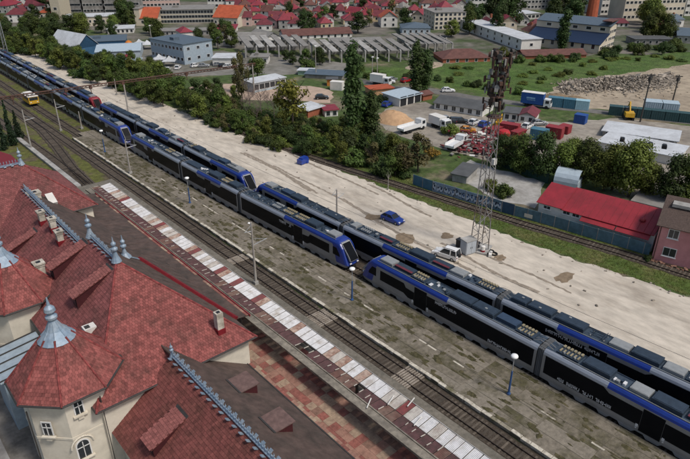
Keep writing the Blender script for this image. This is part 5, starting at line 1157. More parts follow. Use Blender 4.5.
def hip_roof(mb, a, e, n, L, D, z0, rise, ov=0.35, t=0.1):
    p = lambda u, v, z: a + e * u + n * v + Vector((0, 0, z)); q = min(L, D) / 2
    A, B, C, Dd = p(-ov, -ov, z0), p(L + ov, -ov, z0), p(L + ov, D + ov, z0), p(-ov, D + ov, z0)
    if L >= D: r0, r1 = p(q * .9, D / 2, z0 + rise), p(L - q * .9, D / 2, z0 + rise); F = [[A, B, r1, r0], [B, C, r1], [C, Dd, r0, r1], [Dd, A, r0]]
    else: r0, r1 = p(L / 2, q * .9, z0 + rise), p(L / 2, D - q * .9, z0 + rise); F = [[A, B, r0], [B, C, r1, r0], [C, Dd, r1], [Dd, A, r0, r1]]
    for f in F:
        if (f[1] - f[0]).cross(f[2] - f[0]).z < 0: f = list(reversed(f))
        mb.slab(f, t)
def window(parent, c, e, nout, w_, h, m_frame=None, bars=1, lite=False):
    """window proud of a wall: frame with pane and sill as its pieces"""
    rz = math.atan2(e.y, e.x); mb = MB(); mb.box(c + nout * 0.03, (w_, 0.08, h), rz); f = mb.build('window', m_frame or M_frame, parent)
    if lite:
        mb = MB(); mb.box(c + nout * 0.06, (w_ * 0.84, 0.05, h * 0.86), rz); mb.build('pane', M_glass, f); return f
    pw = (w_ - 0.12) / (bars + 1) - 0.06
    for i in range(bars + 1): mb = MB(); mb.box(c + e * (-(w_ - .12) / 2 + (i + .5) * (w_ - .12) / (bars + 1)) + nout * 0.06, (pw, 0.05, h - 0.2), rz); mb.build('pane', M_glass, f)
    mb = MB(); mb.box(c + nout * 0.1 + Vector((0, 0, -h / 2 - 0.05)), (w_ + 0.2, 0.24, 0.07), rz); mb.build('sill', M_frame, f); return f
# house with the long red roof behind the fence
a, b = fpoint(533) , fpoint(648); e, n, L = frame2(a, b); a = a + n * 1.6
t = thing('red_roofed_house', a, 'long low white house with a bright red metal roof behind the fence', 'house')
mb = MB(); p_ = lambda u, v: a + e * u + n * v
mb.prism([p_(0, 0), p_(L, 0), p_(L, 5.6), p_(0, 5.6)], 0, 3.0); mb.build('wall', M_white, t)
mb = MB(); gable_roof(mb, p_(0, 0), e, n, L * 0.2, 6.2, 3.35, 1.8, 0.4, 0.9); mb.build('roof', M_redroof, t)
mb = MB(); gable_roof(mb, p_(L * 0.2 + 0.5, 0), e, n, L * 0.8 - 1.0, 6.6, 3.2, 2.0, 0.4, 0.9); rf = mb.build('roof', M_redroof, t)
mb = MB()
for i in range(int(L * 0.8 / 1.1)): q = p_(L * 0.2 + 0.6 + i * 1.1, 0); mb.tube(q + n * -0.3 + Vector((0, 0, 3.15)), q + n * 5.9 + Vector((0, 0, 5.22)), 0.03, n=4)
tag(mb.build('roof_seams', M_redroof, rf), kind='stuff')
for u0, u1 in ((0.40, 0.69), (0.70, 0.97)):
    mb = MB(); A_ = p_(L * u0, -1.25) + Vector((0, 0, 2.45)); B_2 = p_(L * u1, -1.25) + Vector((0, 0, 2.45)); C_ = p_(L * u1, 0.25) + Vector((0, 0, 3.12)); D_ = p_(L * u0, 0.25) + Vector((0, 0, 3.12)); mb.slab([A_, B_2, C_, D_] if (B_2 - A_).cross(C_ - A_).z > 0 else [D_, C_, B_2, A_], 0.08); mb.build('lean_to_roof', M_redroof, t)
for u in (0.08, 0.26, 0.345): window(t, p_(L * u, 0) + Vector((0, 0, 2.6)), e, -n, 1.3, 0.7)
mb = MB(); mb.lathe(p_(L * 0.86, 2.2) + Vector((0, 0, 4.0)), [(0.5, 0), (0.45, .25), (0.1, .5)], 8); mb.build('roof_vent', M_redroof, rf)
# pink house
a = spot(651, 259.5); b = spot(700, 272); e, n, L = frame2(a, b); L = 13
t = thing('pink_house', a, 'pink two-storey house with a brown roof at the right edge beside the track', 'house'); p_ = lambda u, v: a + e * u + n * v
M_pink = mat('pink_plaster', (0.55, 0.25, 0.25), 0.88, c2=(0.46, 0.20, 0.20), mixs=0.3, var=0.1, scale=0.8)
mb = MB(); mb.prism([p_(0, 0), p_(L, 0), p_(L, 9), p_(0, 9)], 0, 6.3); mb.build('wall', M_pink, t)
mb = MB(); gable_roof(mb, p_(0, 0), e, n, L, 9, 6.35, 2.7, 0.45, 0.62, 0.14); rf = mb.build('roof', mat('brown_tile_roof', (0.085, 0.06, 0.05), 0.85, var=0.3, scale=4, bump=0.6, bscale=14), t)
mb = MB(); mb.prism([p_(0.05, 5.58 + 0), p_(L, 5.58), p_(L, 5.6), p_(0.05, 5.6)], 6.3, 8.9); 
mb2 = MB(); q = [p_(0.02, 0.1) + Vector((0, 0, 6.2)), p_(0.02, 8.9) + Vector((0, 0, 6.2)), p_(0.02, 5.58) + Vector((0, 0, 8.9))]; mb2.slab(q, 0.2); mb2.build('gable', M_pink, t)
for u, z in ((2.1, 5.0), (2.2, 1.9), (7.6, 1.9), (7.6, 5.0)): window(t, p_(u, 0) + Vector((0, 0, z + 0.1)), e, -n, 1.9 if z < 3 else 1.5, 1.5)
mb = MB(); mb.box(p_(0.25, -0.1) + Vector((0, 0, 3.2)), (0.1, 0.1, 6.2)); mb.build('drain_pipe', M_rust, t)
mb = MB(); mb.box(p_(4.5, 6.2) + Vector((0, 0, 9.1)), (0.9, 0.9, 1.6), math.atan2(e.y, e.x)); mb.build('chimney', M_grey, rf); mb = MB(); mb.box(p_(3.0, 4.2) + Vector((0, 0, 8.4)), (4.5, 2.2, 0.5), math.atan2(e.y, e.x)); mb.build('roof_panel', M_lgrey, rf)
mb = MB()
for i in range(26): q = p_(rs.uniform(-.6, 9), rs.uniform(-1.3, -.3)); s = rs.uniform(.15, .4); mb.box(q + Vector((0, 0, s * .4)), (s * 1.6, s, s * .8), rs.uniform(0, 3), 0, rs.random())
tag(mb.build('wall_rubble', mat('brick_rubble', (0.24, 0.13, 0.09), 0.95, var=0.3, attr=0.4)), 'broken bricks along the foot of the pink house', 'rubble', kind='stuff')
for i, (u, hh) in enumerate(((-0.2, 1.4), (-0.1, 0.8))): tree('bush_dark', p_(u - .3, -0.5 - i * .6), hh, hh * 1.1, label=('small dark shrub at the corner of the pink house', 'lower of two shrubs at the pink house corner')[i], cat='bush')
# ================================================================== town beyond the railway
W = {'white': M_white, 'cream': M_cream, 'grey': M_grey, 'lgrey': M_lgrey, 'blue': mat('wall_blue', (0.045, 0.12, 0.22), 0.7, var=0.15), 'pale': mat('wall_paleblue', (0.36, 0.42, 0.46), 0.8, var=0.1), 'office': mat('wall_officeblue', (0.30, 0.36, 0.41), 0.75, var=0.1), 'beige': mat('wall_beige', (0.44, 0.39, 0.30), 0.85, var=0.12), 'brick': mat('wall_brick', (0.30, 0.10, 0.055), 0.85, var=0.15), 'yellow': mat('wall_yellow', (0.52, 0.44, 0.28), 0.85, var=0.1), 'pinkish': mat('wall_pinkish', (0.50, 0.36, 0.32), 0.85, var=0.1), 'tan': mat('wall_tan', (0.46, 0.27, 0.15), 0.85, var=0.2)}
RF = {'maroon': mat('roof_maroon', (0.13, 0.028, 0.035), 0.65, var=0.25, scale=0.6), 'red': mat('roof_red', (0.21, 0.03, 0.042), 0.6, var=0.2, scale=0.6), 'orange': mat('roof_orange', (0.36, 0.08, 0.035), 0.75, var=0.2, scale=0.6), 'brown': mat('roof_brown', (0.12, 0.055, 0.045), 0.8, var=0.25, scale=0.6), 'grey': mat('roof_grey', (0.21, 0.20, 0.185), 0.85, var=0.2, scale=0.5), 'dgrey': mat('roof_darkgrey', (0.085, 0.088, 0.09), 0.8, var=0.2, scale=0.5), 'white': mat('roof_white', (0.52, 0.54, 0.56), 0.6, c2=(0.42, 0.43, 0.44), mixs=0.25, var=0.1), 'navy': mat('roof_navy', (0.014, 0.027, 0.06), 0.5, var=0.15), 'slate': mat('roof_slate', (0.085, 0.115, 0.145), 0.6, var=0.15), 'pale': mat('roof_paleblue', (0.36, 0.43, 0.48), 0.5, var=0.1)}
def bld(name, a, b, depth, h, roof, rise, wall, rm, label, cat='building', wins=None, group=None, ridge='along', ov=0.4, swins=None, win=(1.2, 1.4), parapet=True, ridgepos=0.5, detail=False):
    """building from its visible front edge a-b (world points, left to right), going back by depth"""
    a, b = v2(a), v2(b); e, n, L = frame2(a, b); t = thing(name, a, label, cat, group); p = lambda u, v, z=0.0: a + e * u + n * v + Vector((0, 0, z)); wm, rmm = W[wall] if isinstance(wall, str) else wall, RF[rm] if isinstance(rm, str) else rm
    mb = MB(); mb.prism([p(0, 0), p(L, 0), p(L, depth), p(0, depth)], 0, h)
    if roof == 'gable':
        if ridge == 'along':
            k = depth * ridgepos
            for u in (0, L): mb.raw([p(u, 0, h), p(u, depth, h), p(u, k, h + rise - 0.05)], [(0, 1, 2), (2, 1, 0)])
        else:
            for v in (0, depth): mb.raw([p(0, v, h), p(L, v, h), p(L / 2, v, h + rise - 0.05)], [(0, 1, 2), (2, 1, 0)])
    mb.build('wall', wm, t); mb = MB()
    if roof == 'gable':
        if ridge == 'along': gable_roof(mb, p(0, 0), e, n, L, depth, h + 0.03, rise, ov, ridgepos)
        else: gable_roof(mb, p(L, 0), n, -e, depth, L, h + 0.03, rise, ov)
    elif roof == 'hip': hip_roof(mb, p(0, 0), e, n, L, depth, h + 0.03, rise, ov)
    elif roof == 'shed':
        P = [p(-ov, -ov, h), p(L + ov, -ov, h), p(L + ov, depth + ov, h + rise), p(-ov, depth + ov, h + rise)]; P = P if (P[1] - P[0]).cross(P[2] - P[0]).z > 0 else P[::-1]; mb.slab(P, 0.15)
    else:
        P = [p(-ov, -ov, h + 0.2), p(L + ov, -ov, h + 0.2), p(L + ov, depth + ov, h + 0.2), p(-ov, depth + ov, h + 0.2)]; P = P if (P[1] - P[0]).cross(P[2] - P[0]).z > 0 else P[::-1]; mb.slab(P, 0.2)
        if parapet: 
            c = p(L * .3, depth * .5, h + 0.7); mb.box(c, (min(3, L * .2), min(2.5, depth * .3), 1.0), math.atan2(e.y, e.x))
    mb.build('roof', rmm, t)
    ww, wh = win
    if wins:
        R_, C_ = wins; fh = h / R_
        for i in range(R_):
            for j in range(C_): window(t, p(L * (j + 0.5) / C_, 0, fh * (i + 0.52)), e, -n, ww, wh, lite=not detail)
    if swins:
        R_, C_ = swins; fh = h / R_; left = p(0, depth / 2); right = p(L, depth / 2)
        vis = [(0, -e)] if (EYE - left).dot(-e) > 0 else [(L, e)]
        for u, no in vis:
            for i in range(R_):
                for j in range(C_): window(t, p(u, depth * (j + 0.5) / C_, fh * (i + 0.52)), n, no, ww, wh, lite=not detail)
    return t
def B(name, ap, bp, depth, hp, roof, rise, wall, rm, label, **k):
    a, b = spot(*ap), spot(*bp); m = mpp((a + b) / 2) / 0.93; return bld(name, a, b, depth, hp * m, roof, rise * m, wall, rm, label, **k)

def corner(cp, angl, lpx, rpx):
    """from a visible corner, left and right wall directions at angl degrees left of the view axis; lengths reach the given photograph columns"""
    c = spot(*cp); h0 = YAW - R(angl); dl = Vector((math.sin(h0), math.cos(h0), 0)); dr = Vector((math.sin(h0 + R(90)), math.cos(h0 + R(90)), 0))
    def reach(d, x):
        k = 0.0
        while k < 140 and (proj(c + d * k)[0] - x) * (proj(c)[0] - x) > 0: k += 0.5
        return k
    return c, c + dr * reach(dr, rpx), reach(dl, lpx)
# ---------------------------------------------------------------- surfaces
sheet('field', pxpoly([(340, 76), (395, 80), (440, 88), (525, 101), (560, 86), (640, 74), (690, 66), (720, 62), (720, 48), (640, 55), (590, 58), (520, 60), (440, 64), (360, 70)]), 0.004, M_field, amp=1.5, step=4, seed=3)
sheet('sandy_ground', pxpoly([(531, 101), (548, 90), (572, 81), (610, 76), (650, 70), (690, 65), (730, 62), (760, 110), (700, 122), (640, 114), (600, 110), (560, 107)]), 0.012, M_sand, amp=2.0, step=4, seed=6)
sheet('yard_paving', pxpoly([(372, 118), (395, 104), (425, 102), (440, 108), (500, 118), (560, 122), (620, 118), (720, 130), (720, 200), (640, 190), (560, 168), (520, 168), (480, 160), (450, 152), (420, 142), (385, 130)]), 0.016, M_yard, amp=0.8, step=3, seed=8)
sheet('concrete_yard', pxpoly([(452, 178), (470, 160), (500, 170), (545, 182), (535, 208), (500, 200)]), 0.020, M_lgrey, amp=0.5, step=2, seed=10)
sheet('road', pxpoly([(345, 80), (372, 86), (395, 92), (430, 93), (470, 100), (530, 107), (600, 114), (720, 128), (720, 124), (600, 110), (530, 103), (470, 95), (430, 88), (395, 86), (372, 81), (345, 76)]), 0.024, M_asph, amp=0.2, step=4)
sheet('sandy_yard', pxpoly([(176, 92), (205, 96), (230, 99), (248, 100), (286, 100), (330, 103), (335, 92), (310, 86), (286, 85), (255, 92), (236, 84), (200, 85)]), 0.008, mat('pinkish_sand', (0.40, 0.30, 0.23), 0.95, var=0.2, scale=0.4), amp=0.8, step=3)
sheet('industrial_yard', pxpoly([(95, 70), (150, 74), (205, 76), (260, 74), (345, 76), (345, 64), (300, 56), (240, 52), (190, 50), (130, 44), (90, 48)]), 0.008, mat('industrial_paving', (0.20, 0.19, 0.17), 0.93, c2=(0.12, 0.115, 0.09), mixs=0.06, var=0.3, scale=0.3), amp=1.5, step=4)
sheet('town_ground', pxpoly([(-60, 30), (60, 24), (130, 40), (240, 50), (300, 50), (440, 62), (520, 58), (700, 52), (760, 40), (760, -28), (400, -28), (-60, -28)]), 0.006, mat('town_surfaces', (0.15, 0.135, 0.115), 0.95, c2=(0.05, 0.07, 0.025), mixs=0.03, thr=(0.45, 0.58), var=0.35, scale=0.15), amp=3, step=8)
sheet('waste_ground', pxpoly([(72, 88), (100, 92), (128, 99), (120, 106), (98, 104), (80, 96)]), 0.012, M_lot, amp=0.8, step=2)

# ---------------------------------------------------------------- left industrial group
c_, r_c, dl_ = corner((77, 57), 52, 50, 101); bld('tent_hall', c_, r_c, dl_, 3.0, 'gable', 5.0, 'blue', 'white', 'blue-ended hall under a white tent roof behind the tree belt', ridge='across', cat='hall')
B('blue_warehouse', (84, 48), (126, 46), 16, 5, 'flat', 0, 'blue', 'slate', 'long dark blue flat warehouse behind the white tent hall', wins=None, cat='warehouse')
B('pale_hall', (97, 61), (141, 59), 18, 8, 'gable', 3, 'pale', 'pale', 'pale blue metal hall in front of the blue warehouse', ridge='along', cat='hall', wins=None)
B('low_blue_building', (104, 68), (140, 67), 6, 5, 'flat', 0, W['blue'], 'pale', 'low bright blue building at the foot of the pale metal hall', cat='building')
c_, r_c, dl_ = corner((185, 65), 50, 153, 213); bld('office_building', c_, r_c, dl_, 7.4, 'flat', 0, 'office', 'slate', 'two-storey grey-blue office block with a flat roof and small windows', wins=(2, 3), swins=(2, 9), win=(1.5, 1.2), cat='office')
def dome(px, py, r, h, m, name, label, cat):
    b = spot(px, py); mb = MB(); mb.lathe(b, [(r, 0), (r * .97, h * .35), (r * .75, h * .7), (r * .35, h * .93), (0.05, h)], 12); solo(mb, name, m, b, label, cat, smooth=True)
dome(128, 61, 2.6, 2.6, RF['red'], 'red_tent', 'bright red dome tent beside the pale blue hall', 'tent'); dome(122, 62, 1.9, 1.8, RF['red'], 'red_tent', 'smaller red tent left of the red dome tent', 'tent')
dome(129, 46, 1.8, 2.4, mat('tank_orange', (0.50, 0.16, 0.02), 0.6, var=0.15), 'orange_tank', 'orange tank at the right end of the blue warehouse', 'tank')
def marquee(px, py, name, label, cat):
    b = spot(px, py); t = thing(name, b, label, cat); mb = MB(); mb.lathe(b, [(3.3, 1.9), (3.3, 2.1), (1.5, 2.6), (0.1, 3.7)], 4, 0, R(10)); mb.build('canopy', RF['white'], t)
    for k in range(4): a = R(10) + k * math.pi / 2; mb = MB(); mb.tube(b + Vector((math.cos(a) * 3.1, math.sin(a) * 3.1, 0)), b + Vector((math.cos(a) * 3.1, math.sin(a) * 3.1, 2.0)), .06); mb.build('leg', M_steel, t)
for i, (px, py) in enumerate(((140, 48), (148, 49), (160, 64), (170, 66))): marquee(px, py, 'white_marquee', ('white marquee right of the orange tank', 'second white marquee right of the orange tank', 'white marquee in front of the office block', 'white marquee at the corner of the office block')[i], 'marquee')
B('garage_row', (254, 93), (285.5, 86.5), 5.5, 9, 'shed', 0.6, 'pale', 'white', 'long white-grey row of garages behind the bare trees', cat='garage', wins=(1, 6), win=(2.2, 1.9))
B('white_hut', (251, 64), (268, 64), 7, 6, 'flat', 0, 'white', 'grey', 'small white hut left of the concrete frames', wins=(1, 3), cat='hut')
B('long_grey_shed', (216, 46), (266, 46), 16, 5, 'gable', 5, 'lgrey', 'grey', 'long grey roofed shed behind the olive trees', cat='shed', wins=(1, 7))
B('gable_house', (266, 45), (281, 43), 14, 6, 'gable', 4.5, 'white', 'grey', 'white gabled house at the end of the long grey shed', ridge='across', cat='house', wins=(1, 2))
B('blue_container', (268, 48), (275, 47.5), 3, 5, 'flat', 0, mat('container_azure', (0.02, 0.18, 0.42), 0.6, var=0.1), 'slate', 'bright blue container in front of the long grey shed', cat='container', parapet=False, ov=0)
B('maroon_long_roof', (284, 40), (352, 37), 13, 3.5, 'gable', 4, 'white', 'brown', 'long low building with a dark maroon roof behind the concrete frames', cat='building', wins=(1, 10))
B('small_tower_house', (182, 44), (194, 43), 8, 10, 'hip', 4, 'white', 'red', 'white tower-like house with a red pyramid roof', cat='house', wins=(1, 1))
B('grey_gable_hall', (236, 40), (216, 41), 10, 5, 'gable', 3, 'grey', 'grey', 'grey gabled hall left of the long grey shed', cat='hall') if False else None
# concrete frames with tilted roof slabs
def frames(name, px0, px1, py, n, label, seed):
    a, b = spot(px0, py), spot(px1, py - 1.5); e, nn, L = frame2(a, b); t = thing(name, a, label, 'shed'); rr = random.Random(seed); D = 17
    for i in range(n + 1):
        for v in (0, D / 2, D):
            mb = MB(); p = a + e * (L * i / n) + nn * v; mb.box(p + Vector((0, 0, 2.05 if v == 0 else 2.5)), (0.5, 0.5, 4.1 if v == 0 else 5.0), math.atan2(e.y, e.x)); mb.build('column', M_lgrey, t)
        p, q = a + e * (L * i / n), a + e * (L * i / n) + nn * D; mb = MB(); mb.box((p + q) / 2 + Vector((0, 0, 4.0)), (0.45, D, 0.5), math.atan2(e.y, e.x)); mb.build('beam', M_lgrey, t)
    for i in range(n):
        w_ = L / n * 0.56; u = L * (i + 0.2) / n; sk = L / n * 0.95; P = [a + e * u - nn * .6 + Vector((0, 0, 4.3)), a + e * (u + w_) - nn * .6 + Vector((0, 0, 4.4)), a + e * (u + w_ - sk) + nn * (D + .5) + Vector((0, 0, 5.9)), a + e * (u - sk) + nn * (D + .5) + Vector((0, 0, 5.8))]
        P = P if (P[1] - P[0]).cross(P[2] - P[0]).z > 0 else P[::-1]; mb = MB(); mb.slab(P, 0.35); mb.build('roof_slab', RF['grey'] if rr.random() < .75 else M_lgrey, t)
    mb = MB(); p, q = a + nn * D * .98, b + nn * D * .98; mb.box((p + q) / 2 + Vector((0, 0, 1.9)), (L, 0.25, 3.8), math.atan2(e.y, e.x)); mb.build('back_wall', M_grey, t)
frames('concrete_frame_shed', 246, 312, 58, 6, 'row of ruined concrete frames left of the taller group of frames', 1)
frames('concrete_frame_shed', 318, 412, 63, 8, 'largest ruined concrete shed with tilted roof slabs behind the poplars', 2)
frames('concrete_frame_shed', 408, 452, 55, 5, 'ruined concrete shed with dark gaps right of the large one', 3)
B('flat_annex', (330, 47), (382, 46), 8, 5, 'flat', 0, 'lgrey', 'grey', 'flat pale roof strip behind the large concrete shed', cat='shed', parapet=False)
# buildings towards the centre and right
B('long_white_building', (520.5, 51), (540.5, 50), 62, 10, 'flat', 0, 'white', 'white', 'long white two-storey building with a white flat roof', wins=(1, 1), swins=(2, 9), win=(1.5, 1.3), parapet=False, cat='building')
B('apartment_house', (434, 30), (465, 29), 18, 15, 'flat', 0, 'cream', 'grey', 'cream four-storey apartment house above the concrete sheds', wins=(4, 7), swins=(4, 4), win=(1.6, 1.4), cat='apartment building')
B('white_blue_house', (402, 35), (430, 35), 14, 6, 'hip', 3.5, 'pale', 'slate', 'wide pale house with a grey hip roof in front of the apartment house', wins=(1, 5), cat='house')
B('brown_roof_house', (443, 63), (490, 61.5), 13, 3.5, 'hip', 6, 'brick', 'brown', 'low house with a wide brown roof beside the field', cat='house', wins=(1, 5))
B('brown_shed', (524, 59), (586, 57.5), 9, 3, 'gable', 3.5, 'brick', 'brown', 'long brown roofed shed in front of the blue roofed hall', cat='shed')
B('dark_gable_shed', (503, 60), (524, 59), 10, 3.5, 'gable', 4.5, 'grey', 'dgrey', 'dark grey gabled shed at the field edge below the white building', cat='shed', ridge='across')
# hall with blue roofs: low nave against a tall block, cream gable end
c0, c1, DD = corner((598, 54), 50, 553, 633); DD = 32.0; c1 = c0 + (c1 - c0).normalized() * 17.5; e, n, L = frame2(c0, c1); m_ = mpp(c0) / .93; t = thing('blue_roofed_hall', c0, 'cream walled hall with dark blue stepped roofs and a tall gable end', 'hall'); p = lambda u, v, z=0.0: c0 + e * u + n * v + Vector((0, 0, z)); LW, H1, H2, H3 = L * 0.55, 3.8, 6.8, 9.6
mb = MB(); mb.prism([p(LW, 0), p(L, 0), p(L, DD), p(LW, DD)], 0, H3); mb.raw([p(0, 0), p(LW, 0), p(LW, 0, H2), p(0, 0, H1), p(0, DD), p(LW, DD), p(LW, DD, H2), p(0, DD, H1)], [(0, 1, 2, 3), (7, 6, 5, 4), (0, 3, 7, 4)]); mb.build('wall', M_cream, t)
mb = MB(); P = [p(-.6, -.4, H1 - .2), p(LW, -.4, H2 + .1), p(LW, DD, H2 + .1), p(-.6, DD, H1 - .2)]; P = P if (P[1] - P[0]).cross(P[2] - P[0]).z > 0 else P[::-1]; mb.slab(P, .2); mb.build('roof', RF['navy'], t)
mb = MB(); P = [p(LW - .5, -.5, H3 + .1), p(L + .5, -.5, H3 + 2.2), p(L + .5, DD, H3 + 2.2), p(LW - .5, DD, H3 + .1)]; P = P if (P[1] - P[0]).cross(P[2] - P[0]).z > 0 else P[::-1]; mb.slab(P, .25); mb.build('roof', RF['slate'], t)
mb = MB(); mb.box(p(L * .76, 1.5, H3 + 2.0), (L * .5, 4, 0.4), math.atan2(e.y, e.x)); mb.build('roof_end', RF['brown'], t)
for zz in (2.0, 4.6, 7.4):
    for u in (.6, .72, .85, .95): window(t, p(L * u, 0, zz), e, -n, 1.5, 1.3, lite=True)
for zz, us in ((2.0, (.1, .22, .34, .45)), (4.6, (.4,))):
    for u in us: window(t, p(L * u, 0, zz), e, -n, 1.4, 1.2, lite=True)
for j in range(int(DD / 4.4)): window(t, p(0, 2.5 + j * 4.3, 2.5), n, -e, 1.5, 2.0, lite=True)
for j in range(int(DD / 6)): window(t, p(LW, 3 + j * 5.8, 8.3), n, -e, 2.4, 1.3, lite=True)
# tall brick chimney tower
b = spot(590, 25); t = thing('brick_chimney', b, 'tall orange-red brick chimney tower rising out of the top edge', 'chimney'); mb = MB(); mb.lathe(b, [(3.0, 0), (2.6, 14), (2.3, 40)], 12); mb.build('shaft', mat('orange_brick', (0.38, 0.10, 0.05), 0.85, var=0.15, scale=0.6), t); mb = MB(); mb.lathe(b, [(2.5, 38), (2.75, 38.4), (2.75, 40.6), (2.4, 41)], 12); mb.build('crown_ring', M_grey, t)
# right edge buildings
B('grey_roof_house', (676, 43), (694, 44), 14, 7, 'gable', 5, 'lgrey', 'slate', 'grey roofed house at the right edge above the rubble field', wins=(1, 3), cat='house')
B('low_garages', (634, 45), (672, 45), 9, 5, 'flat', 0, 'grey', 'dgrey', 'dark low garages right of the cream gable end', wins=(1, 6), cat='garage', parapet=False)
B('red_flat_hall', (600, 27), (628, 27), 14, 3.5, 'gable', 2.5, 'white', 'maroon', 'low hall with a dark red roof above the blue roofs', cat='hall', wins=(1, 6))
B('white_terrace_house', (519, 20), (539, 19), 14, 5, 'flat', 0, 'white', 'white', 'white flat roofed house with a long dark window band above the red roofs', wins=(1, 5), win=(2.2, 1.6), cat='house')
# ---------------------------------------------------------------- far slabs and towers at the top
def slab_block(ap, bp, depth, h, wall, rows, cols, label, srows=None, **k):
    a, b = spot(*ap), spot(*bp); return bld('apartment_block', a, b, depth, h, 'flat', 0, wall, 'dgrey', label, cat='apartment building', wins=(rows, cols), swins=srows, win=(2.0, 1.5), **k)
slab_block((53, 20), (62, 20), 14, 34, 'beige', 3, 1, 'plain beige tower slab at the top left')
for i, (x0, x1, y) in enumerate(((64, 82, 14), (84, 104, 14), (106, 120, 14), (122, 140, 13))): slab_block((x0, y), (x1, y - .3), 14, 30, 'grey', 9, 6, ('grey tower block right of the beige slab', 'second grey tower block right of the beige slab', 'narrow grey tower block, third from the beige slab', 'rightmost grey tower block of the top left group')[i])
B('white_long_low', (66, 27), (120, 25), 14, 8, 'flat', 0, 'cream', 'white', 'long low white building in front of the grey tower blocks', wins=(1, 12), cat='building')
B('white_flat_hall', (108, 34), (134, 33), 12, 4, 'flat', 0, 'white', 'white', 'flat white hall between dark trees below the tower blocks', cat='hall', wins=(1, 6))
B('orange_roof_house', (141, 26), (158, 26), 16, 7, 'gable', 8, 'cream', 'orange', 'cream building with an orange tiled roof near the top left', wins=(1, 4), cat='building')
B('cream_stair_tower', (136, 26), (141, 26), 12, 15, 'flat', 0, 'cream', 'grey', 'cream stair tower at the left end of the orange roofed building', cat='building')
B('long_grey_institute', (158, 24), (214, 23), 20, 12, 'flat', 0, 'beige', 'grey', 'long beige institute with two rows of windows', wins=(3, 18), win=(1.8, 1.6), cat='building')
B('second_orange_house', (214, 27), (238, 28), 18, 9, 'gable', 9, 'cream', 'orange', 'building with a large orange roof right of the institute', wins=(1, 5), cat='building')
B('red_annex', (216, 33), (235, 33), 9, 3, 'shed', 2.5, 'white', 'red', 'small annex with a red roof below the large orange roof', cat='building')
B('grey_service_block', (155, 36), (215, 35), 9, 4, 'flat', 0, 'lgrey', 'grey', 'low grey service block below the institute', wins=(1, 12), cat='building', parapet=False)
slab_block((600, 15), (628, 14), 16, 24, 'white', 7, 8, 'white high block right of the brick chimney')
slab_block((622, 21), (682, 19), 14, 15, 'cream', 4, 15, 'long white four-storey block at the upper right')
slab_block((684, 16), (700, 16), 16, 26, 'white', 7, 4, 'white tower block at the top right corner')
slab_block((516, 10), (548, 9), 16, 18, 'lgrey', 6, 9, 'pale grey apartment block left of the brick chimney')
slab_block((550, 10), (582, 9), 16, 20, 'grey', 6, 9, 'darker apartment block just left of the brick chimney')
slab_block((470, 8), (512, 8), 16, 16, 'white', 5, 11, 'white apartment block at the top between the trees')
slab_block((372, 8), (408, 7), 14, 13, 'white', 4, 9, 'white four-storey block behind the red roofs at the top centre')
slab_block((143, 8), (180, 7), 14, 16, 'pinkish', 5, 10, 'pinkish apartment block behind the orange roof')
slab_block((208, 8), (226, 8), 14, 12, 'white', 4, 5, 'white block at the top behind the institute')

# ---------------------------------------------------------------- red roofed houses in rows
hr = random.Random(41); HOUSES = []
occupied = [tuple(map(float, q)) for q in ()]
def house_at(p, rz, w_, d_, h, rise, roof, wall, rm, group):
    e = Vector((math.cos(rz), math.sin(rz), 0)); nn = Vector((-e.y, e.x, 0)); a = v2(p) - e * w_ / 2 - nn * d_ / 2; b = a + e * w_
    if nn.dot(a) < 0: a, b = b, a
    t = bld('village_house', a, b, d_, h, roof, rise, wall, rm, None, cat='house', wins=(1 if h < 4 else 2, max(2, int(w_ / 3.5))), group=group, ridge='along', swins=(1 if h < 4 else 2, 2), win=(1.3, 1.4))
    if hr.random() < .7: mb = MB(); c = v2(p) + Vector((0, 0, h + rise * .9)); mb.box(c + e * hr.uniform(-2, 2), (.8, .8, 1.8)); mb.build('chimney', W['brick'], t)
    return t
def quarter(poly, spacing, seed, name, pal, hmin=3.0, hmax=6.0):
    L = []
    for q in scatter(pxpoly(poly), spacing, seed, 0.55):
        rm = hr.choices(pal[0], pal[1])[0]; wall = hr.choices(['white', 'cream', 'pinkish', 'yellow', 'lgrey'], [4, 3, 1, 1, 1])[0]
        w_, d_ = hr.uniform(6.5, 10), hr.uniform(6, 8.5); h = hr.uniform(hmin, hmax) * 0.85
        L.append((house_at(q, R(-41) + hr.choice([0, R(90)]) + hr.uniform(-.2, .2) if hr.random() < .75 else hr.uniform(0, 3), w_, d_, h, hr.uniform(2.0, 3.4), hr.choice(['gable', 'hip', 'hip']), wall, rm, name), rm, wall))
    L.sort(key=lambda x: -proj(x[0].location)[1]); k = max(1, round(len(L) / 9)); rows = [L[i::1] for i in range(0)]
    per = math.ceil(len(L) / k)
    for r in range(k):
        seg = sorted(L[r * per:(r + 1) * per], key=lambda x: proj(x[0].location)[0])
        for i, (o, rm, wall) in enumerate(seg):
            o['label'] = '%s-roofed house, %s in row %s of the %s' % ({'maroon': 'maroon', 'red': 'red', 'brown': 'brown', 'grey': 'grey', 'orange': 'orange', 'slate': 'slate', 'dgrey': 'dark'}[rm], 'leftmost' if i == 0 else ('rightmost' if i == len(seg) - 1 else ordn(i) + ' from left'), ['one', 'two', 'three', 'four', 'five', 'six', 'seven', 'eight', 'nine', 'ten'][r], name)
    return L
PAL = (['maroon', 'red', 'brown', 'grey', 'orange'], [5, 4, 2, 1, .4])
H_ = quarter([(238, 28), (290, 34), (345, 30), (400, 26), (412, 12), (400, 4), (230, 3)], 12.8, 1, 'central red-roofed quarter', PAL)
H_ += quarter([(0, 24), (50, 22), (50, 4), (0, 4)], 17, 2, 'top left quarter', PAL)
H_ += quarter([(470, 30), (512, 36), (512, 24), (475, 18)], 15, 3, 'quarter above the long white building', PAL)
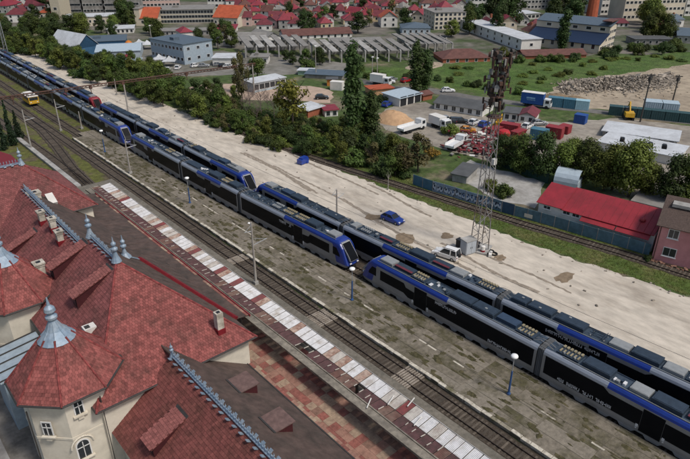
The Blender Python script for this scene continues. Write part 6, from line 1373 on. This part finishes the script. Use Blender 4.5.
H_ += quarter([(516, 42), (556, 46), (562, 32), (520, 28)], 15, 4, 'quarter left of the lone poplar', (['maroon', 'red', 'slate', 'brown'], [3, 3, 2, 1]))
H_ += quarter([(0, 3), (60, 3), (60, -12), (0, -12)], 19, 5, 'far top left edge', PAL)
H_ += quarter([(410, 20), (432, 22), (470, 14), (440, 6), (412, 8)], 15, 7, 'quarter beside the apartment house', PAL)
H_ += quarter([(640, 34), (690, 34), (690, 24), (650, 26)], 16, 8, 'upper right quarter', (['red', 'maroon', 'slate', 'grey'], [3, 2, 2, 1]))
print('houses', len(H_)); print('trees', sum(1 for o in bpy.data.objects if o.name.startswith('leafy')))
# ---------------------------------------------------------------- trees of the town
def grove(poly, spacing, seed, kinds, hmin, hmax, fmt, jit=.9):
    L = {}
    for q in scatter(pxpoly(poly), spacing, seed, jit):
        k = tv.choice(kinds); L.setdefault(k if k.startswith('bush') else (k.split('_')[-1] if k != 'poplar' else 'poplar'), []).append(tree(k, q, tv.uniform(hmin, hmax), group=fmt))
    names = {'dark': 'dark tree', 'mid': 'mid-green tree', 'light': 'light green tree', 'olive': 'olive tree', 'poplar': 'poplar', 'yellow': 'yellow-green tree', 'bush_dark': 'dark bush', 'bush_mid': 'mid-green bush', 'bush_light': 'light bush'}
    for k, v in L.items(): number(v, '%s, {n}, in the %s' % (names[k], fmt))
grove([(0, 44), (50, 54), (60, 46), (48, 40), (115, 38), (118, 30), (66, 30), (0, 30)], 9.5, 11, ['round_dark', 'round_mid', 'big_dark', 'round_dark'], 7, 11, 'grove left of the tent hall')
grove([(118, 28), (134, 30), (137, 14), (116, 14)], 9, 12, ['round_dark', 'round_mid'], 8, 12, 'clump beside the tower blocks')
grove([(137, 42), (150, 44), (182, 46), (178, 34), (140, 32)], 11, 13, ['round_mid', 'round_olive', 'round_dark'], 7, 10, 'clump behind the office block')
grove([(195, 50), (228, 54), (240, 46), (232, 36), (196, 36)], 11, 14, ['round_olive', 'round_mid', 'round_dark'], 7, 10, 'clump right of the office block')
grove([(286, 68), (330, 70), (332, 62), (300, 60), (278, 60)], 7, 15, ['round_dark', 'bush_mid', 'round_mid'], 4.5, 7, 'clump below the concrete frames')
grove([(232, 30), (290, 36), (345, 32), (420, 30), (420, 4), (232, 4)], 34, 16, ['round_dark', 'round_mid', 'round_dark', 'round_olive'], 7, 12, 'central red-roofed quarter')
grove([(0, 26), (55, 24), (55, -4), (0, -4)], 28, 17, ['round_dark', 'round_mid'], 8, 13, 'top left quarter')
grove([(492, 36), (512, 34), (512, 6), (492, 6)], 15, 18, ['poplar', 'round_dark', 'round_dark'], 13, 20, 'tall clump above the long white building')
grove([(545, 26), (578, 27), (576, 10), (548, 10)], 12, 19, ['round_mid', 'round_dark', 'round_light'], 10, 15, 'clump left of the brick chimney')
grove([(634, 42), (668, 43), (672, 22), (636, 22)], 12, 20, ['big_dark', 'round_mid', 'round_light'], 10, 15, 'large clump above the rubble field')
grove([(466, 34), (486, 36), (492, 20), (470, 20)], 11, 21, ['round_dark', 'round_mid'], 8, 12, 'clump right of the apartment house')
grove([(0, 4), (700, 4), (700, -6), (0, -6)], 44, 23, ['round_dark', 'round_mid'], 8, 13, 'line of trees along the top edge')
grove([(588, 60), (640, 58), (690, 52), (690, 46), (632, 48), (600, 54)], 7.5, 24, ['bush_dark', 'bush_mid', 'round_dark'], 3.0, 5.5, 'hedge behind the field')
grove([(490, 62), (530, 64), (586, 62), (586, 58), (525, 60), (490, 60)], 7, 25, ['bush_dark', 'bush_mid'], 2.6, 4.2, 'hedge along the brown sheds')
grove([(345, 76), (440, 86), (520, 98), (525, 95), (440, 80), (350, 70)], 6.0, 26, ['bush_dark', 'bush_mid'], 2.0, 3.4, 'hedge between the field and the road')
grove([(300, 37), (312, 38), (330, 36), (330, 26), (305, 26)], 13, 27, ['round_mid', 'round_dark'], 9, 13, 'clump behind the concrete frames')
for i, (px, py) in enumerate(((268, 110), (246, 118), (291, 121), (257, 122), (280, 106))): bare(spot(px, py), tv.uniform(5.0, 7.0), ('bare tree close to the front wall of the white garages', 'bare tree between the olive tree and the dirt lot', 'bare tree in front of the yellow-green tree', 'bare tree among the low dark bushes left of the yellow-green tree', 'bare tree right below the garage doors')[i])
tree('round_light', spot(451, 37), hpx(451, 37, 15), 9, label='bright green tree between the concrete sheds and the white building')
tree('round_dark', spot(358, 33), hpx(358, 33, 18), 12, label='large round dark tree behind the large concrete shed')
tree('round_dark', spot(497, 36), hpx(497, 36, 30), 9, label='tall dark tree at the left end of the long white building')
# bushes in the field
fr = random.Random(55); fl = []
for q in scatter(pxpoly([(430, 84), (525, 98), (560, 84), (640, 72), (690, 64), (690, 52), (600, 60), (520, 64), (440, 68)]), 7.5, 33, 1.2):
    if fr.random() < 0.4: fl.append(tree(fr.choice(['bush_mid', 'bush_light', 'bush_light']), q, fr.uniform(1.2, 2.4), fr.uniform(2.6, 5.0), group='low bushes in the green field', cat='bush'))
number(fl, 'low rounded bush in the green field, {n}')
pts = [(q.x, q.y, 0.004) for q in scatter(pxpoly([(345, 80), (440, 88), (525, 101), (560, 86), (640, 74), (700, 65), (700, 50), (640, 55), (590, 58), (520, 60), (440, 64), (350, 72)]), 1.25, 34, 1.0)]
tufts('field_grass_blades', pts, 0.1, 0.26, LEAF['mid'], 'tall grass covering the green field', 5, 4)
# ---------------------------------------------------------------- rubble
rb = random.Random(66); mb = MB()
def rpx(): 
    t_ = rb.random(); return spot(562 + 112 * t_ + rb.uniform(-6, 6), 88 - 8 * t_ + rb.gauss(0, 3.2) + (2 if t_ > .5 else 0))
for i in range(5200):
    c = rpx(); px_, py_ = proj(c); t_ = (px_ - 562) / 112; dy = abs(py_ - (88 - 8 * t_)); hmax = max(0.1, 2.0 * (1 - dy / 7.5)) * (0.5 + 0.8 * math.sin(3.1 * max(0, min(1, t_)))); s = rb.uniform(0.12, 0.5) * (2.6 if rb.random() < .05 else 1)
    Mx = Matrix.Rotation(rb.uniform(0, 6.28), 3, 'Z') @ Matrix.Rotation(rb.uniform(-.7, .7), 3, 'X') @ Matrix.Rotation(rb.uniform(-.5, .5), 3, 'Y'); mb.box(c + Vector((0, 0, rb.uniform(0.0, hmax))), (s * rb.uniform(1, 2.2), s, s * rb.uniform(.3, .8)), M=Mx, rv=rb.random())
tag(mb.build('rubble_heap', mat('concrete_rubble', (0.25, 0.215, 0.175), 0.95, var=0.3, scale=1, attr=0.6)), 'long heap of broken concrete on the sandy ground', 'rubble', kind='stuff')
mb = MB()
for i in range(90):
    c = spot(rb.uniform(545, 690), rb.uniform(80, 108)); s = rb.uniform(.15, .6); mb.box(c + Vector((0, 0, s * .2)), (s * 1.6, s, s * .6), rb.uniform(0, 3), 0, rb.random())
tag(mb.build('scattered_debris', mat('debris', (0.33, 0.27, 0.2), 0.95, var=0.3, attr=0.5)), 'debris scattered over the sandy ground', 'debris', kind='stuff')
def mound(px, py, rx, ry, h, m, name, label, rz=0.0, seed=0):
    rr = random.Random(seed); b = spot(px, py); mb = MB(); n, k = 18, 6; pr = None
    for j in range(k + 1):
        f = j / k; ring = [b + Vector((math.cos(6.283 * i / n) * rx * (1 - f) * (1 + rr.uniform(-.1, .1)), math.sin(6.283 * i / n) * ry * (1 - f) * (1 + rr.uniform(-.1, .1)), h * math.sin(f * 1.57) * (1 + rr.uniform(-.08, .08)))) for i in range(n)]
        if pr:
            for i in range(n): mb.poly([pr[i], pr[(i + 1) % n], ring[(i + 1) % n], ring[i]])
        pr = ring
    return solo(mb, name, m, b, label, 'mound', smooth=True, fix=True)
mound(393, 120, 5.0, 6.0, 2.6, mat('orange_sand', (0.44, 0.28, 0.16), 0.95, var=0.2, scale=1), 'sand_pile', 'orange-brown sand pile below the open white garage', seed=1)
mound(556, 99, 5.5, 5.0, 1.6, mat('dug_earth', (0.20, 0.145, 0.09), 0.95, var=0.3, scale=1), 'earth_mound', 'brown earth mound behind the containers', seed=2)
mound(575, 100, 4.0, 4.0, 1.2, MATS['dug_earth'], 'earth_mound', 'second earth mound right of the brown one', seed=3)
mound(425, 66, 9, 5, 1.2, M_sand, 'earth_mound', 'bare sandy mound in the field behind the poplars', seed=4)

# ---------------------------------------------------------------- yards behind the fence
gw = B('open_garage', (399.5, 107), (421, 101.5), 7, 8, 'shed', 1.2, 'white', 'pale', 'white open-fronted garage in the middle yard', cat='garage')
for j in range(3):
    a_, b_ = spot(399.5, 107), spot(421, 101.5); q = a_.lerp(b_, (j + .5) / 3); e_, n_2, L_2 = frame2(a_, b_); mb = MB(); mb.box(q - n_2 * 0.02 + Vector((0, 0, 1.45)), (L_2 / 3 - .6, .08, 2.7), math.atan2(e_.y, e_.x)); mb.build('bay_opening', M_dark, gw)
B('tan_shed', (371, 96), (393, 94), 5, 5.5, 'flat', 0, 'tan', 'orange', 'tan flat shed left of the open garage', cat='shed', parapet=False)
B('brick_hut', (423, 101), (432, 99), 4, 5.5, 'gable', 2, 'brick', 'brown', 'small brick hut at the right end of the open garage', cat='hut')
B('grey_roof_bungalow', (434, 109), (482, 117), 9, 6.5, 'gable', 4, 'white', 'dgrey', 'white bungalow with a long grey roof in the vehicle yard', cat='house', wins=(1, 6), win=(1.3, 1.4), detail=True)
B('small_white_office', (503, 120), (517, 121.5), 6, 7, 'flat', 0, 'white', 'dgrey', 'small white office with dark windows right of the mast head', cat='office', wins=(1, 2), parapet=False)
B('red_roof_cottage', (518, 122), (534, 124), 7, 7, 'gable', 3.5, 'white', 'maroon', 'white cottage with a maroon roof beside the blue lorry', cat='house', wins=(1, 2), ridge='across', win=(1.1, 1.2))
B('long_white_shed', (597, 150), (676, 166), 9, 8, 'flat', 0, 'white', 'white', 'long white shed with a tarpaulin roof behind the trees', cat='shed', parapet=False)
B('rear_white_shed', (602, 136), (676, 147), 9, 5, 'flat', 0, 'lgrey', 'white', 'second long white roofed shed behind the front one', cat='shed', wins=(1, 7), parapet=False)
for i, (px, py) in enumerate(((622, 141), (650, 146), (664, 148))): c = spot(px, py, 4.3); mb = MB(); mb.box(c + Vector((0, 0, .3)), (1.6, 1.0, .6), .4); mb.box(c + Vector((0, 0, .7)), (1.2, .7, .2), .4); solo(mb, 'roof_vent', M_dark, c, ('dark vent at the left of the white shed roof', 'dark vent in the middle of the white shed roof', 'dark vent at the right of the white shed roof')[i], 'vent')
B('flat_grey_shed', (632, 206), (664, 214), 8, 5, 'flat', 0, 'grey', 'grey', 'flat grey shed between the red roof and the pink house', cat='shed', parapet=False)
B('concrete_hut', (452, 181), (466, 184), 6, 8, 'shed', 1.5, 'lgrey', 'dgrey', 'grey concrete hut with a dark roof behind the graffiti fence', cat='hut')
# arched grey shed behind the red roof
a_, b_ = spot(545, 199), spot(578, 206); e_, n_2, L_2 = frame2(a_, b_); n_2 = n_2; mb = MB(); pr = None; base = a_ + n_2 * 5
for i in range(9):
    t_ = math.pi * i / 8; c = [base + n_2 * (2.4 - 2.4 * math.cos(t_)) + Vector((0, 0, 2.2 + 2.0 * math.sin(t_))), base + e_ * L_2 * .75 + n_2 * (2.4 - 2.4 * math.cos(t_)) + Vector((0, 0, 2.2 + 2.0 * math.sin(t_)))]
    if pr: mb.poly([pr[0], pr[1], c[1], c[0]])
    pr = c
mb.box(base + e_ * L_2 * .375 + n_2 * 2.4 + Vector((0, 0, 1.1)), (L_2 * .75, 4.8, 2.2), math.atan2(e_.y, e_.x)); solo(mb, 'arched_shed', RF['pale'], base, 'pale arched metal shed behind the left end of the red roof', 'shed')
# dark green site fence
gfpts = [spot(490, 162), spot(508, 169), spot(527, 176), spot(548, 184)]; t = thing('site_fence', gfpts[0], 'dark green solid fence in front of the big trees', 'fence')
for a_, b_ in zip(gfpts, gfpts[1:]):
    k = max(1, int((b_ - a_).length / 2.5))
    for i in range(k): p0, p1 = a_.lerp(b_, i / k), a_.lerp(b_, (i + 1) / k); d_ = p1 - p0; mb = MB(); mb.box((p0 + p1) / 2 + Vector((0, 0, 1.3)), (d_.length - .06, .08, 2.6), math.atan2(d_.y, d_.x)); mb.build('fence_panel', mat('site_green', (0.012, 0.04, 0.03), 0.7, var=0.2), t)
# containers
cont_c = {'teal': mat('container_teal', (0.06, 0.16, 0.22), 0.6, var=0.15), 'ltblue': mat('container_lightblue', (0.30, 0.46, 0.52), 0.6, var=0.1), 'green': mat('container_green', (0.03, 0.07, 0.075), 0.6, var=0.15), 'red': mat('container_red', (0.24, 0.03, 0.035), 0.6, var=0.15), 'blue': mat('container_blue', (0.02, 0.07, 0.25), 0.55, var=0.15), 'white': M_white, 'paleb': mat('container_pale', (0.34, 0.42, 0.47), 0.6, var=0.1)}
def container(ap, bp, colr, label, h=2.6, d=2.4, z=0.0, zb=None):
    a, b = spot(*ap), spot(*bp); e, n, L = frame2(a, b); t = thing('shipping_container', a + Vector((0, 0, z)), label, 'container'); rz = math.atan2(e.y, e.x); c = a + e * L / 2 + n * d / 2
    mb = MB(); mb.box(c + Vector((0, 0, z + h / 2)), (L, d, h), rz); k = int(L / .5)
    for i in range(k): mb.box(a + e * (L * (i + .5) / k) - n * .02 + Vector((0, 0, z + h / 2)), (.2, .06, h - .3), rz)
    mb.build('body', cont_c[colr], t); mb = MB(); mb.box(c + Vector((0, 0, z + h + .04)), (L + .1, d + .1, .08), rz); mb.build('roof', cont_c[colr], t)
    mb = MB(); mb.box(a + e * L + e * .03 + n * d / 2 + Vector((0, 0, z + h / 2)), (.06, d - .3, h - .3), rz); mb.build('door', cont_c[colr], t)
container((547, 106.5), (562, 108), 'teal', 'teal container right behind the blue lorry cab'); container((562.5, 108.2), (574, 109.5), 'teal', 'teal container, middle one of the row by the lorry'); container((574.5, 109.6), (588, 111), 'ltblue', 'light blue container at the right end of the row by the lorry')
for i in range(6): x0, y0 = 608 + i * 14, 115 + i * 1.45; container((x0, y0), (x0 + 13.4, y0 + 1.4), 'green', ('dark green container at the left of the long row on the sandy ground', 'dark green container, second of the long row', 'dark green container, third of the long row', 'dark green container, fourth of the long row', 'dark green container, fifth of the long row', 'dark green container at the right end of the long row')[i], h=2.4)
container((643, 114), (660, 115.5), 'paleb', 'pale blue site cabin behind the dark green row, left one', h=3.4, d=4); container((661, 115.6), (677, 117), 'paleb', 'pale blue site cabin behind the dark green row, right one', h=3.4, d=4)
container((544, 137), (560, 140), 'red', 'dark red container in the yard behind the trees', h=2.7, d=2.6); container((558, 133), (567, 135), 'red', 'small red container right of the dark red one', h=2.0); container((529, 139), (545, 142), 'teal', 'teal and white container left of the dark red one'); container((573, 123), (584, 125), 'blue', 'bright blue container standing alone in the yard', h=2.3, d=2.4)
container((499, 131), (517, 134), 'red', 'red roofed container left of the maroon cottage', h=2.0, d=2.4); container((330, 90), (342, 91), 'white', 'white container on the sandy yard by the maroon shed')
b_ = spot(330.5, 86); B('orange_kiosk', (327, 86), (337, 86), 3, 6, 'flat', 0, mat('kiosk_orange', (0.50, 0.19, 0.04), 0.7, var=0.1), 'dgrey', 'orange kiosk behind the sandy yard', cat='kiosk', parapet=False)
B('maroon_shed', (308, 118), (324, 113), 5, 7, 'shed', 1, 'brick', 'white', 'maroon walled shed at the edge of the sandy yard', cat='shed'); B('white_red_hut', (325, 117), (338, 116), 5, 6, 'flat', 0, 'white', 'red', 'white hut with red trim between the poplars and the sandy yard', cat='hut', wins=(1, 2), parapet=False)
B('blue_grey_shed', (305, 78), (342, 80), 6, 4, 'shed', 1, 'grey', 'slate', 'slate roofed shed behind the sandy yard', cat='shed'); B('green_white_hut', (298, 75), (312, 75.5), 4, 4, 'flat', 0, mat('hut_green', (.3, .42, .33), .8, var=.1), 'white', 'pale green hut above the sandy yard', cat='hut', parapet=False)
# lorry
def lorry(px, py, rz, box_m, cab_m, label, L=7.5, h=2.9, flat=False):
    b = spot(px, py); t = thing('parked_lorry', b, label, 'lorry', None, rz)
    mb = MB()
    if flat: mb.box((-1.2, 0, 1.25), (L - 2.2, 2.4, .5)); mb.box((-1.2, 1.15, 1.7), (L - 2.2, .08, .6)); mb.box((-1.2, -1.15, 1.7), (L - 2.2, .08, .6))
    else: mb.box((-1.2, 0, 1.0 + h / 2), (L - 2.2, 2.4, h))
    mb.build('cargo_box', box_m, t, local=True)
    if not flat: mb = MB(); mb.box((-1.2, 0, 1.04 + h), (L - 2.1, 2.45, .08)); mb.build('box_roof', M_white, t, local=True)
    x = L / 2 - 1.2; mb = MB(); mb.raw([(x - .9, -1.1, .6), (x + 1.1, -1.1, .6), (x + 1.1, -1.1, 1.5), (x + .75, -1.05, 2.7), (x - .9, -1.05, 2.75), (x - .9, 1.1, .6), (x + 1.1, 1.1, .6), (x + 1.1, 1.1, 1.5), (x + .75, 1.05, 2.7), (x - .9, 1.05, 2.75)], [(0, 1, 2, 3, 4), (9, 8, 7, 6, 5), (0, 5, 6, 1), (1, 6, 7, 2), (2, 7, 8, 3), (3, 8, 9, 4), (4, 9, 5, 0)]); mb.build('cab', cab_m, t, local=True, fix=True)
    mb = MB(); mb.raw([(x + 1.09, -.95, 1.6), (x + 1.09, .95, 1.6), (x + .82, .9, 2.55), (x + .82, -.9, 2.55)], [(0, 1, 2, 3)]); 
    for s in (-1, 1): mb.box((x + .1, s * 1.09, 2.0), (1.0, .06, .8))
    mb.build('cab_windows', M_glass, t, local=True); mb = MB(); mb.box((0, 0, .75), (L - .8, 1.0, .3)); mb.build('chassis', M_dark, t, local=True)
    for xx in (x, -L / 2 + 1.5, -L / 2 + 2.6):
        for s in (-1, 1): mb = MB(); mb.tube((xx, s * .8, .5), (xx, s * 1.12, .5), .5, .48, 12); mb.build('wheel', M_tyreb, t, local=True)
    return t
dirr = lambda p0, p1: math.atan2((spot(*p1) - spot(*p0)).y, (spot(*p1) - spot(*p0)).x)
ly = lorry(536, 107, dirr((525, 105), (548, 108)), cont_c['blue'], M_carwhite, 'blue box lorry with a white cab parked before the containers', 8.5, 3.1)
mb = MB()
for i in range(6): mb.box((-2.6 + i * .42, -1.215, 2.7), (.3, .02, .45)); mb.box((-2.5 + i * .42, -1.215, 2.15), (.2, .02, .25))
mb.build('lettering', mat('lorry_mark', (.25, .42, .6), .6), ly, local=True)
lorry(412, 131, dirr((400, 133), (424, 126)), M_carwhite, M_carwhite, 'white tipper lorry beside the sand pile', 8.5, 1.9, True); lorry(381, 85, dirr((374, 84), (388, 86)), M_carwhite, M_carwhite, 'white box lorry behind the tan shed', 7, 2.4); lorry(440, 128, dirr((430, 124), (446, 130)), M_carwhite, M_carwhite, 'white lorry in front of the grey roofed bungalow', 6.5, 2.0)
lorry(456, 148, dirr((444, 153), (460, 144)), M_carwhite, M_carwhite, 'white flatbed lorry beside the light green bush', 7, 2, True)
# cars in the yards
cars = [(448, 92, 'w', 'white car on the road above the grey roofed bungalow'), (389, 83, 'w', 'white car right of the white box lorry'), (392, 81, 's', 'silver car behind the white one near the box lorry'), (406, 82, 'r', 'red car on the road behind the poplar'), (447, 121, 's', 'silver car in front of the bungalow, left'), (453, 122, 'k', 'black car in front of the bungalow'), (461, 123, 'k', 'second black car in front of the bungalow'), (484, 126, 'b', 'blue car at the right end of the bungalow'), (474, 124, 'w', 'white car near the bungalow corner'), (387, 106, 'b', 'blue car left of the open garage'), (322, 99, 'k', 'black car on the sandy yard'), (224, 67, 'k', 'black car right of the office block'), (219, 66, 's', 'silver car right of the office block'), (229, 68, 'w', 'white car right of the office block'), (196, 67, 'w', 'white car in front of the office end wall'), (204, 67, 's', 'silver car in front of the office end wall'), (178, 69, 'w', 'white car below the office long side'), (160, 69, 'k', 'black car below the office long side'), (168, 71, 'w', 'second white car below the office long side'), (510, 126, 'k', 'black car at the small white office'), (527, 128, 'w', 'white car beside the maroon roofed cottage'), (539, 125, 's', 'silver car right of the maroon roofed cottage'), (468, 108 + 24, 'y', 'orange car right of the black ones')]
PM = {'w': M_carwhite, 's': M_carsilver, 'k': M_carblack, 'r': M_carred, 'b': M_carblue, 'y': mat('car_orange', (.45, .18, .02), .4, var=.1)}
cv = random.Random(3)
for px, py, k, lb in cars: car('parked_car', spot(px, py), cv.choice([R(-40), R(50), R(10)]) + cv.uniform(-.2, .2), PM[k], lb)
B('white_van_shed', (213, 66), (236, 66), 9, 7, 'flat', 0, 'white', 'white', 'white flat shed at the right end of the office block', cat='shed', parapet=False)
# heap of red scrap and pieces
mb = MB()
for i in range(500):
    c = spot(rb.gauss(484, 16), rb.gauss(146, 5.5)); s = rb.uniform(.2, .9); mb.box(c + Vector((0, 0, rb.uniform(0, 1.5))), (s * rb.uniform(1, 2.4), s, s * rb.uniform(.2, .6)), M=Matrix.Rotation(rb.uniform(0, 6), 3, 'Z') @ Matrix.Rotation(rb.uniform(-.5, .5), 3, 'X'), mi=rb.choices([0, 1, 2, 3], [5, 2, 2, 1])[0])
tag(mb.build('scrap_heap', [mat('scrap_red', (.17, .03, .035), .7, var=.3), M_white, M_grey, M_rust]), 'heap of dark red and white scrap behind the fence', 'scrap', kind='stuff')
b = spot(503, 141); mb = MB(); mb.lathe(b, [(1.5, 0), (1.5, 2.2), (1.2, 2.7), (.2, 2.9)], 14); solo(mb, 'red_tank', mat('tank_red', (.42, .02, .025), .5, var=.1), b, 'bright red round tank right of the mast', 'tank')
for i, (px, py, lb) in enumerate(((494, 133, 'red skip beside the mast, left one'), (509, 130, 'red skip right of the red tank'), (518, 136, 'red skip below the maroon cottage'))):
    b = spot(px, py); mb = MB(); mb.raw([b + Vector(q) for q in ((-1.6, -.9, .1), (1.6, -.9, .1), (1.6, .9, .1), (-1.6, .9, .1), (-2.1, -1.1, 1.5), (2.1, -1.1, 1.5), (2.1, 1.1, 1.5), (-2.1, 1.1, 1.5))], [(0, 3, 2, 1), (0, 1, 5, 4), (1, 2, 6, 5), (2, 3, 7, 6), (3, 0, 4, 7), (4, 5, 6, 7)]); mb.box(b + Vector((0, -1.12, 1.45)), (4.3, .1, .14)); mb.box(b + Vector((0, 0, .05)), (2.6, 1.4, .1)); solo(mb, 'skip', cont_c['red'], b, lb, 'skip')
b = spot(498, 126); mb = MB(); mb.box(b + Vector((0, 0, .8)), (2.6, 1.3, 1.0), .4); mb.box(b + Vector((.2, 0, 1.6)), (1.2, 1.2, 1.0), .4); mb.tube(b + Vector((.9, 0, 1.4)), b + Vector((2.4, .8, 2.6)), .15); mb.tube(b + Vector((2.4, .8, 2.6)), b + Vector((3.2, 1.2, 1.0)), .12); mb.tube(b + Vector((-.9, -.8, .35)), b + Vector((.9, -.8, .35)), .35); mb.tube(b + Vector((-.9, .8, .35)), b + Vector((.9, .8, .35)), .35); solo(mb, 'small_digger', MATS['service_yellow'], b, 'small yellow digger among the red skips', 'digger')
def excavator(px, py, rz, label):
    b = spot(px, py); t = thing('excavator', b, label, 'excavator', None, rz); ye = MATS['service_yellow']
    for s in (-1, 1): mb = MB(); mb.box((0, s * 1.0, .45), (3.2, .55, .9)); mb.build('crawler', M_dark, t, local=True)
    mb = MB(); mb.box((-.5, 0, 1.5), (2.8, 2.3, 1.1)); mb.build('body', ye, t, local=True); mb = MB(); mb.box((.7, .6, 2.3), (1.2, 1.0, 1.5)); mb.build('cab', M_glass, t, local=True)
    mb = MB(); mb.tube((.9, -.3, 1.7), (3.0, -.3, 4.0), .22); mb.tube((3.0, -.3, 4.0), (4.8, -.3, 2.2), .18); mb.build('boom', ye, t, local=True); mb = MB(); mb.box((4.9, -.3, 1.8), (.8, .9, .8)); mb.build('bucket', M_dark, t, local=True)
excavator(628, 119, 0.6, 'yellow excavator in front of the dark green container row')
# dark leaning poles on the sandy ground
for i, (px, py, tx, ty, lb) in enumerate(((640, 122, 646, 79, 'tall dark pole behind the white sheds'), (672, 103, 675, 78, 'dark pole with a clutter of rubble at its foot on the sandy ground'), (571, 70, 572, 62, 'short thin post in the field'))):
    if i == 2: continue
    b = spot(px, py); h = hpx(px, py, py - ty); t = thing('utility_pole', b, lb, 'pole'); mb = MB(); mb.tube(b, b + Vector((0.4, 0, h)), .22, .14, 7); mb.build('shaft', M_gut, t); mb = MB(); mb.box(b + Vector((.4, 0, h - .5)), (2.2, .2, .25), R(-41)); mb.box(b + Vector((.3, 0, h - 1.3)), (1.2, .6, 1.0)); mb.build('head', M_gut, t)
for i, (px, py, tp, lb) in enumerate(((316, 77, 50, 'white lamp mast behind the sandy yard'), (152, 43, 28, 'pale lamp mast behind the office block'), (372, 82, 60, 'pale twin post left of the white box lorry'), (377, 82, 61, 'pale twin post nearest the white box lorry'))):
    b = spot(px, py); h = hpx(px, py, py - tp); t = thing('lamp_mast', b, lb, 'lamp'); mb = MB(); mb.tube(b, b + Vector((0, 0, h)), .18, .1, 7); mb.build('shaft', M_pole, t); mb = MB(); mb.box(b + Vector((0, 0, h)), (.9, .4, .25), .3); mb.build('lamp_head', M_lampwhite, t)
